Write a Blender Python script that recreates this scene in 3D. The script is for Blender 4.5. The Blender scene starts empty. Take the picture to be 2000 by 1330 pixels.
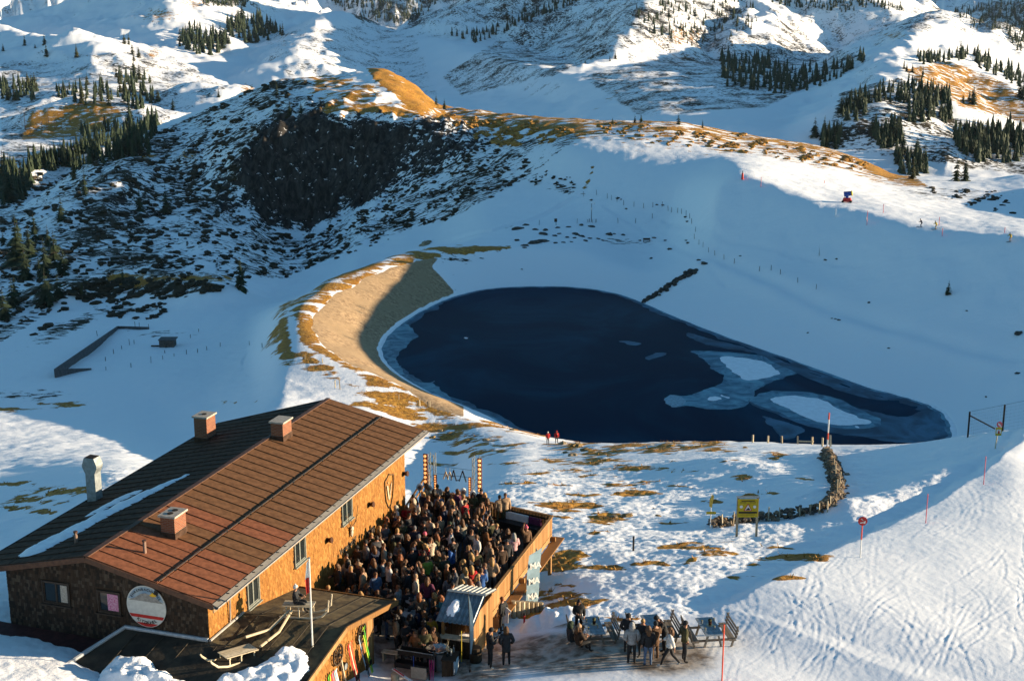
import bpy, bmesh, math, random
import numpy as np
from mathutils import Vector, Matrix
random.seed(7); RS = np.random.RandomState(11)
SC = bpy.context.scene
COL = SC.collection
R = math.radians
# ---------------------------------------------------------------- camera, sky, sun, exposure
CAM_H = 29.0; FOC = 2747.0; PITCH = R(14.386)
cam_d = bpy.data.cameras.new('camera'); cam = bpy.data.objects.new('camera', cam_d); COL.objects.link(cam)
cam.location = (0, 0, CAM_H); cam.rotation_euler = (R(90) - PITCH, 0, 0)
cam_d.sensor_fit = 'HORIZONTAL'; cam_d.sensor_width = 36.0; cam_d.lens = FOC / 2000 * 36
cam_d.clip_start = 0.5; cam_d.clip_end = 20000
SC.camera = cam
SUN_EL = R(8.0); SUN_AZ = R(4.0)              # azimuth counted from +X towards +Y
SUN_V = Vector((math.cos(SUN_EL) * math.cos(SUN_AZ), math.cos(SUN_EL) * math.sin(SUN_AZ), math.sin(SUN_EL)))
world = bpy.data.worlds.new('World'); SC.world = world; world.use_nodes = True
wn = world.node_tree; bg = wn.nodes['Background']
sky = wn.nodes.new('ShaderNodeTexSky'); sky.sky_type = 'NISHITA'; sky.sun_disc = False
sky.sun_elevation = SUN_EL; sky.sun_rotation = R(90) - SUN_AZ
sky.altitude = 1700; sky.air_density = 1.0; sky.dust_density = 0.6; sky.ozone_density = 3.0
tint = wn.nodes.new('ShaderNodeMix'); tint.data_type = 'RGBA'; tint.blend_type = 'MULTIPLY'; tint.inputs[0].default_value = 1; tint.inputs[7].default_value = (.95, 1.13, .99, 1)   # the photograph's cool-green white balance
wn.links.new(sky.outputs[0], tint.inputs[6]); wn.links.new(tint.outputs[2], bg.inputs[0]); bg.inputs[1].default_value = 0.053
sun_d = bpy.data.lights.new('sun', 'SUN'); sun_d.energy = 3.15; sun_d.angle = R(0.5); sun_d.color = (1.0, 0.80, 0.55)
sun = bpy.data.objects.new('sun', sun_d); COL.objects.link(sun)
sun.rotation_euler = SUN_V.to_track_quat('Z', 'Y').to_euler(); sun.location = (150, 20, 90)
SC.view_settings.view_transform = 'Standard'; SC.view_settings.look = 'None'
SC.view_settings.gamma = 1.0; SC.view_settings.use_curve_mapping = False
SC.view_settings.exposure = 2.15
HAZE = 0.000012
SC.render.engine = 'CYCLES'
SC.cycles.max_bounces = 5; SC.cycles.diffuse_bounces = 3; SC.cycles.glossy_bounces = 2; SC.cycles.transmission_bounces = 3
SC.cycles.transparent_max_bounces = 4; SC.cycles.caustics_reflective = False; SC.cycles.caustics_refractive = False
# ---------------------------------------------------------------- pixel <-> world helpers (photo pixels, 2000 x 1330)
CP, SP = math.cos(PITCH), math.sin(PITCH)
def ray(px, py):
    u = (px - 1000) / FOC; v = (665 - py) / FOC
    return np.array([u, CP + v * SP, -SP + v * CP])
def at_y(px, py, Y):
    r = ray(px, py); return np.array([0, 0, CAM_H]) + r * (Y / r[1])
def at_z(px, py, z):
    r = ray(px, py); return np.array([0, 0, CAM_H]) + r * ((z - CAM_H) / r[2])
def project(x, y, z):
    z = z - CAM_H; fw = y * CP - z * SP; up = y * SP + z * CP
    return 1000 + FOC * x / fw, 665 - FOC * up / fw
# ---------------------------------------------------------------- mesh builder
class MB:
    def __init__(s): s.v = []; s.f = []; s.m = []
    def add(s, vs, fs, mi=0):
        b = len(s.v); s.v.extend([tuple(float(c) for c in q) for q in vs]); s.f.extend([tuple(b + i for i in q) for q in fs]); s.m.extend([mi] * len(fs)); return s
    def box(s, c, h, ax=None, mi=0):
        """c centre, h half sizes, ax three unit axes"""
        c = np.array(c, float); A = np.eye(3) if ax is None else np.array(ax, float)
        vs = [c + sx * h[0] * A[0] + sy * h[1] * A[1] + sz * h[2] * A[2] for sz in (-1, 1) for sy in (-1, 1) for sx in (-1, 1)]
        return s.add(vs, [(0, 2, 3, 1), (4, 5, 7, 6), (0, 1, 5, 4), (2, 6, 7, 3), (0, 4, 6, 2), (1, 3, 7, 5)], mi)
    def beam(s, p, q, w, h, up=(0, 0, 1), mi=0):
        p = np.array(p, float); q = np.array(q, float); d = q - p; L = np.linalg.norm(d); d = d / L
        u = np.array(up, float); 
        if abs(u @ d) > .98: u = np.array([0, 1., 0])
        sd = np.cross(d, u); sd /= np.linalg.norm(sd); u = np.cross(sd, d)
        return s.box((p + q) / 2, (L / 2, w / 2, h / 2), (d, sd, u), mi)
    def tube(s, pts, rad, n=6, mi=0, cap=True):
        pts = [np.array(q, float) for q in pts]
        if not hasattr(rad, '__len__'): rad = [rad] * len(pts)
        rings = []; ref = np.array([0.31, 0.2, 0.93])
        for i, q in enumerate(pts):
            t = pts[min(i + 1, len(pts) - 1)] - pts[max(i - 1, 0)]; t = t / (np.linalg.norm(t) + 1e-9)
            a = np.cross(t, ref); 
            if np.linalg.norm(a) < .05: a = np.cross(t, (1, 0, 0))
            a /= np.linalg.norm(a); b = np.cross(t, a)
            rings.append([q + rad[i] * (math.cos(2 * math.pi * k / n) * a + math.sin(2 * math.pi * k / n) * b) for k in range(n)])
        vs = [v for r_ in rings for v in r_]; fs = []
        for i in range(len(pts) - 1):
            for k in range(n):
                k2 = (k + 1) % n; fs.append((i * n + k, i * n + k2, (i + 1) * n + k2, (i + 1) * n + k))
        if cap: fs.append(tuple(range(n - 1, -1, -1))); fs.append(tuple((len(pts) - 1) * n + k for k in range(n)))
        return s.add(vs, fs, mi)
    def prism(s, poly, vec, mi=0):
        """poly: list of 3D points (planar), extruded along vec"""
        n = len(poly); poly = [np.array(q, float) for q in poly]; vec = np.array(vec, float)
        vs = poly + [q + vec for q in poly]
        fs = [tuple(range(n - 1, -1, -1)), tuple(range(n, 2 * n))] + [(i, (i + 1) % n, n + (i + 1) % n, n + i) for i in range(n)]
        return s.add(vs, fs, mi)
    def blob(s, c, r, n=6, m=4, jit=.2, mi=0, rs=None):
        rs = rs or random; c = np.array(c, float); vs = [c + (0, 0, -r[2])]; fs = []
        for i in range(1, m):
            ph = -math.pi / 2 + math.pi * i / m
            for k in range(n):
                a = 2 * math.pi * (k + .5 * (i % 2)) / n; j = 1 + rs.uniform(-jit, jit)
                vs.append(c + (r[0] * math.cos(ph) * math.cos(a) * j, r[1] * math.cos(ph) * math.sin(a) * j, r[2] * math.sin(ph) * j))
        vs.append(c + (0, 0, r[2])); N = len(vs) - 1
        for k in range(n): fs.append((0, 1 + (k + 1) % n, 1 + k)); fs.append((N, N - n + k, N - n + (k + 1) % n))
        for i in range(m - 2):
            for k in range(n):
                k2 = (k + 1) % n; a = 1 + i * n
                fs.append((a + k, a + k2, a + n + k2, a + n + k))
        return s.add(vs, fs, mi)
    def mesh(s, name, mats, smooth=False):
        me = bpy.data.meshes.new(name); me.from_pydata(s.v, [], s.f)
        for m_ in (mats if isinstance(mats, (list, tuple)) else [mats]): me.materials.append(m_)
        if any(s.m): me.polygons.foreach_set('material_index', s.m)
        bm = bmesh.new(); bm.from_mesh(me); bmesh.ops.recalc_face_normals(bm, faces=bm.faces); bm.to_mesh(me); bm.free()
        if smooth: me.polygons.foreach_set('use_smooth', [True] * len(me.polygons))
        me.update(); return me
    def obj(s, name, mats, parent=None, smooth=False):
        return link(name, s.mesh(name, mats, smooth), parent)
def link(name, data, parent=None, loc=None, rz=None, sc=None):
    o = bpy.data.objects.new(name, data); COL.objects.link(o)
    if parent is not None: o.parent = parent
    if loc is not None: o.location = [float(c) for c in loc]
    if rz is not None: o.rotation_euler = (0, 0, float(rz))
    if sc is not None: o.scale = (sc, sc, sc) if not hasattr(sc, '__len__') else sc
    return o
def tag(o, label=None, cat=None, group=None, kind=None):
    if label: o['label'] = label
    if cat: o['category'] = cat
    if group: o['group'] = group
    if kind: o['kind'] = kind
    return o
def thing(name, label, cat, loc=(0, 0, 0), rz=0, group=None):
    o = link(name, None, None, loc, rz); o.empty_display_size = .3
    return tag(o, label, cat, group)
def copy_obj(o, parent=None):
    c = o.copy(); COL.objects.link(c); c.parent = parent; return c
def copy_tree(o, kids, loc, rz=0, label=None, group=None, sc=None):
    """copy of a thing with copies of its parts and their sub-parts; kids maps object -> children"""
    c = copy_obj(o); c.location = [float(q) for q in loc]; c.rotation_euler = (0, 0, float(rz))
    if sc: c.scale = (sc, sc, sc)
    if label: c['label'] = label
    if group: c['group'] = group
    for k in kids.get(o, []):
        kc = copy_obj(k, c)
        for g in kids.get(k, []): copy_obj(g, kc)
    return c
# ---------------------------------------------------------------- noise (numpy gradient noise)
def _h(ix, iy, s):
    n = (ix.astype(np.int64) * 374761393 + iy.astype(np.int64) * 668265263 + s * 974711) & 0x7fffffff
    n = ((n ^ (n >> 13)) * 1274126177) & 0x7fffffff
    return (n ^ (n >> 16)) & 0xffff
def gnoise(x, y, s=0):
    xi = np.floor(x); yi = np.floor(y); fx = x - xi; fy = y - yi
    u = fx * fx * fx * (fx * (fx * 6 - 15) + 10); v = fy * fy * fy * (fy * (fy * 6 - 15) + 10)
    def g(ax, ay):
        a = _h(xi + ax, yi + ay, s) * (2 * math.pi / 65536.0)
        return np.cos(a) * (fx - ax) + np.sin(a) * (fy - ay)
    a = g(0, 0); b = g(1, 0); c = g(0, 1); d = g(1, 1)
    return (a + (b - a) * u + (c - a) * v + (a - b - c + d) * u * v) * 1.5
def fbm(x, y, s=0, oc=4, ga=.5, la=2.03):
    t = 0; A = 1.
    for i in range(oc):
        t = t + A * gnoise(x, y, s + i * 17); x = x * la + 3.1; y = y * la - 7.7; A *= ga
    return t
def sstep(a, b, x):
    t = np.clip((x - a) / (b - a), 0, 1); return t * t * (3 - 2 * t)
# ================================================================ TERRAIN
def LN(*pts):
    out = []
    for q in pts:
        px, py, Y, z = (list(q) + [None])[:4] if len(q) == 3 else q
        if py is not None:
            P = at_y(px, py, Y); out.append((P[0] / P[1], Y, P[2]))
        else:
            v = math.tan(math.atan((CAM_H - z) / Y) - PITCH)          # below-axis tangent
            out.append(((px - 1000) / FOC / (CP - v * SP), Y, z))
    return np.array(sorted(out))
def pchip(x, y, xq):
    """monotone cubic through (x, y) evaluated at xq (1-D, increasing x)"""
    h = np.diff(x); d = np.diff(y, axis=0) / h; m = np.zeros_like(y)
    w1 = 2 * h[1:] + h[:-1]; w2 = h[1:] + 2 * h[:-1]; ok = d[1:] * d[:-1] > 0
    with np.errstate(divide='ignore', invalid='ignore'):
        hm = (w1 + w2) / (w1 / d[:-1] + w2 / d[1:])
    m[1:-1] = np.where(ok, hm, 0); m[0] = d[0]; m[-1] = d[-1]
    i = np.clip(np.searchsorted(x, xq) - 1, 0, len(x) - 2); t = np.clip((xq - x[i]) / h[i], 0, 1)
    return (y[i] * (1 + 2 * t) * (1 - t) ** 2 + m[i] * h[i] * t * (1 - t) ** 2 + y[i + 1] * t * t * (3 - 2 * t) + m[i + 1] * h[i] * t * t * (t - 1))
N_ = None
LINES = [
 LN((-2000, N_, 14, 11), (1000, N_, 14, 9), (5200, N_, 14, 9)),
 LN((-2000, N_, 40, 6), (-500, N_, 48, 3), (0, 1330, 51.6), (170, 1330, 52.8), (330, 1330, 54.6), (600, 1330, 56.5), (800, 1330, 58.5), (950, 1330, 57), (1150, 1330, 56.2), (1400, 1330, 55.7), (1700, 1330, 56.4), (2000, 1330, 57.0), (2500, N_, 57, -1.8), (5200, N_, 40, -3)),
 LN((-2000, N_, 52, 4), (-500, N_, 58, 1), (0, 1200, 60.8), (400, 1200, 63), (700, 1200, 66), (850, 1200, 66), (1000, 1200, 67.6), (1150, 1200, 65.1), (1300, 1200, 64.3), (1500, 1200, 64.2), (1750, 1200, 64.9), (2000, 1200, 65.4), (2500, N_, 65, -2.6), (5200, N_, 50, -4)),
 LN((-2000, N_, 85, -4), (-500, N_, 90, -9), (0, 1050, 87), (250, N_, 88, -5.5), (500, N_, 87, -6), (800, 1050, 86.5), (1000, 1050, 84.5), (1150, 1050, 83.6), (1450, 1050, 82.6), (1600, 1050, 81.5), (1750, 1050, 80.6), (1850, 1050, 80.4), (2000, 1050, 80.6), (2500, N_, 80, -5), (5200, N_, 60, -6)),
 LN((-2000, N_, 180, -25), (-500, N_, 200, -32), (0, 800, 224), (200, 790, 228), (300, 793, 227), (400, 792, 224), (480, 782, 217), (560, 768, 209), (700, 785, 205), (830, 812, 203), (960, 832, 194), (1075, 862, 178), (1200, 865, 167), (1300, 864, 160), (1470, 865, 147), (1620, 869, 135), (1760, 867, 127), (1880, 853, 121), (2000, 851, 113), (2500, N_, 104, -9), (5200, N_, 75, -9)),
 LN((-2000, N_, 195, -27), (-500, N_, 222, -35), (0, N_, 240, -41.8), (200, N_, 244, -41.5), (400, N_, 237, -40.3), (480, N_, 230, -38), (560, N_, 222, -33.6), (700, N_, 219, -33.2), (830, N_, 215, -34), (960, N_, 207, -35), (1075, N_, 195, -34.6), (1200, N_, 187, -33.5), (1300, N_, 180, -32), (1470, N_, 170, -30), (1620, N_, 160, -26.5), (1760, N_, 152, -24), (1880, N_, 147, -22), (2000, N_, 142, -20), (2500, N_, 132, -18), (5200, N_, 90, -14)),
 LN((-2000, N_, 250, -36), (-500, N_, 300, -50), (0, 660, 300), (200, N_, 292, -46), (400, N_, 280, -44), (480, N_, 270, -42), (560, N_, 264, -34), (600, N_, 272, -33.2), (640, N_, 290, -33.2), (700, N_, 303, -33.2), (830, N_, 331, -33.3), (950, N_, 338, -33.4), (1100, N_, 338, -33.4), (1250, 520, 325), (1450, 500, 303), (1600, 550, 280), (1750, 600, 255), (1900, 680, 228), (2000, 720, 206), (2500, N_, 160, -24), (5200, N_, 108, -18)),
 LN((-2000, N_, 310, -42), (-500, N_, 345, -51), (0, 590, 343), (200, 580, 345), (400, 560, 345), (550, N_, 340, -47), (700, N_, 352, -46), (850, N_, 372, -42), (950, 450, 370), (1000, 440, 372), (1150, 430, 372), (1300, 420, 368), (1450, 352, 340), (1550, 378, 330), (1650, 402, 318), (1800, 446, 288), (1900, 471, 268), (2000, 493, 250), (2150, N_, 232, -18.5), (2400, N_, 205, -21), (3000, N_, 175, -22), (5200, N_, 124, -20)),
 LN((-2000, N_, 350, -44), (-500, N_, 370, -48), (0, 500, 400), (200, 430, 440), (350, 400, 475), (480, 430, 470), (570, 455, 478), (650, 425, 480), (750, 372, 478), (850, 335, 470), (950, 345, 440), (1150, 370, 400), (1300, 360, 386), (1450, 318, 380), (1600, 345, 370), (1750, 375, 360), (1900, 395, 350), (2000, 402, 340), (2200, N_, 300, -19), (2400, N_, 262, -16.8), (2700, N_, 235, -18), (5200, N_, 140, -22)),
 LN((-2000, N_, 380, -44), (-500, N_, 395, -47), (0, 455, 435), (200, 360, 480), (350, 300, 525), (480, 285, 500), (600, 228, 508), (750, 216, 510), (860, 240, 500), (950, 275, 480), (1150, 285, 430), (1300, 290, 424), (1450, 295, 425), (1600, 320, 415), (1750, 358, 395), (1900, 368, 385), (2000, 372, 375), (2200, N_, 340, -18.5), (2450, N_, 305, -15.5), (2700, N_, 270, -19), (5200, N_, 160, -24)),
 LN((-2000, N_, 410, -46), (-500, N_, 420, -48), (0, 420, 470), (200, 310, 535), (300, 250, 575), (400, 212, 595), (560, 155, 600), (650, 150, 590), (740, 137, 600), (800, 162, 590), (870, 212, 560), (1000, 226, 520), (1150, 236, 482), (1300, 240, 466), (1450, 264, 470), (1600, 288, 460), (1700, 320, 445), (1760, 345, 435), (1850, 346, 430), (1930, 348, 425), (2000, 343, 415), (2300, N_, 375, -25), (2800, N_, 320, -22), (5200, N_, 190, -26)),
 LN((-2000, N_, 520, -60), (0, N_, 580, -66), (300, N_, 680, -76), (740, N_, 730, -62), (1000, N_, 660, -60), (1300, N_, 620, -62), (1600, N_, 590, -68), (1900, N_, 560, -70), (2400, N_, 500, -60), (5200, N_, 240, -40)),
 LN((-2000, N_, 900, -60), (0, 250, 950), (200, 235, 980), (400, 190, 1200), (700, 178, 1400), (870, 187, 1290), (1000, 192, 1170), (1150, 208, 960), (1300, 225, 830), (1450, 240, 765), (1600, 258, 745), (1750, 268, 755), (1900, 275, 770), (2000, 270, 780), (2600, N_, 760, -60), (5200, N_, 400, -60)),
 LN((-2000, N_, 1350, -40), (0, 125, 1380), (300, 110, 1480), (500, 92, 1600), (700, 62, 1820), (800, 62, 1800), (900, 90, 1560), (1100, 140, 1200), (1300, 160, 1030), (1450, 172, 990), (1600, 178, 980), (1800, 180, 990), (2000, 180, 1000), (2600, N_, 1000, -50), (5200, N_, 600, -70)),
 LN((-2000, N_, 2300, -60), (1000, N_, 2300, -70), (5200, N_, 900, -80)),
 LN((-2000, N_, 4600, -60), (1000, N_, 4600, -60), (5200, N_, 4600, -80)),
]
a_in = np.linspace(-0.385, 0.385, 620)
A_ = np.concatenate([-0.385 - np.geomspace(.004, .45, 26)[::-1], a_in, 0.385 + np.geomspace(.003, 1.05, 60)])
Y_ = np.concatenate([np.linspace(15, 47, 34)[:-1], np.geomspace(47, 135, 430)[:-1], np.geomspace(135, 365, 300)[:-1], np.geomspace(365, 720, 190)[:-1], np.geomspace(720, 2300, 250)[:-1], np.geomspace(2300, 4600, 40)])
def base_surface(A, Y):
    K = len(LINES); yk = np.zeros((K, len(A))); zk = np.zeros((K, len(A)))
    for k, l in enumerate(LINES):
        aq = np.clip(A, l[0, 0], l[-1, 0])
        yk[k] = pchip(l[:, 0], l[:, 1], aq); zk[k] = pchip(l[:, 0], l[:, 2], aq)
    yk = np.maximum.accumulate(yk + np.arange(K)[:, None] * .01, axis=0)
    Z = np.zeros((len(Y), len(A)))
    for i in range(len(A)):
        y = yk[:, i].copy()
        for k in range(1, K):
            if y[k] < y[k - 1] + .5: y[k] = y[k - 1] + .5
        Z[:, i] = pchip(y, zk[:, i], Y)
    return Z
def smooth_rows(Z, n):
    for _ in range(n):
        Z[:, 1:-1] = .25 * Z[:, :-2] + .5 * Z[:, 1:-1] + .25 * Z[:, 2:]
        Z[1:-1] = .25 * Z[:-2] + .5 * Z[1:-1] + .25 * Z[2:]
    return Z
Z = smooth_rows(base_surface(A_, Y_), 6)
YY, AA = np.meshgrid(Y_, A_, indexing='ij'); XX = AA * YY
def height_at(x, y):
    x = np.asarray(x, float); y = np.asarray(y, float)
    a = np.clip(x / np.maximum(y, 1), A_[0], A_[-1]); yy = np.clip(y, Y_[0], Y_[-1])
    i = np.clip(np.searchsorted(A_, a) - 1, 0, len(A_) - 2); j = np.clip(np.searchsorted(Y_, yy) - 1, 0, len(Y_) - 2)
    u = (a - A_[i]) / (A_[i + 1] - A_[i]); v = (yy - Y_[j]) / (Y_[j + 1] - Y_[j])
    return (Z[j, i] * (1 - u) + Z[j, i + 1] * u) * (1 - v) + (Z[j + 1, i] * (1 - u) + Z[j + 1, i + 1] * u) * v
_ty = np.concatenate([np.linspace(40, 140, 900), np.geomspace(140.2, 4500, 2600)])
def hit(px, py, ymin=0):
    """the first point of the terrain seen at a photo pixel"""
    r = ray(px, py); t = _ty / r[1]; x = r[0] * t; z = CAM_H + r[2] * t
    b = (z < height_at(x, _ty)) & (_ty > ymin)
    if not b.any(): return None
    k = int(np.argmax(b))
    if k == 0: return np.array([x[0], _ty[0], float(height_at(x[0], _ty[0]))])
    y0, y1 = _ty[k - 1], _ty[k]
    for _ in range(18):
        ym = (y0 + y1) / 2; tm = ym / r[1]
        if CAM_H + r[2] * tm < height_at(r[0] * tm, ym): y1 = ym
        else: y0 = ym
    return np.array([r[0] * y1 / r[1], y1, float(height_at(r[0] * y1 / r[1], y1))])
def seg_dist(x, y, P, closed=False):
    """distance to polyline P (n x 2), signed side (+ right of travel), parameter"""
    best = np.full(np.shape(x), 1e9); side = np.zeros(np.shape(x)); par = np.zeros(np.shape(x))
    n = len(P); rng = range(n) if closed else range(n - 1)
    for k in rng:
        a = P[k]; b = P[(k + 1) % n]; d = b[:2] - a[:2]; L2 = d @ d + 1e-12
        t = np.clip(((x - a[0]) * d[0] + (y - a[1]) * d[1]) / L2, 0, 1)
        dx = x - a[0] - t * d[0]; dy = y - a[1] - t * d[1]; ds = np.hypot(dx, dy)
        sgn = np.sign((x - a[0]) * d[1] - (y - a[1]) * d[0]); m = ds < best
        best = np.where(m, ds, best); side = np.where(m, sgn, side); par = np.where(m, k + t, par)
    return best, side, par
def inside_poly(x, y, P):
    c = np.zeros(np.shape(x), bool); n = len(P)
    for k in range(n):
        x0, y0 = P[k][:2]; x1, y1 = P[(k + 1) % n][:2]
        with np.errstate(divide='ignore', invalid='ignore'):
            c ^= ((y0 > y) != (y1 > y)) & (x < (x1 - x0) * (y - y0) / (y1 - y0 + 1e-12) + x0)
    return c
# ---- far ridges: rounded crests with flanks
def spine(pts): return np.array([at_y(*q) if q[2] is not None else q for q in pts])
RIDGES = [  # crest points (px, py, Y), flank slope, rounding, noise amount
 (((1990, 120, 1500), (1930, 55, 1500), (1835, 16, 1450), (1790, 62, 1200), (1755, 100, 1020), (1738, 140, 870), (1715, 205, 740)), .46, 10, .9),
 (((1755, 100, 1020), (1850, 116, 1000), (1960, 158, 960), (2100, 190, 950)), .34, 10, .7),
 (((1835, 16, 1450), (1740, 62, 1440), (1660, 110, 1400), (1560, 140, 1380)), .42, 12, 1.),
 (((1790, 155, 800), (1720, 168, 790), (1660, 208, 740)), .5, 8, .7),
 (((900, 20, 1800), (1010, -45, 1900), (1150, -110, 1950), (1320, -120, 1950), (1500, -70, 2050), (1700, -40, 2200)), .50, 30, 2.),
 (((1320, -120, 1950), (1290, -40, 1700), (1255, 20, 1500), (1215, 75, 1360), (1175, 112, 1270), (1120, 128, 1230)), .52, 10, 1.2),
 (((1500, -70, 2050), (1470, 0, 1750), (1430, 60, 1500)), .5, 14, 1.4),
 (((1620, -60, 1900), (1760, 40, 1750), (1860, 60, 1700)), .36, 20, 1.),
 (((330, -60, 2000), (335, -5, 1800), (330, 45, 1600), (300, 95, 1450), (265, 140, 1330), (330, 165, 1200), (430, 168, 1120)), .33, 18, .8),
 (((-150, 20, 1700), (60, 70, 1500), (140, 62, 1420), (200, 95, 1350), (180, 165, 1180), (90, 190, 1080)), .34, 14, .8),
 (((660, 22, 1850), (620, 45, 1700), (590, 80, 1520), (565, 112, 1380)), .36, 14, .8),
 (((300, 215, 930), (210, 195, 960), (120, 200, 960), (0, 225, 960)), .35, 10, .7),
 (((-100, 292, 700), (60, 295, 720), (170, 300, 730), (240, 320, 690)), .3, 10, .6),
 (((420, -20, 3400), (560, 0, 3300), (660, -40, 3400), (760, -10, 3300), (860, -70, 3400), (1000, -120, 3500)), .42, 40, 4.),
 (((1750, -60, 3200), (1900, -20, 3000), (2060, -70, 3000), (2300, -100, 3000)), .42, 40, 4.),
 (((-300, -120, 3000), (0, -100, 3000), (300, -120, 3000)), .45, 40, 4.),
]
far = YY[:, 0] > 560
xs, ys = XX[far], YY[far]; zf = Z[far]
nz1 = fbm(xs / 90, ys / 90, 3, 5); nz2 = np.abs(gnoise(xs / 60 + .4 * nz1, ys / 60, 9))
wob = fbm(xs / 140, ys / 140, 77, 3); rdg = 0
for q_, (wl, am) in enumerate(((150, 1.0), (70, .62), (33, .36), (16, .2))): rdg = rdg + am * (.42 - np.abs(gnoise(xs / wl + .35 * nz1, ys / (wl * 1.25) + .3 * wob, 101 + q_)) * 1.7)
for pts, k, rr, na in RIDGES:
    S = spine(pts); hz = np.full(xs.shape, -1e9)
    for q in range(len(S) - 1):
        a, b = S[q], S[q + 1]; d = (b - a)[:2]; t = np.clip(((xs - a[0]) * d[0] + (ys - a[1]) * d[1]) / (d @ d), 0, 1)
        ds = np.hypot(xs - a[0] - t * d[0], ys - a[1] - t * d[1])
        hz = np.maximum(hz, a[2] + t * (b[2] - a[2]) - k * (np.sqrt(ds * ds + rr * rr) - rr) * (1 + .25 * wob))
    hz = hz + na * (2.4 * nz1 + 4.2 * rdg - 1.2)
    dd_ = hz - zf; zf = np.where(dd_ > 6, hz, np.where(dd_ < -6, zf, zf + (dd_ + 6) ** 2 / 24))
zf = zf + sstep(560, 800, ys) * (1.6 * fbm(xs / 40, ys / 40, 21, 4) + 1.6 * rdg * sstep(760, 900, ys))
Z[far] = zf
# ---- the pond basin
POND_Z = -40.0
POND_PX = [(741, 690), (744, 668), (775, 635), (832, 600), (890, 576), (950, 563), (1040, 558), (1130, 560), (1205, 571), (1262, 592), (1330, 623), (1430, 661), (1560, 706), (1680, 750), (1780, 776), (1838, 796), (1864, 825), (1872, 852), (1850, 878), (1700, 905), (1500, 912), (1300, 900), (1120, 878), (1000, 842), (935, 806), (882, 786), (832, 766), (782, 738), (752, 712)]
def smooth_closed(P, it=2):
    P = np.array(P, float)
    for _ in range(it):
        Q = np.roll(P, -1, 0); P = np.stack([.75 * P + .25 * Q, .25 * P + .75 * Q], 1).reshape(-1, P.shape[1])
    return P
POND = smooth_closed([at_z(px, py, POND_Z)[:2] for px, py in POND_PX], 2)
reg = (YY > 120) & (YY < 400) & (XX > -80) & (XX < 130)
xp, yp = XX[reg], YY[reg]
dp, _, _ = seg_dist(xp, yp, POND, True); ins = inside_poly(xp, yp, POND)
sl = .5 - .06 * sstep(0, 30, xp)
bank = POND_Z + .12 + dp * sl + .25 * gnoise(xp / 6, yp / 6, 5) * sstep(1, 6, dp)
zb = Z[reg]; zc = np.where(ins, POND_Z - .05 - np.minimum(dp * .35, 3), -.6 * np.log(np.exp(-np.clip(zb, -60, 60) / .6 - 50) + np.exp(-np.clip(bank, -60, 60) / .6 - 50)) - 30)
zc = np.where(ins, zc, np.where(bank - zb > 4, zb, zc)); Z[reg] = zc
DP = np.full(Z.shape, 999.); DP[reg] = np.where(ins, -dp, dp)
# ---- a small grassy rise in front of the left hill, the piste shoulder, mid-scale relief
def add_mound(pts, w, hgt, sharp=2.0):
    global Z
    S = np.array([hit(*q) for q in pts]); m = (YY > S[:, 1].min() - 6 * w) & (YY < S[:, 1].max() + 6 * w) & (XX > S[:, 0].min() - 6 * w) & (XX < S[:, 0].max() + 6 * w)
    d, _, _ = seg_dist(XX[m], YY[m], S[:, :2]); Z[m] += hgt * np.exp(-(d / w) ** sharp)
add_mound([(150, 585), (230, 566), (330, 572), (430, 585)], 9, 4.5)
add_mound([(1655, 1000), (1740, 978), (1830, 940), (1890, 918)], 2.6, .75)  # low snow ridge added to catch the sun as a lit lobe in the shade
add_mound([(1400, 905), (1480, 925), (1560, 945), (1600, 960)], 3.5, .5)
PISTE_PX = [(1000, 1312), (1150, 1268), (1300, 1222), (1400, 1190), (1500, 1150), (1600, 1098), (1700, 1050), (1800, 1008), (1880, 958), (1940, 908), (1985, 872), (2040, 846)]
PISTE = np.array([hit(*q)[:2] for q in PISTE_PX])
nr = YY[:, 0] < 140
xs, ys = XX[nr], YY[nr]
pd, ps, pp = seg_dist(xs, ys, PISTE); sd = pd * ps + .25 * gnoise(xs / 2.5, ys / 2.5, 31)
gate = sstep(2.0, 4.0, pp)
on_piste = sstep(-.9, .7, sd) * np.where(pp > 0, 1, 0)
Z[nr] += gate * .62 * sstep(-1.1, .6, sd) * np.exp(-np.clip(sd, 0, 1e9) / 60)
PIST = np.zeros(Z.shape); PIST[nr] = sstep(-.9, .7, sd)
lump = (1 - .85 * PIST[nr]) * (1 - sstep(115, 140, ys)) * np.maximum(.35 + .65 * sstep(56, 64, ys), sstep(-13, -15, xs) * .6)
Z[nr] += lump * (.20 * fbm(xs / 7, ys / 7, 41, 3) + .055 * fbm(xs / 1.3, ys / 1.0, 43, 3) - .055 * np.abs(gnoise(xs / .6, ys / .6, 47)) + .022 * gnoise(xs / .3, ys / .3, 49))
Z[nr] += PIST[nr] * (.07 * fbm(xs / 11, ys / 11, 51, 2) + .006 * fbm(xs / .5, ys / .5, 53, 3))
mid = (YY[:, 0] > 130) & (YY[:, 0] < 620); xs, ys = XX[mid], YY[mid]
hill = sstep(392, 470, ys) * (.18 + .82 * sstep(25, -25, xs)); left_hill = sstep(-20, -60, xs) * sstep(300, 360, ys)
amp = .22 + .9 * np.maximum(hill, left_hill * .9); calm = np.where(DP[mid] < 26, .12, 1.)
Z[mid] += calm * sstep(130, 150, ys) * (amp * fbm(xs / 18, ys / 18, 61, 4) + .10 * fbm(xs / 4, ys / 4, 67, 3) + 1.1 * np.maximum(hill, left_hill) * (.5 - np.abs(gnoise(xs / 11, ys / 11, 71)) * 1.6) * .8)
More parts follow.
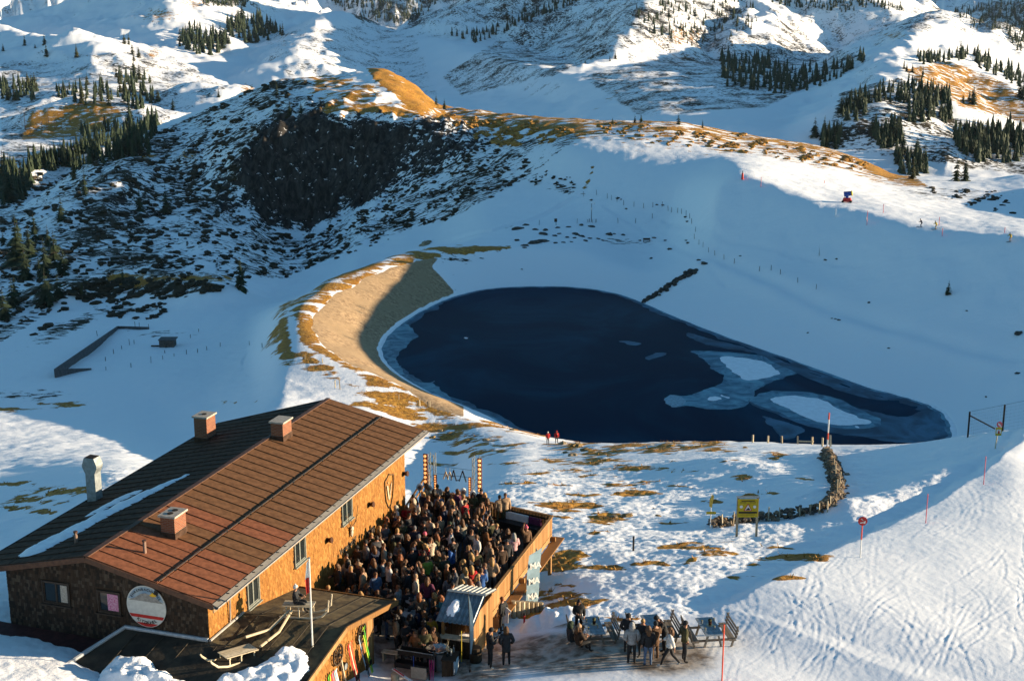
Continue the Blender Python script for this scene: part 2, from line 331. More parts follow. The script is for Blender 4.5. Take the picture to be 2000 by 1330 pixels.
# ---- ski tracks and footprints pressed into the snow (near ground)
def groove(P, w, dep):
    P = np.array(P); j0 = np.searchsorted(Y_, P[:, 1].min() - .6); j1 = np.searchsorted(Y_, P[:, 1].max() + .6)
    if j1 <= j0: return
    sx, sy = XX[j0:j1], YY[j0:j1]; i0 = max(np.searchsorted(A_, (P[:, 0] / P[:, 1]).min() - .012), 0); i1 = np.searchsorted(A_, (P[:, 0] / P[:, 1]).max() + .012)
    if i1 <= i0: return
    d, s_, _ = seg_dist(sx[:, i0:i1], sy[:, i0:i1], P)
    Z[j0:j1, i0:i1] += -dep * np.exp(-(d / w) ** 2) + .8 * dep * np.exp(-((d * s_ - 1.8 * w) / (1.1 * w)) ** 2)
rs = np.random.RandomState(5)
for q in range(420):
    px, py = rs.uniform(1380, 2150), rs.uniform(940, 1340)
    P0 = at_y(px, py, 60 + rs.uniform(-6, 25)); P0 = hit(px, min(py, 1329)) if px < 2100 else P0
    sdq = seg_dist(np.array([P0[0]]), np.array([P0[1]]), PISTE); 
    if sdq[0][0] * sdq[1][0] < .8: continue
    ang = R(rs.normal(60, 24)); L = rs.uniform(1.5, 10); cur = rs.uniform(-.45, .45) / L * 2.2
    pts = []; x, y = P0[0], P0[1]
    for k in range(9):
        pts.append((x, y)); x += math.cos(ang) * L / 8; y += math.sin(ang) * L / 8; ang += cur * L / 8
    w = rs.uniform(.045, .08); dep = rs.uniform(.002, .008); groove(pts, w, dep)
    if rs.rand() < .65:
        off = rs.uniform(.3, .55); groove([(a + off, b + .05) for a, b in pts], w, dep)
for pl_, w_, d_ in (([(1390, 500), (1500, 545), (1620, 600), (1750, 640), (1880, 675), (1999, 700)], 1.7, .42), ([(1150, 372), (1100, 400), (1035, 432), (960, 452), (880, 470)], 1.0, .35), ([(1300, 430), (1420, 470), (1560, 500), (1700, 520)], 1.0, .14), ([(1180, 400), (1300, 470), (1420, 560)], .8, .12)): groove([hit(*q)[:2] for q in pl_], w_, d_)
JN, IN = Z.shape
# ---------------------------------------------------------------- ground masks (world-space areas of grass, rock, gravel)
PXg, PYg = project(XX, YY, Z)
def ell(cx, cy, rx, ry, rot=0):
    c, s = math.cos(R(rot)), math.sin(R(rot)); dx = PXg - cx; dy = PYg - cy
    return np.clip(1.35 - np.hypot((dx * c + dy * s) / rx, (-dx * s + dy * c) / ry), 0, 1)
def pxpoly(pts, blur=0):
    P = np.array(pts, float); m = inside_poly(PXg, PYg, P).astype(float); return m
grass = np.zeros(Z.shape); rock = np.zeros(Z.shape); tan_ = np.zeros(Z.shape); dirt = np.zeros(Z.shape); heath = np.zeros(Z.shape)
near_f = (YY > 62) & (YY < 232)
NEAR_PATCH = [(1290, 871, 150, 8), (1180, 850, 60, 8), (1100, 845, 90, 14), (1010, 832, 70, 12), (1120, 872, 40, 16), (1170, 884, 26, 10), (1290, 880, 60, 9), (960, 828, 80, 9), (870, 830, 60, 14), (910, 858, 70, 14), (850, 800, 40, 12), (935, 885, 24, 12), (880, 884, 40, 5), (1180, 898, 60, 6), (1230, 915, 70, 8), (1120, 918, 60, 6), (1310, 917, 60, 7), (1150, 928, 40, 5), (1510, 892, 24, 9), (1390, 866, 40, 5), (1240, 962, 28, 8), (1120, 990, 62, 13), (1080, 985, 40, 6), (1190, 1012, 50, 12), (1210, 1003, 40, 7), (1310, 1022, 50, 5), (1380, 1074, 86, 14), (1330, 1064, 50, 8), (1510, 1068, 40, 5), (1340, 1094, 22, 6), (1540, 1087, 100, 7), (1600, 1092, 30, 6), (1180, 1108, 50, 6), (1090, 1100, 60, 26), (1140, 1085, 22, 8), (1480, 1102, 30, 4), (1540, 1128, 30, 4), (1460, 935, 40, 5), (1560, 935, 34, 6), (1480, 965, 24, 4), (1270, 942, 24, 4), (1010, 945, 50, 4), (1200, 945, 60, 4), (1350, 905, 40, 4), (1330, 950, 30, 3), (1150, 905, 30, 5), (1080, 900, 30, 4), (1050, 925, 40, 4), (1420, 900, 30, 3), (1400, 980, 30, 4), (1150, 965, 36, 4), (1080, 1010, 40, 5), (1280, 990, 30, 5), (1170, 1040, 36, 4), (1260, 1100, 28, 4), (1430, 1125, 30, 4), (1000, 870, 40, 6), (960, 880, 30, 5), (1400, 880, 36, 4), (1220, 880, 36, 6), (1090, 948, 60, 4), (1000, 905, 40, 4), (1070, 1165, 75, 24), (1130, 1180, 60, 12), (1200, 1208, 40, 8), (1040, 1195, 40, 14), (1100, 1140, 30, 7), (760, 800, 30, 6), (720, 790, 40, 6), (850, 905, 18, 10), (60, 975, 60, 12), (120, 960, 60, 9), (180, 958, 50, 9), (20, 990, 60, 8), (100, 1000, 40, 5), (30, 945, 40, 5), (460, 787, 18, 4), (130, 1322, 24, 6), (40, 760, 70, 8), (110, 790, 60, 6), (30, 800, 50, 5), (150, 770, 30, 4), (1310, 863, 40, 5)]
PX0, PY0 = PXg, PYg; nfz = near_f * 1.0; wm = near_f[:, 0] | near_f.any(1); PXg = PX0.copy(); PYg = PY0.copy(); PXg[wm] += 34 * fbm(XX[wm] / 2.6, YY[wm] / 3.4, 131, 4); PYg[wm] += 4.5 * fbm(XX[wm] / 2.2, YY[wm] / 2.6, 137, 4)
for q in NEAR_PATCH: grass = np.maximum(grass, ell(*q) * near_f * .76)
PXg, PYg = PX0, PY0
dam = (DP > 0) & (YY > 140)
leftside = sstep(8, -14, XX) * (YY > 150)
edge_t = 12.6 + .8 * gnoise(XX / 9, YY / 9, 81)
tanm = ((DP > .5) & (DP < edge_t)).astype(float) * ((XX < 0) & (PXg < 905) & (PYg > 497 - 0 * PXg)) * (1 - pxpoly([(842, 520), (895, 578), (960, 570), (960, 470), (880, 480)]))
tan_ = np.maximum(tan_, tanm)
gband = sstep(edge_t - .6, edge_t + .3, DP) * (1 - sstep(19, 23.5, DP)) * leftside * (DP < 60) * (.8 + .35 * gnoise(XX / 5, YY / 5, 85))
gband = gband * np.where((YY > 300) & (DP > 21), .25, 1); grass = np.maximum(grass, gband * .82 * (PXg < 960) * (YY < 345))
grass = np.maximum(grass, sstep(edge_t - .6, edge_t + .3, DP) * (1 - sstep(15, 18, DP)) * ((PXg > 830) & (PXg < 1000) & (YY > 300) & (XX < 0)) * .8)
for q in [(560, 640, 26, 70), (600, 700, 60, 14, 30), (680, 745, 60, 10, 30), (560, 680, 26, 24)]: grass = np.maximum(grass, ell(*q) * ((YY > 150) & (YY < 300)) * .9)
grass *= 1 - .9 * np.clip(ell(575, 655, 12, 50, -12) + ell(640, 705, 60, 6, 28) + ell(690, 742, 34, 10, 24), 0, 1) * (YY > 150) * (YY < 300)
# middle ridge crest
mr = (YY > 380) & (YY < 625)
cx_ = [-500, 560, 650, 740, 870, 1000, 1150, 1300, 1450, 1600, 1700, 1760, 1800, 2600]; cy_ = [900, 155, 150, 137, 212, 226, 236, 240, 264, 288, 320, 345, 380, 900]
below = PYg - np.interp(PXg, cx_, cy_)
grass = np.maximum(grass, np.clip(1.05 - below / 62, 0, 1) * mr * (below > -25) * sstep(840, 900, PXg) * .66)
grass = np.maximum(grass, np.clip(1.05 - np.abs(PYg - np.interp(PXg, [640, 740, 870, 1000, 1080, 1140], [212, 214, 225, 250, 248, 258])) / 26, 0, 1) * mr * ((PXg > 620) & (PXg < 1145)) * .8)
grass = np.maximum(grass, pxpoly([(712, 130), (760, 128), (830, 165), (885, 212), (800, 214), (770, 185), (735, 160)]) * mr)
grass = np.maximum(grass, pxpoly([(1640, 285), (1700, 300), (1770, 345), (1740, 352), (1690, 330)]) * mr)
for q in [(640, 160, 70, 22), (690, 185, 70, 25), (490, 268, 24, 5), (365, 308, 34, 8), (290, 306, 30, 5), (600, 150, 60, 10)]: grass = np.maximum(grass, ell(*q) * mr * .62)
grass = np.maximum(grass, ell(250, 545, 60, 16) * ((YY > 250) & (YY < 420)) * .8); grass = np.maximum(grass, ell(370, 545, 100, 9) * ((YY > 250) & (YY < 420)) * .75)
piste2 = np.clip(pxpoly([(1140, 272), (1185, 275), (1215, 300), (1500, 310), (1700, 350), (1560, 400), (1480, 350), (1200, 345), (1160, 370), (1140, 330)]), 0, 1)
grass *= 1 - piste2 * mr * .96
# far slopes
fr = YY > 640
for pts, w in ((((1760, 135), (1850, 118), (1960, 160), (2010, 200), (2010, 245), (1900, 215), (1820, 190)), .62), (((60, 215), (200, 195), (250, 225), (180, 265), (40, 275)), .72), (((1130, 245), (1300, 60), (1420, 20), (1480, 100), (1300, 120)), .2)):
    grass = np.maximum(grass, pxpoly(pts) * fr * w)
for q in [(310, 30, 50, 14), (380, 8, 30, 12), (300, 105, 16, 10), (480, 175, 26, 12), (1340, 70, 60, 26), (1750, 70, 40, 8)]: grass = np.maximum(grass, ell(*q) * fr * .5)
# rock
rock = np.maximum(rock, pxpoly([(470, 300), (515, 255), (610, 222), (700, 235), (760, 225), (860, 232), (955, 262), (930, 300), (860, 330), (800, 362), (750, 392), (700, 408), (662, 412), (650, 440), (622, 436), (604, 466), (585, 440), (562, 456), (540, 425), (515, 432), (500, 402), (472, 398)]) * ((YY > 430) & (YY < 530)))
for q in [(430, 330, 60, 34, -35), (455, 400, 60, 26, -35), (505, 440, 50, 20, -30), (540, 240, 60, 22, -20), (900, 300, 70, 26, -25), (965, 278, 60, 18, -15), (820, 335, 80, 30, -30), (740, 415, 60, 20, -25), (640, 470, 60, 14, -20), (300, 420, 70, 18, -35), (380, 300, 60, 20, -35), (1010, 262, 60, 14, -10), (250, 380, 60, 16, -35), (620, 205, 70, 12, -8)]: rock = np.maximum(rock, ell(*q) * ((YY > 400) & (YY < 620)) * .56)
rock = np.maximum(rock, ell(870, 265, 60, 34) * ((YY > 430) & (YY < 530)) * .7)
for q in [(1270, 40, 70, 34, 30), (1390, 75, 60, 34), (1420, 30, 60, 20), (1540, 60, 40, 14), (820, 40, 70, 18, -20), (1050, 40, 90, 20, -25), (1790, 45, 60, 12, -20), (1830, 22, 40, 8)]: rock = np.maximum(rock, ell(*q) * fr * .55)
gz = np.gradient(Z, axis=0) / np.gradient(YY, axis=0); gx = np.gradient(Z, axis=1) / np.maximum(np.gradient(XX, axis=1), 1e-6); slope = np.hypot(gx, gz)
rock = np.maximum(rock, sstep(.42, .78, slope) * .56 * fr)
def pxline(pts, wd):
    P = np.array(pts, float); m = (PXg > P[:, 0].min() - 9) & (PXg < P[:, 0].max() + 9) & (PYg > P[:, 1].min() - 9) & (PYg < P[:, 1].max() + 9) & (YY > 250) & (YY < 560); o = np.zeros(Z.shape); d, _, _ = seg_dist(PXg[m], PYg[m], P); o[m] = np.clip(1.3 - d / wd, 0, 1); return o
# heath and shrub specks (per-area density)
lh = pxpoly([(-50, 330), (250, 285), (420, 205), (560, 150), (640, 170), (480, 290), (470, 420), (590, 470), (720, 400), (860, 320), (1000, 270), (1140, 262), (1060, 330), (900, 420), (700, 480), (560, 545), (250, 545), (120, 600), (-50, 700)]) * ((YY > 290) & (YY < 640))
heath = np.maximum(heath, lh * .52)
heath = np.maximum(heath, pxpoly([(200, 300), (560, 150), (640, 215), (480, 290), (470, 420), (250, 520), (150, 480)]) * ((YY > 290) & (YY < 640)) * .57)
for q, w in (((270, 560, 230, 26), .72), ((130, 640, 120, 20, -25), .62), ((230, 605, 110, 10), .6), ((1150, 472, 190, 10), .45), ((900, 505, 50, 14), .6), ((880, 560, 40, 40), .45), ((1850, 380, 160, 22), .42), ((60, 770, 120, 20), .55), ((1060, 350, 120, 10, 20), .5), ((300, 650, 130, 10), .42), ((870, 850, 110, 24), .5)): heath = np.maximum(heath, ell(*q) * w)
for pts, w in ((((650, 0), (900, -30), (1300, -30), (1420, 20), (1330, 60), (1080, 150), (900, 190), (860, 150), (1000, 60)), .53), (((1130, 150), (1500, 60), (1700, 110), (1500, 210), (1250, 230)), .53), (((1640, 180), (1760, 150), (1900, 250), (2010, 260), (2010, 345), (1600, 290)), .57), (((0, 120), (300, 90), (450, 170), (300, 260), (0, 330)), .46), (((0, 230), (250, 250), (250, 330), (0, 380)), .5), (((500, 60), (800, 40), (860, 190), (560, 150)), .42), (((1500, -10), (2010, -10), (2010, 120), (1850, 60), (1600, 90)), .42)):
    heath = np.maximum(heath, pxpoly(pts) * fr * w)
heath = np.maximum(heath, pxline([(1150, 372), (1125, 386), (1100, 401), (1070, 418), (1035, 432), (1000, 442), (960, 452)], 2.0) * .6); heath = np.maximum(heath, pxline([(1000, 338), (1025, 350), (1050, 365), (1085, 372), (1112, 377)], 4) * .52); heath = np.maximum(heath, pxline([(1310, 414), (1345, 428), (1356, 460), (1372, 485)], 3) * .42)
grass = np.maximum(grass, pxline([(1159, 322), (1155, 340), (1148, 358), (1140, 368)], 3.2) * .9)
for pts in ([(650, -5), (865, -5), (835, 26), (775, 52), (700, 42)], [(390, -5), (490, -5), (482, 16), (400, 14)], [(1880, 15), (2005, -5), (2005, 60), (1910, 58)]): heath = np.maximum(heath, pxpoly(pts) * fr * .66)
heath *= (1 - np.clip(tan_ + PIST + piste2 * mr, 0, 1)); heath = np.where((DP > 0) & (DP < 30) & (XX > 0), heath * .0, heath); heath = np.where(DP < .4, 0, heath)
dirt = np.maximum(ell(1120, 1275, 190, 48), ell(1300, 1285, 130, 40)) * (YY < 70); dirt = np.maximum(dirt, ell(930, 1290, 90, 60) * (YY < 72)); dirt = np.maximum(dirt, ell(810, 1250, 110, 90) * (YY < 72)); dirt = np.maximum(dirt, ell(1090, 1215, 70, 16) * (YY < 75) * .8)
rock *= np.where(YY < 560, .62 + .38 * sstep(800, 690, PXg), 1)
for _ in range(14): rock[:, 1:-1] = .25 * rock[:, :-2] + .5 * rock[:, 1:-1] + .25 * rock[:, 2:]; rock[1:-1] = .25 * rock[:-2] + .5 * rock[1:-1] + .25 * rock[2:]
for nm in ('grass', 'rock', 'tan_', 'dirt', 'heath'):
    a = globals()[nm]; a[:, 1:-1] = .25 * a[:, :-2] + .5 * a[:, 1:-1] + .25 * a[:, 2:]; a[1:-1] = .25 * a[:-2] + .5 * a[1:-1] + .25 * a[2:]
# relief on the cliff and grass tussocks
cl = rock * (YY < 560); Z += cl * (3.2 * fbm(XX / 9, YY / 5, 91, 5) - 3.0 * np.abs(gnoise(XX / 5.5 + .5 * gnoise(YY / 9, XX / 9, 3), YY / 26, 93)) - 1.6 * np.abs(gnoise(XX / 2.1, YY / 14, 97)) + 1.8)
tus = np.clip(grass * 1.4 - .3, 0, 1) * ((YY > 62) & (YY < 235)); Z += tus * (.10 * fbm(XX / .9, YY / .9, 95, 3) + .015)
# ---------------------------------------------------------------- materials
def new_mat(name):
    m = bpy.data.materials.new(name); m.use_nodes = True; nt = m.node_tree
    b = nt.nodes['Principled BSDF']; b.inputs['Specular IOR Level'].default_value = .25
    return m, nt, b
def nd(nt, t, **kw):
    n = nt.nodes.new(t)
    for k, v in kw.items():
        if k in ('operation', 'blend_type', 'data_type', 'noise_dimensions', 'attribute_name', 'feature', 'wave_type', 'bands_direction', 'attribute_type', 'interpolation_type', 'clamp'): setattr(n, k, v)
        else: n.inputs[k].default_value = v
    return n
def mixc(nt, fac, a, b):
    n = nt.nodes.new('ShaderNodeMix'); n.data_type = 'RGBA'
    for sock, v in ((n.inputs[0], fac), (n.inputs[6], a), (n.inputs[7], b)):
        if isinstance(v, bpy.types.NodeSocket): nt.links.new(v, sock)
        elif sock == n.inputs[0]: sock.default_value = v
        else: sock.default_value = (*v, 1)
    return n.outputs[2]
def mth(nt, op, a, b=0., c=None, clamp=False):
    n = nt.nodes.new('ShaderNodeMath'); n.operation = op; n.use_clamp = clamp
    for i, v in enumerate((a, b) if c is None else (a, b, c)):
        if isinstance(v, bpy.types.NodeSocket): nt.links.new(v, n.inputs[i])
        else: n.inputs[i].default_value = v
    return n.outputs[0]
def ramp(nt, x, lo, hi):
    n = nt.nodes.new('ShaderNodeMapRange'); n.interpolation_type = 'SMOOTHSTEP'; n.inputs[1].default_value = lo; n.inputs[2].default_value = hi
    nt.links.new(x, n.inputs[0]); return n.outputs[0]
def noise(nt, vec, scale, detail=4, rough=.55, dist=0):
    n = nt.nodes.new('ShaderNodeTexNoise'); n.inputs['Scale'].default_value = scale; n.inputs['Detail'].default_value = detail; n.inputs['Roughness'].default_value = rough; n.inputs['Distortion'].default_value = dist
    if vec is not None: nt.links.new(vec, n.inputs['Vector'])
    return n.outputs[0]
def plain(name, col, rough=.6, var=.15, scale=6, bump=0, metal=0, spec=None, col2=None):
    """a procedural surface: base colour with soft variation of value and an optional fine bump"""
    m, nt, b = new_mat(name); tc = nt.nodes.new('ShaderNodeTexCoord'); f = noise(nt, tc.outputs['Object'], scale, 5, .6)
    c2 = col2 or tuple(min(1, c * (1 + 2 * var)) for c in col); c1 = tuple(c * (1 - var) for c in col) if col2 is None else col
    nt.links.new(mixc(nt, ramp(nt, f, .3, .7), c1, c2), b.inputs['Base Color']); b.inputs['Roughness'].default_value = rough; b.inputs['Metallic'].default_value = metal
    if spec is not None: b.inputs['Specular IOR Level'].default_value = spec
    if bump:
        bp = nt.nodes.new('ShaderNodeBump'); bp.inputs['Strength'].default_value = 1; bp.inputs['Distance'].default_value = bump; nt.links.new(noise(nt, tc.outputs['Object'], scale * 4, 4), bp.inputs['Height']); nt.links.new(bp.outputs[0], b.inputs['Normal'])
    return m
SNOW_C = (.86, .87, .89)
def make_ground():
    m, nt, b = new_mat('ground_surface'); geo = nt.nodes.new('ShaderNodeNewGeometry'); P = geo.outputs['Position']
    at = nd(nt, 'ShaderNodeAttribute', attribute_name='cover'); sep = nt.nodes.new('ShaderNodeSeparateColor'); nt.links.new(at.outputs['Color'], sep.inputs[0])
    at2 = nd(nt, 'ShaderNodeAttribute', attribute_name='cover2'); sep2 = nt.nodes.new('ShaderNodeSeparateColor'); nt.links.new(at2.outputs['Color'], sep2.inputs[0])
    g, r, t = sep.outputs[0], sep.outputs[1], sep.outputs[2]; dirtv, heathv, pistv = sep2.outputs[0], sep2.outputs[1], sep2.outputs[2]
    mg = nt.nodes.new('ShaderNodeMapping'); nt.links.new(P, mg.inputs[0]); mg.inputs['Scale'].default_value = (.55, 1.15, 1.0); n1 = noise(nt, mg.outputs[0], .26, 9, .68); n2 = noise(nt, P, 1.6, 6, .6); n3 = noise(nt, P, .05, 6, .6)
    mp = nt.nodes.new('ShaderNodeMapping'); nt.links.new(P, mp.inputs[0]); mp.inputs['Rotation'].default_value = (0, 0, R(-35)); mp.inputs['Scale'].default_value = (.34, .85, .6)
    n4 = noise(nt, mp.outputs[0], 1.0, 6, .62)
    big = noise(nt, P, .16, 5, .6)
    fg = ramp(nt, mth(nt, 'ADD', g, mth(nt, 'MULTIPLY', mth(nt, 'SUBTRACT', n1, .5), 3.0)), .47, .56)
    fh = ramp(nt, mth(nt, 'ADD', mth(nt, 'MULTIPLY', heathv, 1.0), mth(nt, 'ADD', mth(nt, 'MULTIPLY', mth(nt, 'SUBTRACT', n4, .5), 1.5), mth(nt, 'MULTIPLY', mth(nt, 'SUBTRACT', n3, .5), 1.1))), .53, .60)
    fh = mth(nt, 'MULTIPLY', fh, ramp(nt, heathv, .05, .2))
    fg = mth(nt, 'MULTIPLY', fg, ramp(nt, g, .03, .15))
    fr_ = ramp(nt, mth(nt, 'ADD', r, mth(nt, 'ADD', mth(nt, 'MULTIPLY', mth(nt, 'SUBTRACT', n4, .5), 1.9), mth(nt, 'MULTIPLY', mth(nt, 'SUBTRACT', n3, .5), 1.5))), .42, .50); fr_ = mth(nt, 'MULTIPLY', fr_, ramp(nt, r, .02, .1))
    snow = mixc(nt, n2, tuple(c * .96 for c in SNOW_C), SNOW_C)
    gc = mixc(nt, ramp(nt, n2, .3, .7), (.17, .078, .013), (.52, .265, .042)); gc = mixc(nt, mth(nt, 'MULTIPLY', ramp(nt, big, .45, .65), .5), gc, (.33, .135, .022))
    hc = mixc(nt, n2, (.012, .014, .008), (.05, .035, .016))
    sx = nt.nodes.new('ShaderNodeMapping'); nt.links.new(P, sx.inputs[0]); sx.inputs['Scale'].default_value = (1, 1, .12)
    rn = noise(nt, sx.outputs[0], .55, 8, .65); rc = mixc(nt, ramp(nt, rn, .35, .72), (.006, .0055, .005), (.062, .054, .047))
    rc = mixc(nt, ramp(nt, noise(nt, mp.outputs[0], .9, 6, .65), .63, .67), rc, SNOW_C)
    tn = noise(nt, P, 1.2, 7, .7); tcx = mixc(nt, ramp(nt, tn, .3, .7), (.16, .105, .058), (.46, .32, .185)); tcx = mixc(nt, ramp(nt, big, .35, .7), tcx, (.33, .23, .13))
    dc = mixc(nt, ramp(nt, n2, .35, .65), (.16, .115, .08), (.50, .43, .36))
    col = mixc(nt, ramp(nt, mth(nt, 'ADD', dirtv, mth(nt, 'MULTIPLY', mth(nt, 'SUBTRACT', n1, .5), .9)), .3, .75), snow, dc)
    col = mixc(nt, fh, col, hc); col = mixc(nt, fg, col, gc); col = mixc(nt, fr_, col, rc); col = mixc(nt, ramp(nt, t, .35, .6), col, tcx)
    nt.links.new(col, b.inputs['Base Color']); b.inputs['Roughness'].default_value = .75; b.inputs['Specular IOR Level'].default_value = .15
    bp = nt.nodes.new('ShaderNodeBump'); bp.inputs['Strength'].default_value = .6; bp.inputs['Distance'].default_value = .12
    hh = mth(nt, 'ADD', mth(nt, 'ADD', mth(nt, 'MULTIPLY', noise(nt, P, 3.2, 6, .6), mth(nt, 'MULTIPLY_ADD', pistv, -.28, .5)), mth(nt, 'MULTIPLY', noise(nt, P, .45, 5, .6), mth(nt, 'MULTIPLY_ADD', pistv, -1.4, 1.7))), mth(nt, 'MULTIPLY', mth(nt, 'ADD', fg, fh), mth(nt, 'MULTIPLY', noise(nt, P, 2.2, 6, .7), 2.5)))
    nt.links.new(hh, bp.inputs['Height']); nt.links.new(bp.outputs[0], b.inputs['Normal'])
    return m
M_GROUND = make_ground()
me = bpy.data.meshes.new('terrain'); nv = JN * IN
me.vertices.add(nv); me.vertices.foreach_set('co', np.stack([XX, YY, Z], -1).astype(np.float32).ravel())
idx = np.arange(nv).reshape(JN, IN); quads = np.stack([idx[:-1, :-1], idx[:-1, 1:], idx[1:, 1:], idx[1:, :-1]], -1).reshape(-1, 4)
nq = len(quads); me.loops.add(nq * 4); me.loops.foreach_set('vertex_index', quads.astype(np.int32).ravel())
me.polygons.add(nq); me.polygons.foreach_set('loop_start', np.arange(0, nq * 4, 4, dtype=np.int32)); me.polygons.foreach_set('loop_total', np.full(nq, 4, np.int32)); me.polygons.foreach_set('use_smooth', np.ones(nq, bool))
me.update(calc_edges=True)
ca = me.color_attributes.new('cover', 'FLOAT_COLOR', 'POINT'); ca.data.foreach_set('color', np.stack([grass, rock, tan_, np.ones_like(Z)], -1).astype(np.float32).ravel())
ca = me.color_attributes.new('cover2', 'FLOAT_COLOR', 'POINT'); ca.data.foreach_set('color', np.stack([dirt, heath, PIST, np.ones_like(Z)], -1).astype(np.float32).ravel())
me.materials.append(M_GROUND)
ground = tag(link('terrain', me), kind='structure')
# ---------------------------------------------------------------- thin mountain haze
zb_, zt_ = float(Z.min()) - 1.0, max(CAM_H, float(Z.max())) + 20.0
hz_ = MB(); hz_.box((900, 2320, (zb_ + zt_) / 2), (6200, 2420, (zt_ - zb_) / 2)); haze_m = bpy.data.materials.new('haze_air'); haze_m.use_nodes = True; hn = haze_m.node_tree; hn.nodes.remove(hn.nodes['Principled BSDF'])
vp = hn.nodes.new('ShaderNodeVolumePrincipled'); vp.inputs['Color'].default_value = (.62, .80, 1.0, 1); vp.inputs['Density'].default_value = HAZE; vp.inputs['Anisotropy'].default_value = .1; hn.links.new(vp.outputs[0], hn.nodes['Material Output'].inputs['Volume'])
tag(hz_.obj('haze', haze_m), kind='stuff')
# ---------------------------------------------------------------- pond: dark water, ice, snow on the ice
def sheet(name, pts, z, th, mat, inset=0.0):
    n = len(pts); v = [(p[0], p[1], z) for p in pts] + [(p[0], p[1], z - th) for p in pts]
    bm = bmesh.new(); vs = [bm.verts.new(q) for q in v]; f = bm.faces.new(vs[:n]); 
    for k in range(n): bm.faces.new((vs[k], vs[n + k], vs[n + (k + 1) % n], vs[(k + 1) % n]))
    if f.normal.z < 0: bmesh.ops.reverse_faces(bm, faces=bm.faces)
    bmesh.ops.triangulate(bm, faces=[f]); bmesh.ops.recalc_face_normals(bm, faces=bm.faces)
    me = bpy.data.meshes.new(name); bm.to_mesh(me); bm.free(); me.materials.append(mat); return tag(link(name, me), kind='structure')
def make_water():
    m, nt, b = new_mat('dark_ice_water'); geo = nt.nodes.new('ShaderNodeNewGeometry'); P = geo.outputs['Position']
    f = noise(nt, P, .035, 8, .62, .8); nt.links.new(mixc(nt, ramp(nt, f, .42, .78), (.0012, .016, .040), (.006, .050, .095)), b.inputs['Base Color'])
    b.inputs['Roughness'].default_value = .18; b.inputs['IOR'].default_value = 1.06; b.inputs['Specular IOR Level'].default_value = .10
    bp = nt.nodes.new('ShaderNodeBump'); bp.inputs['Strength'].default_value = .3; bp.inputs['Distance'].default_value = .03; nt.links.new(noise(nt, P, 1.1, 5), bp.inputs['Height']); nt.links.new(bp.outputs[0], b.inputs['Normal'])
    return m
def make_ice(name, c1, c2, scale=.25):
    m, nt, b = new_mat(name); geo = nt.nodes.new('ShaderNodeNewGeometry'); P = geo.outputs['Position']
    f = noise(nt, P, scale, 8, .65, 1.2); nt.links.new(mixc(nt, ramp(nt, f, .35, .68), c1, c2), b.inputs['Base Color']); b.inputs['Roughness'].default_value = .45; b.inputs['IOR'].default_value = 1.2
    return m
M_WATER = make_water(); M_ICE = make_ice('grey_ice', (.035, .115, .18), (.17, .37, .46)); M_ICE2 = make_ice('thin_ice', (.008, .04, .075), (.05, .16, .25), .12); M_FROST = plain('frost_snow', SNOW_C, .8, .05, 1)
water = sheet('pond_water', POND, POND_Z, .3, M_WATER)
def px_sheet(name, pts, lift, mat, it=3, jit=.5):
    P = smooth_closed([at_z(px, py, POND_Z)[:2] for px, py in pts], it); P = P + jit * np.stack([fbm(P[:, 0] / 2.8, P[:, 1] / 2.8, 3, 3), fbm(P[:, 0] / 2.8, P[:, 1] / 2.8, 5, 3)], -1)
    return sheet(name, P, POND_Z + lift, .03, mat)
# ---- ice and snow on the pond
def ring(name, P, win, mat, lift):
    P = np.array(P); n = len(P); t = np.roll(P, -1, 0) - np.roll(P, 1, 0); t /= np.linalg.norm(t, axis=1)[:, None]
    nr_ = np.stack([-t[:, 1], t[:, 0]], -1); c = P.mean(0)
    if ((P - c) * nr_).sum() > 0: nr_ = -nr_
    s_ = np.arange(n) * 1.0; w = win(P) * (1 + .5 * gnoise(P[:, 0] / 5, P[:, 1] / 5, 3) + .25 * gnoise(P[:, 0] / 1.3, P[:, 1] / 1.3, 8)); Q = P + nr_ * np.maximum(w, .15)[:, None]
    mb = MB(); z = POND_Z + lift
    vs = [(*p, z) for p in P] + [(*q, z) for q in Q] + [(*p, z - .03) for p in P] + [(*q, z - .03) for q in Q]
    fs = []
    for k in range(n):
        k2 = (k + 1) % n; fs += [(k, k2, n + k2, n + k), (n + k, n + k2, 3 * n + k2, 3 * n + k)]
    mb.add(vs, fs); return tag(mb.obj(name, mat), kind='structure')
_sub = lambda P, m: [tuple(q) for q in P]
PD = smooth_closed(np.array(POND), 1)
ring('shore_ice', PD, lambda P: np.where(P[:, 0] > 55, 3.6, np.where((P[:, 1] > 300), 1.5, 2.2)), M_ICE2, .012)
ring('shore_frost', PD, lambda P: np.where(P[:, 0] > 60, .8, .42), M_FROST, .05)
ring('shore_rime', PD + np.array([[0, 0]]), lambda P: np.where(P[:, 0] > 55, 1.5, .9), M_ICE, .03)
ICE_A = [(1342, 685), (1411, 686), (1501, 695), (1519, 707), (1573, 725), (1531, 737), (1471, 762), (1468, 789), (1426, 801), (1381, 798), (1339, 790), (1327, 796), (1303, 789), (1300, 773), (1315, 771), (1342, 775), (1366, 765), (1405, 752), (1415, 741), (1408, 729), (1387, 719), (1378, 704), (1357, 690)]
ICE_B = [(1462, 777), (1495, 763), (1576, 764), (1641, 779), (1672, 797), (1714, 806), (1774, 818), (1800, 800), (1830, 806), (1858, 830), (1862, 850), (1840, 866), (1760, 866), (1700, 856), (1640, 849), (1560, 826), (1490, 800), (1466, 790)]
ICE_C = [(1486, 810), (1516, 820), (1546, 829), (1573, 834), (1555, 855), (1531, 862), (1513, 839), (1489, 819)]
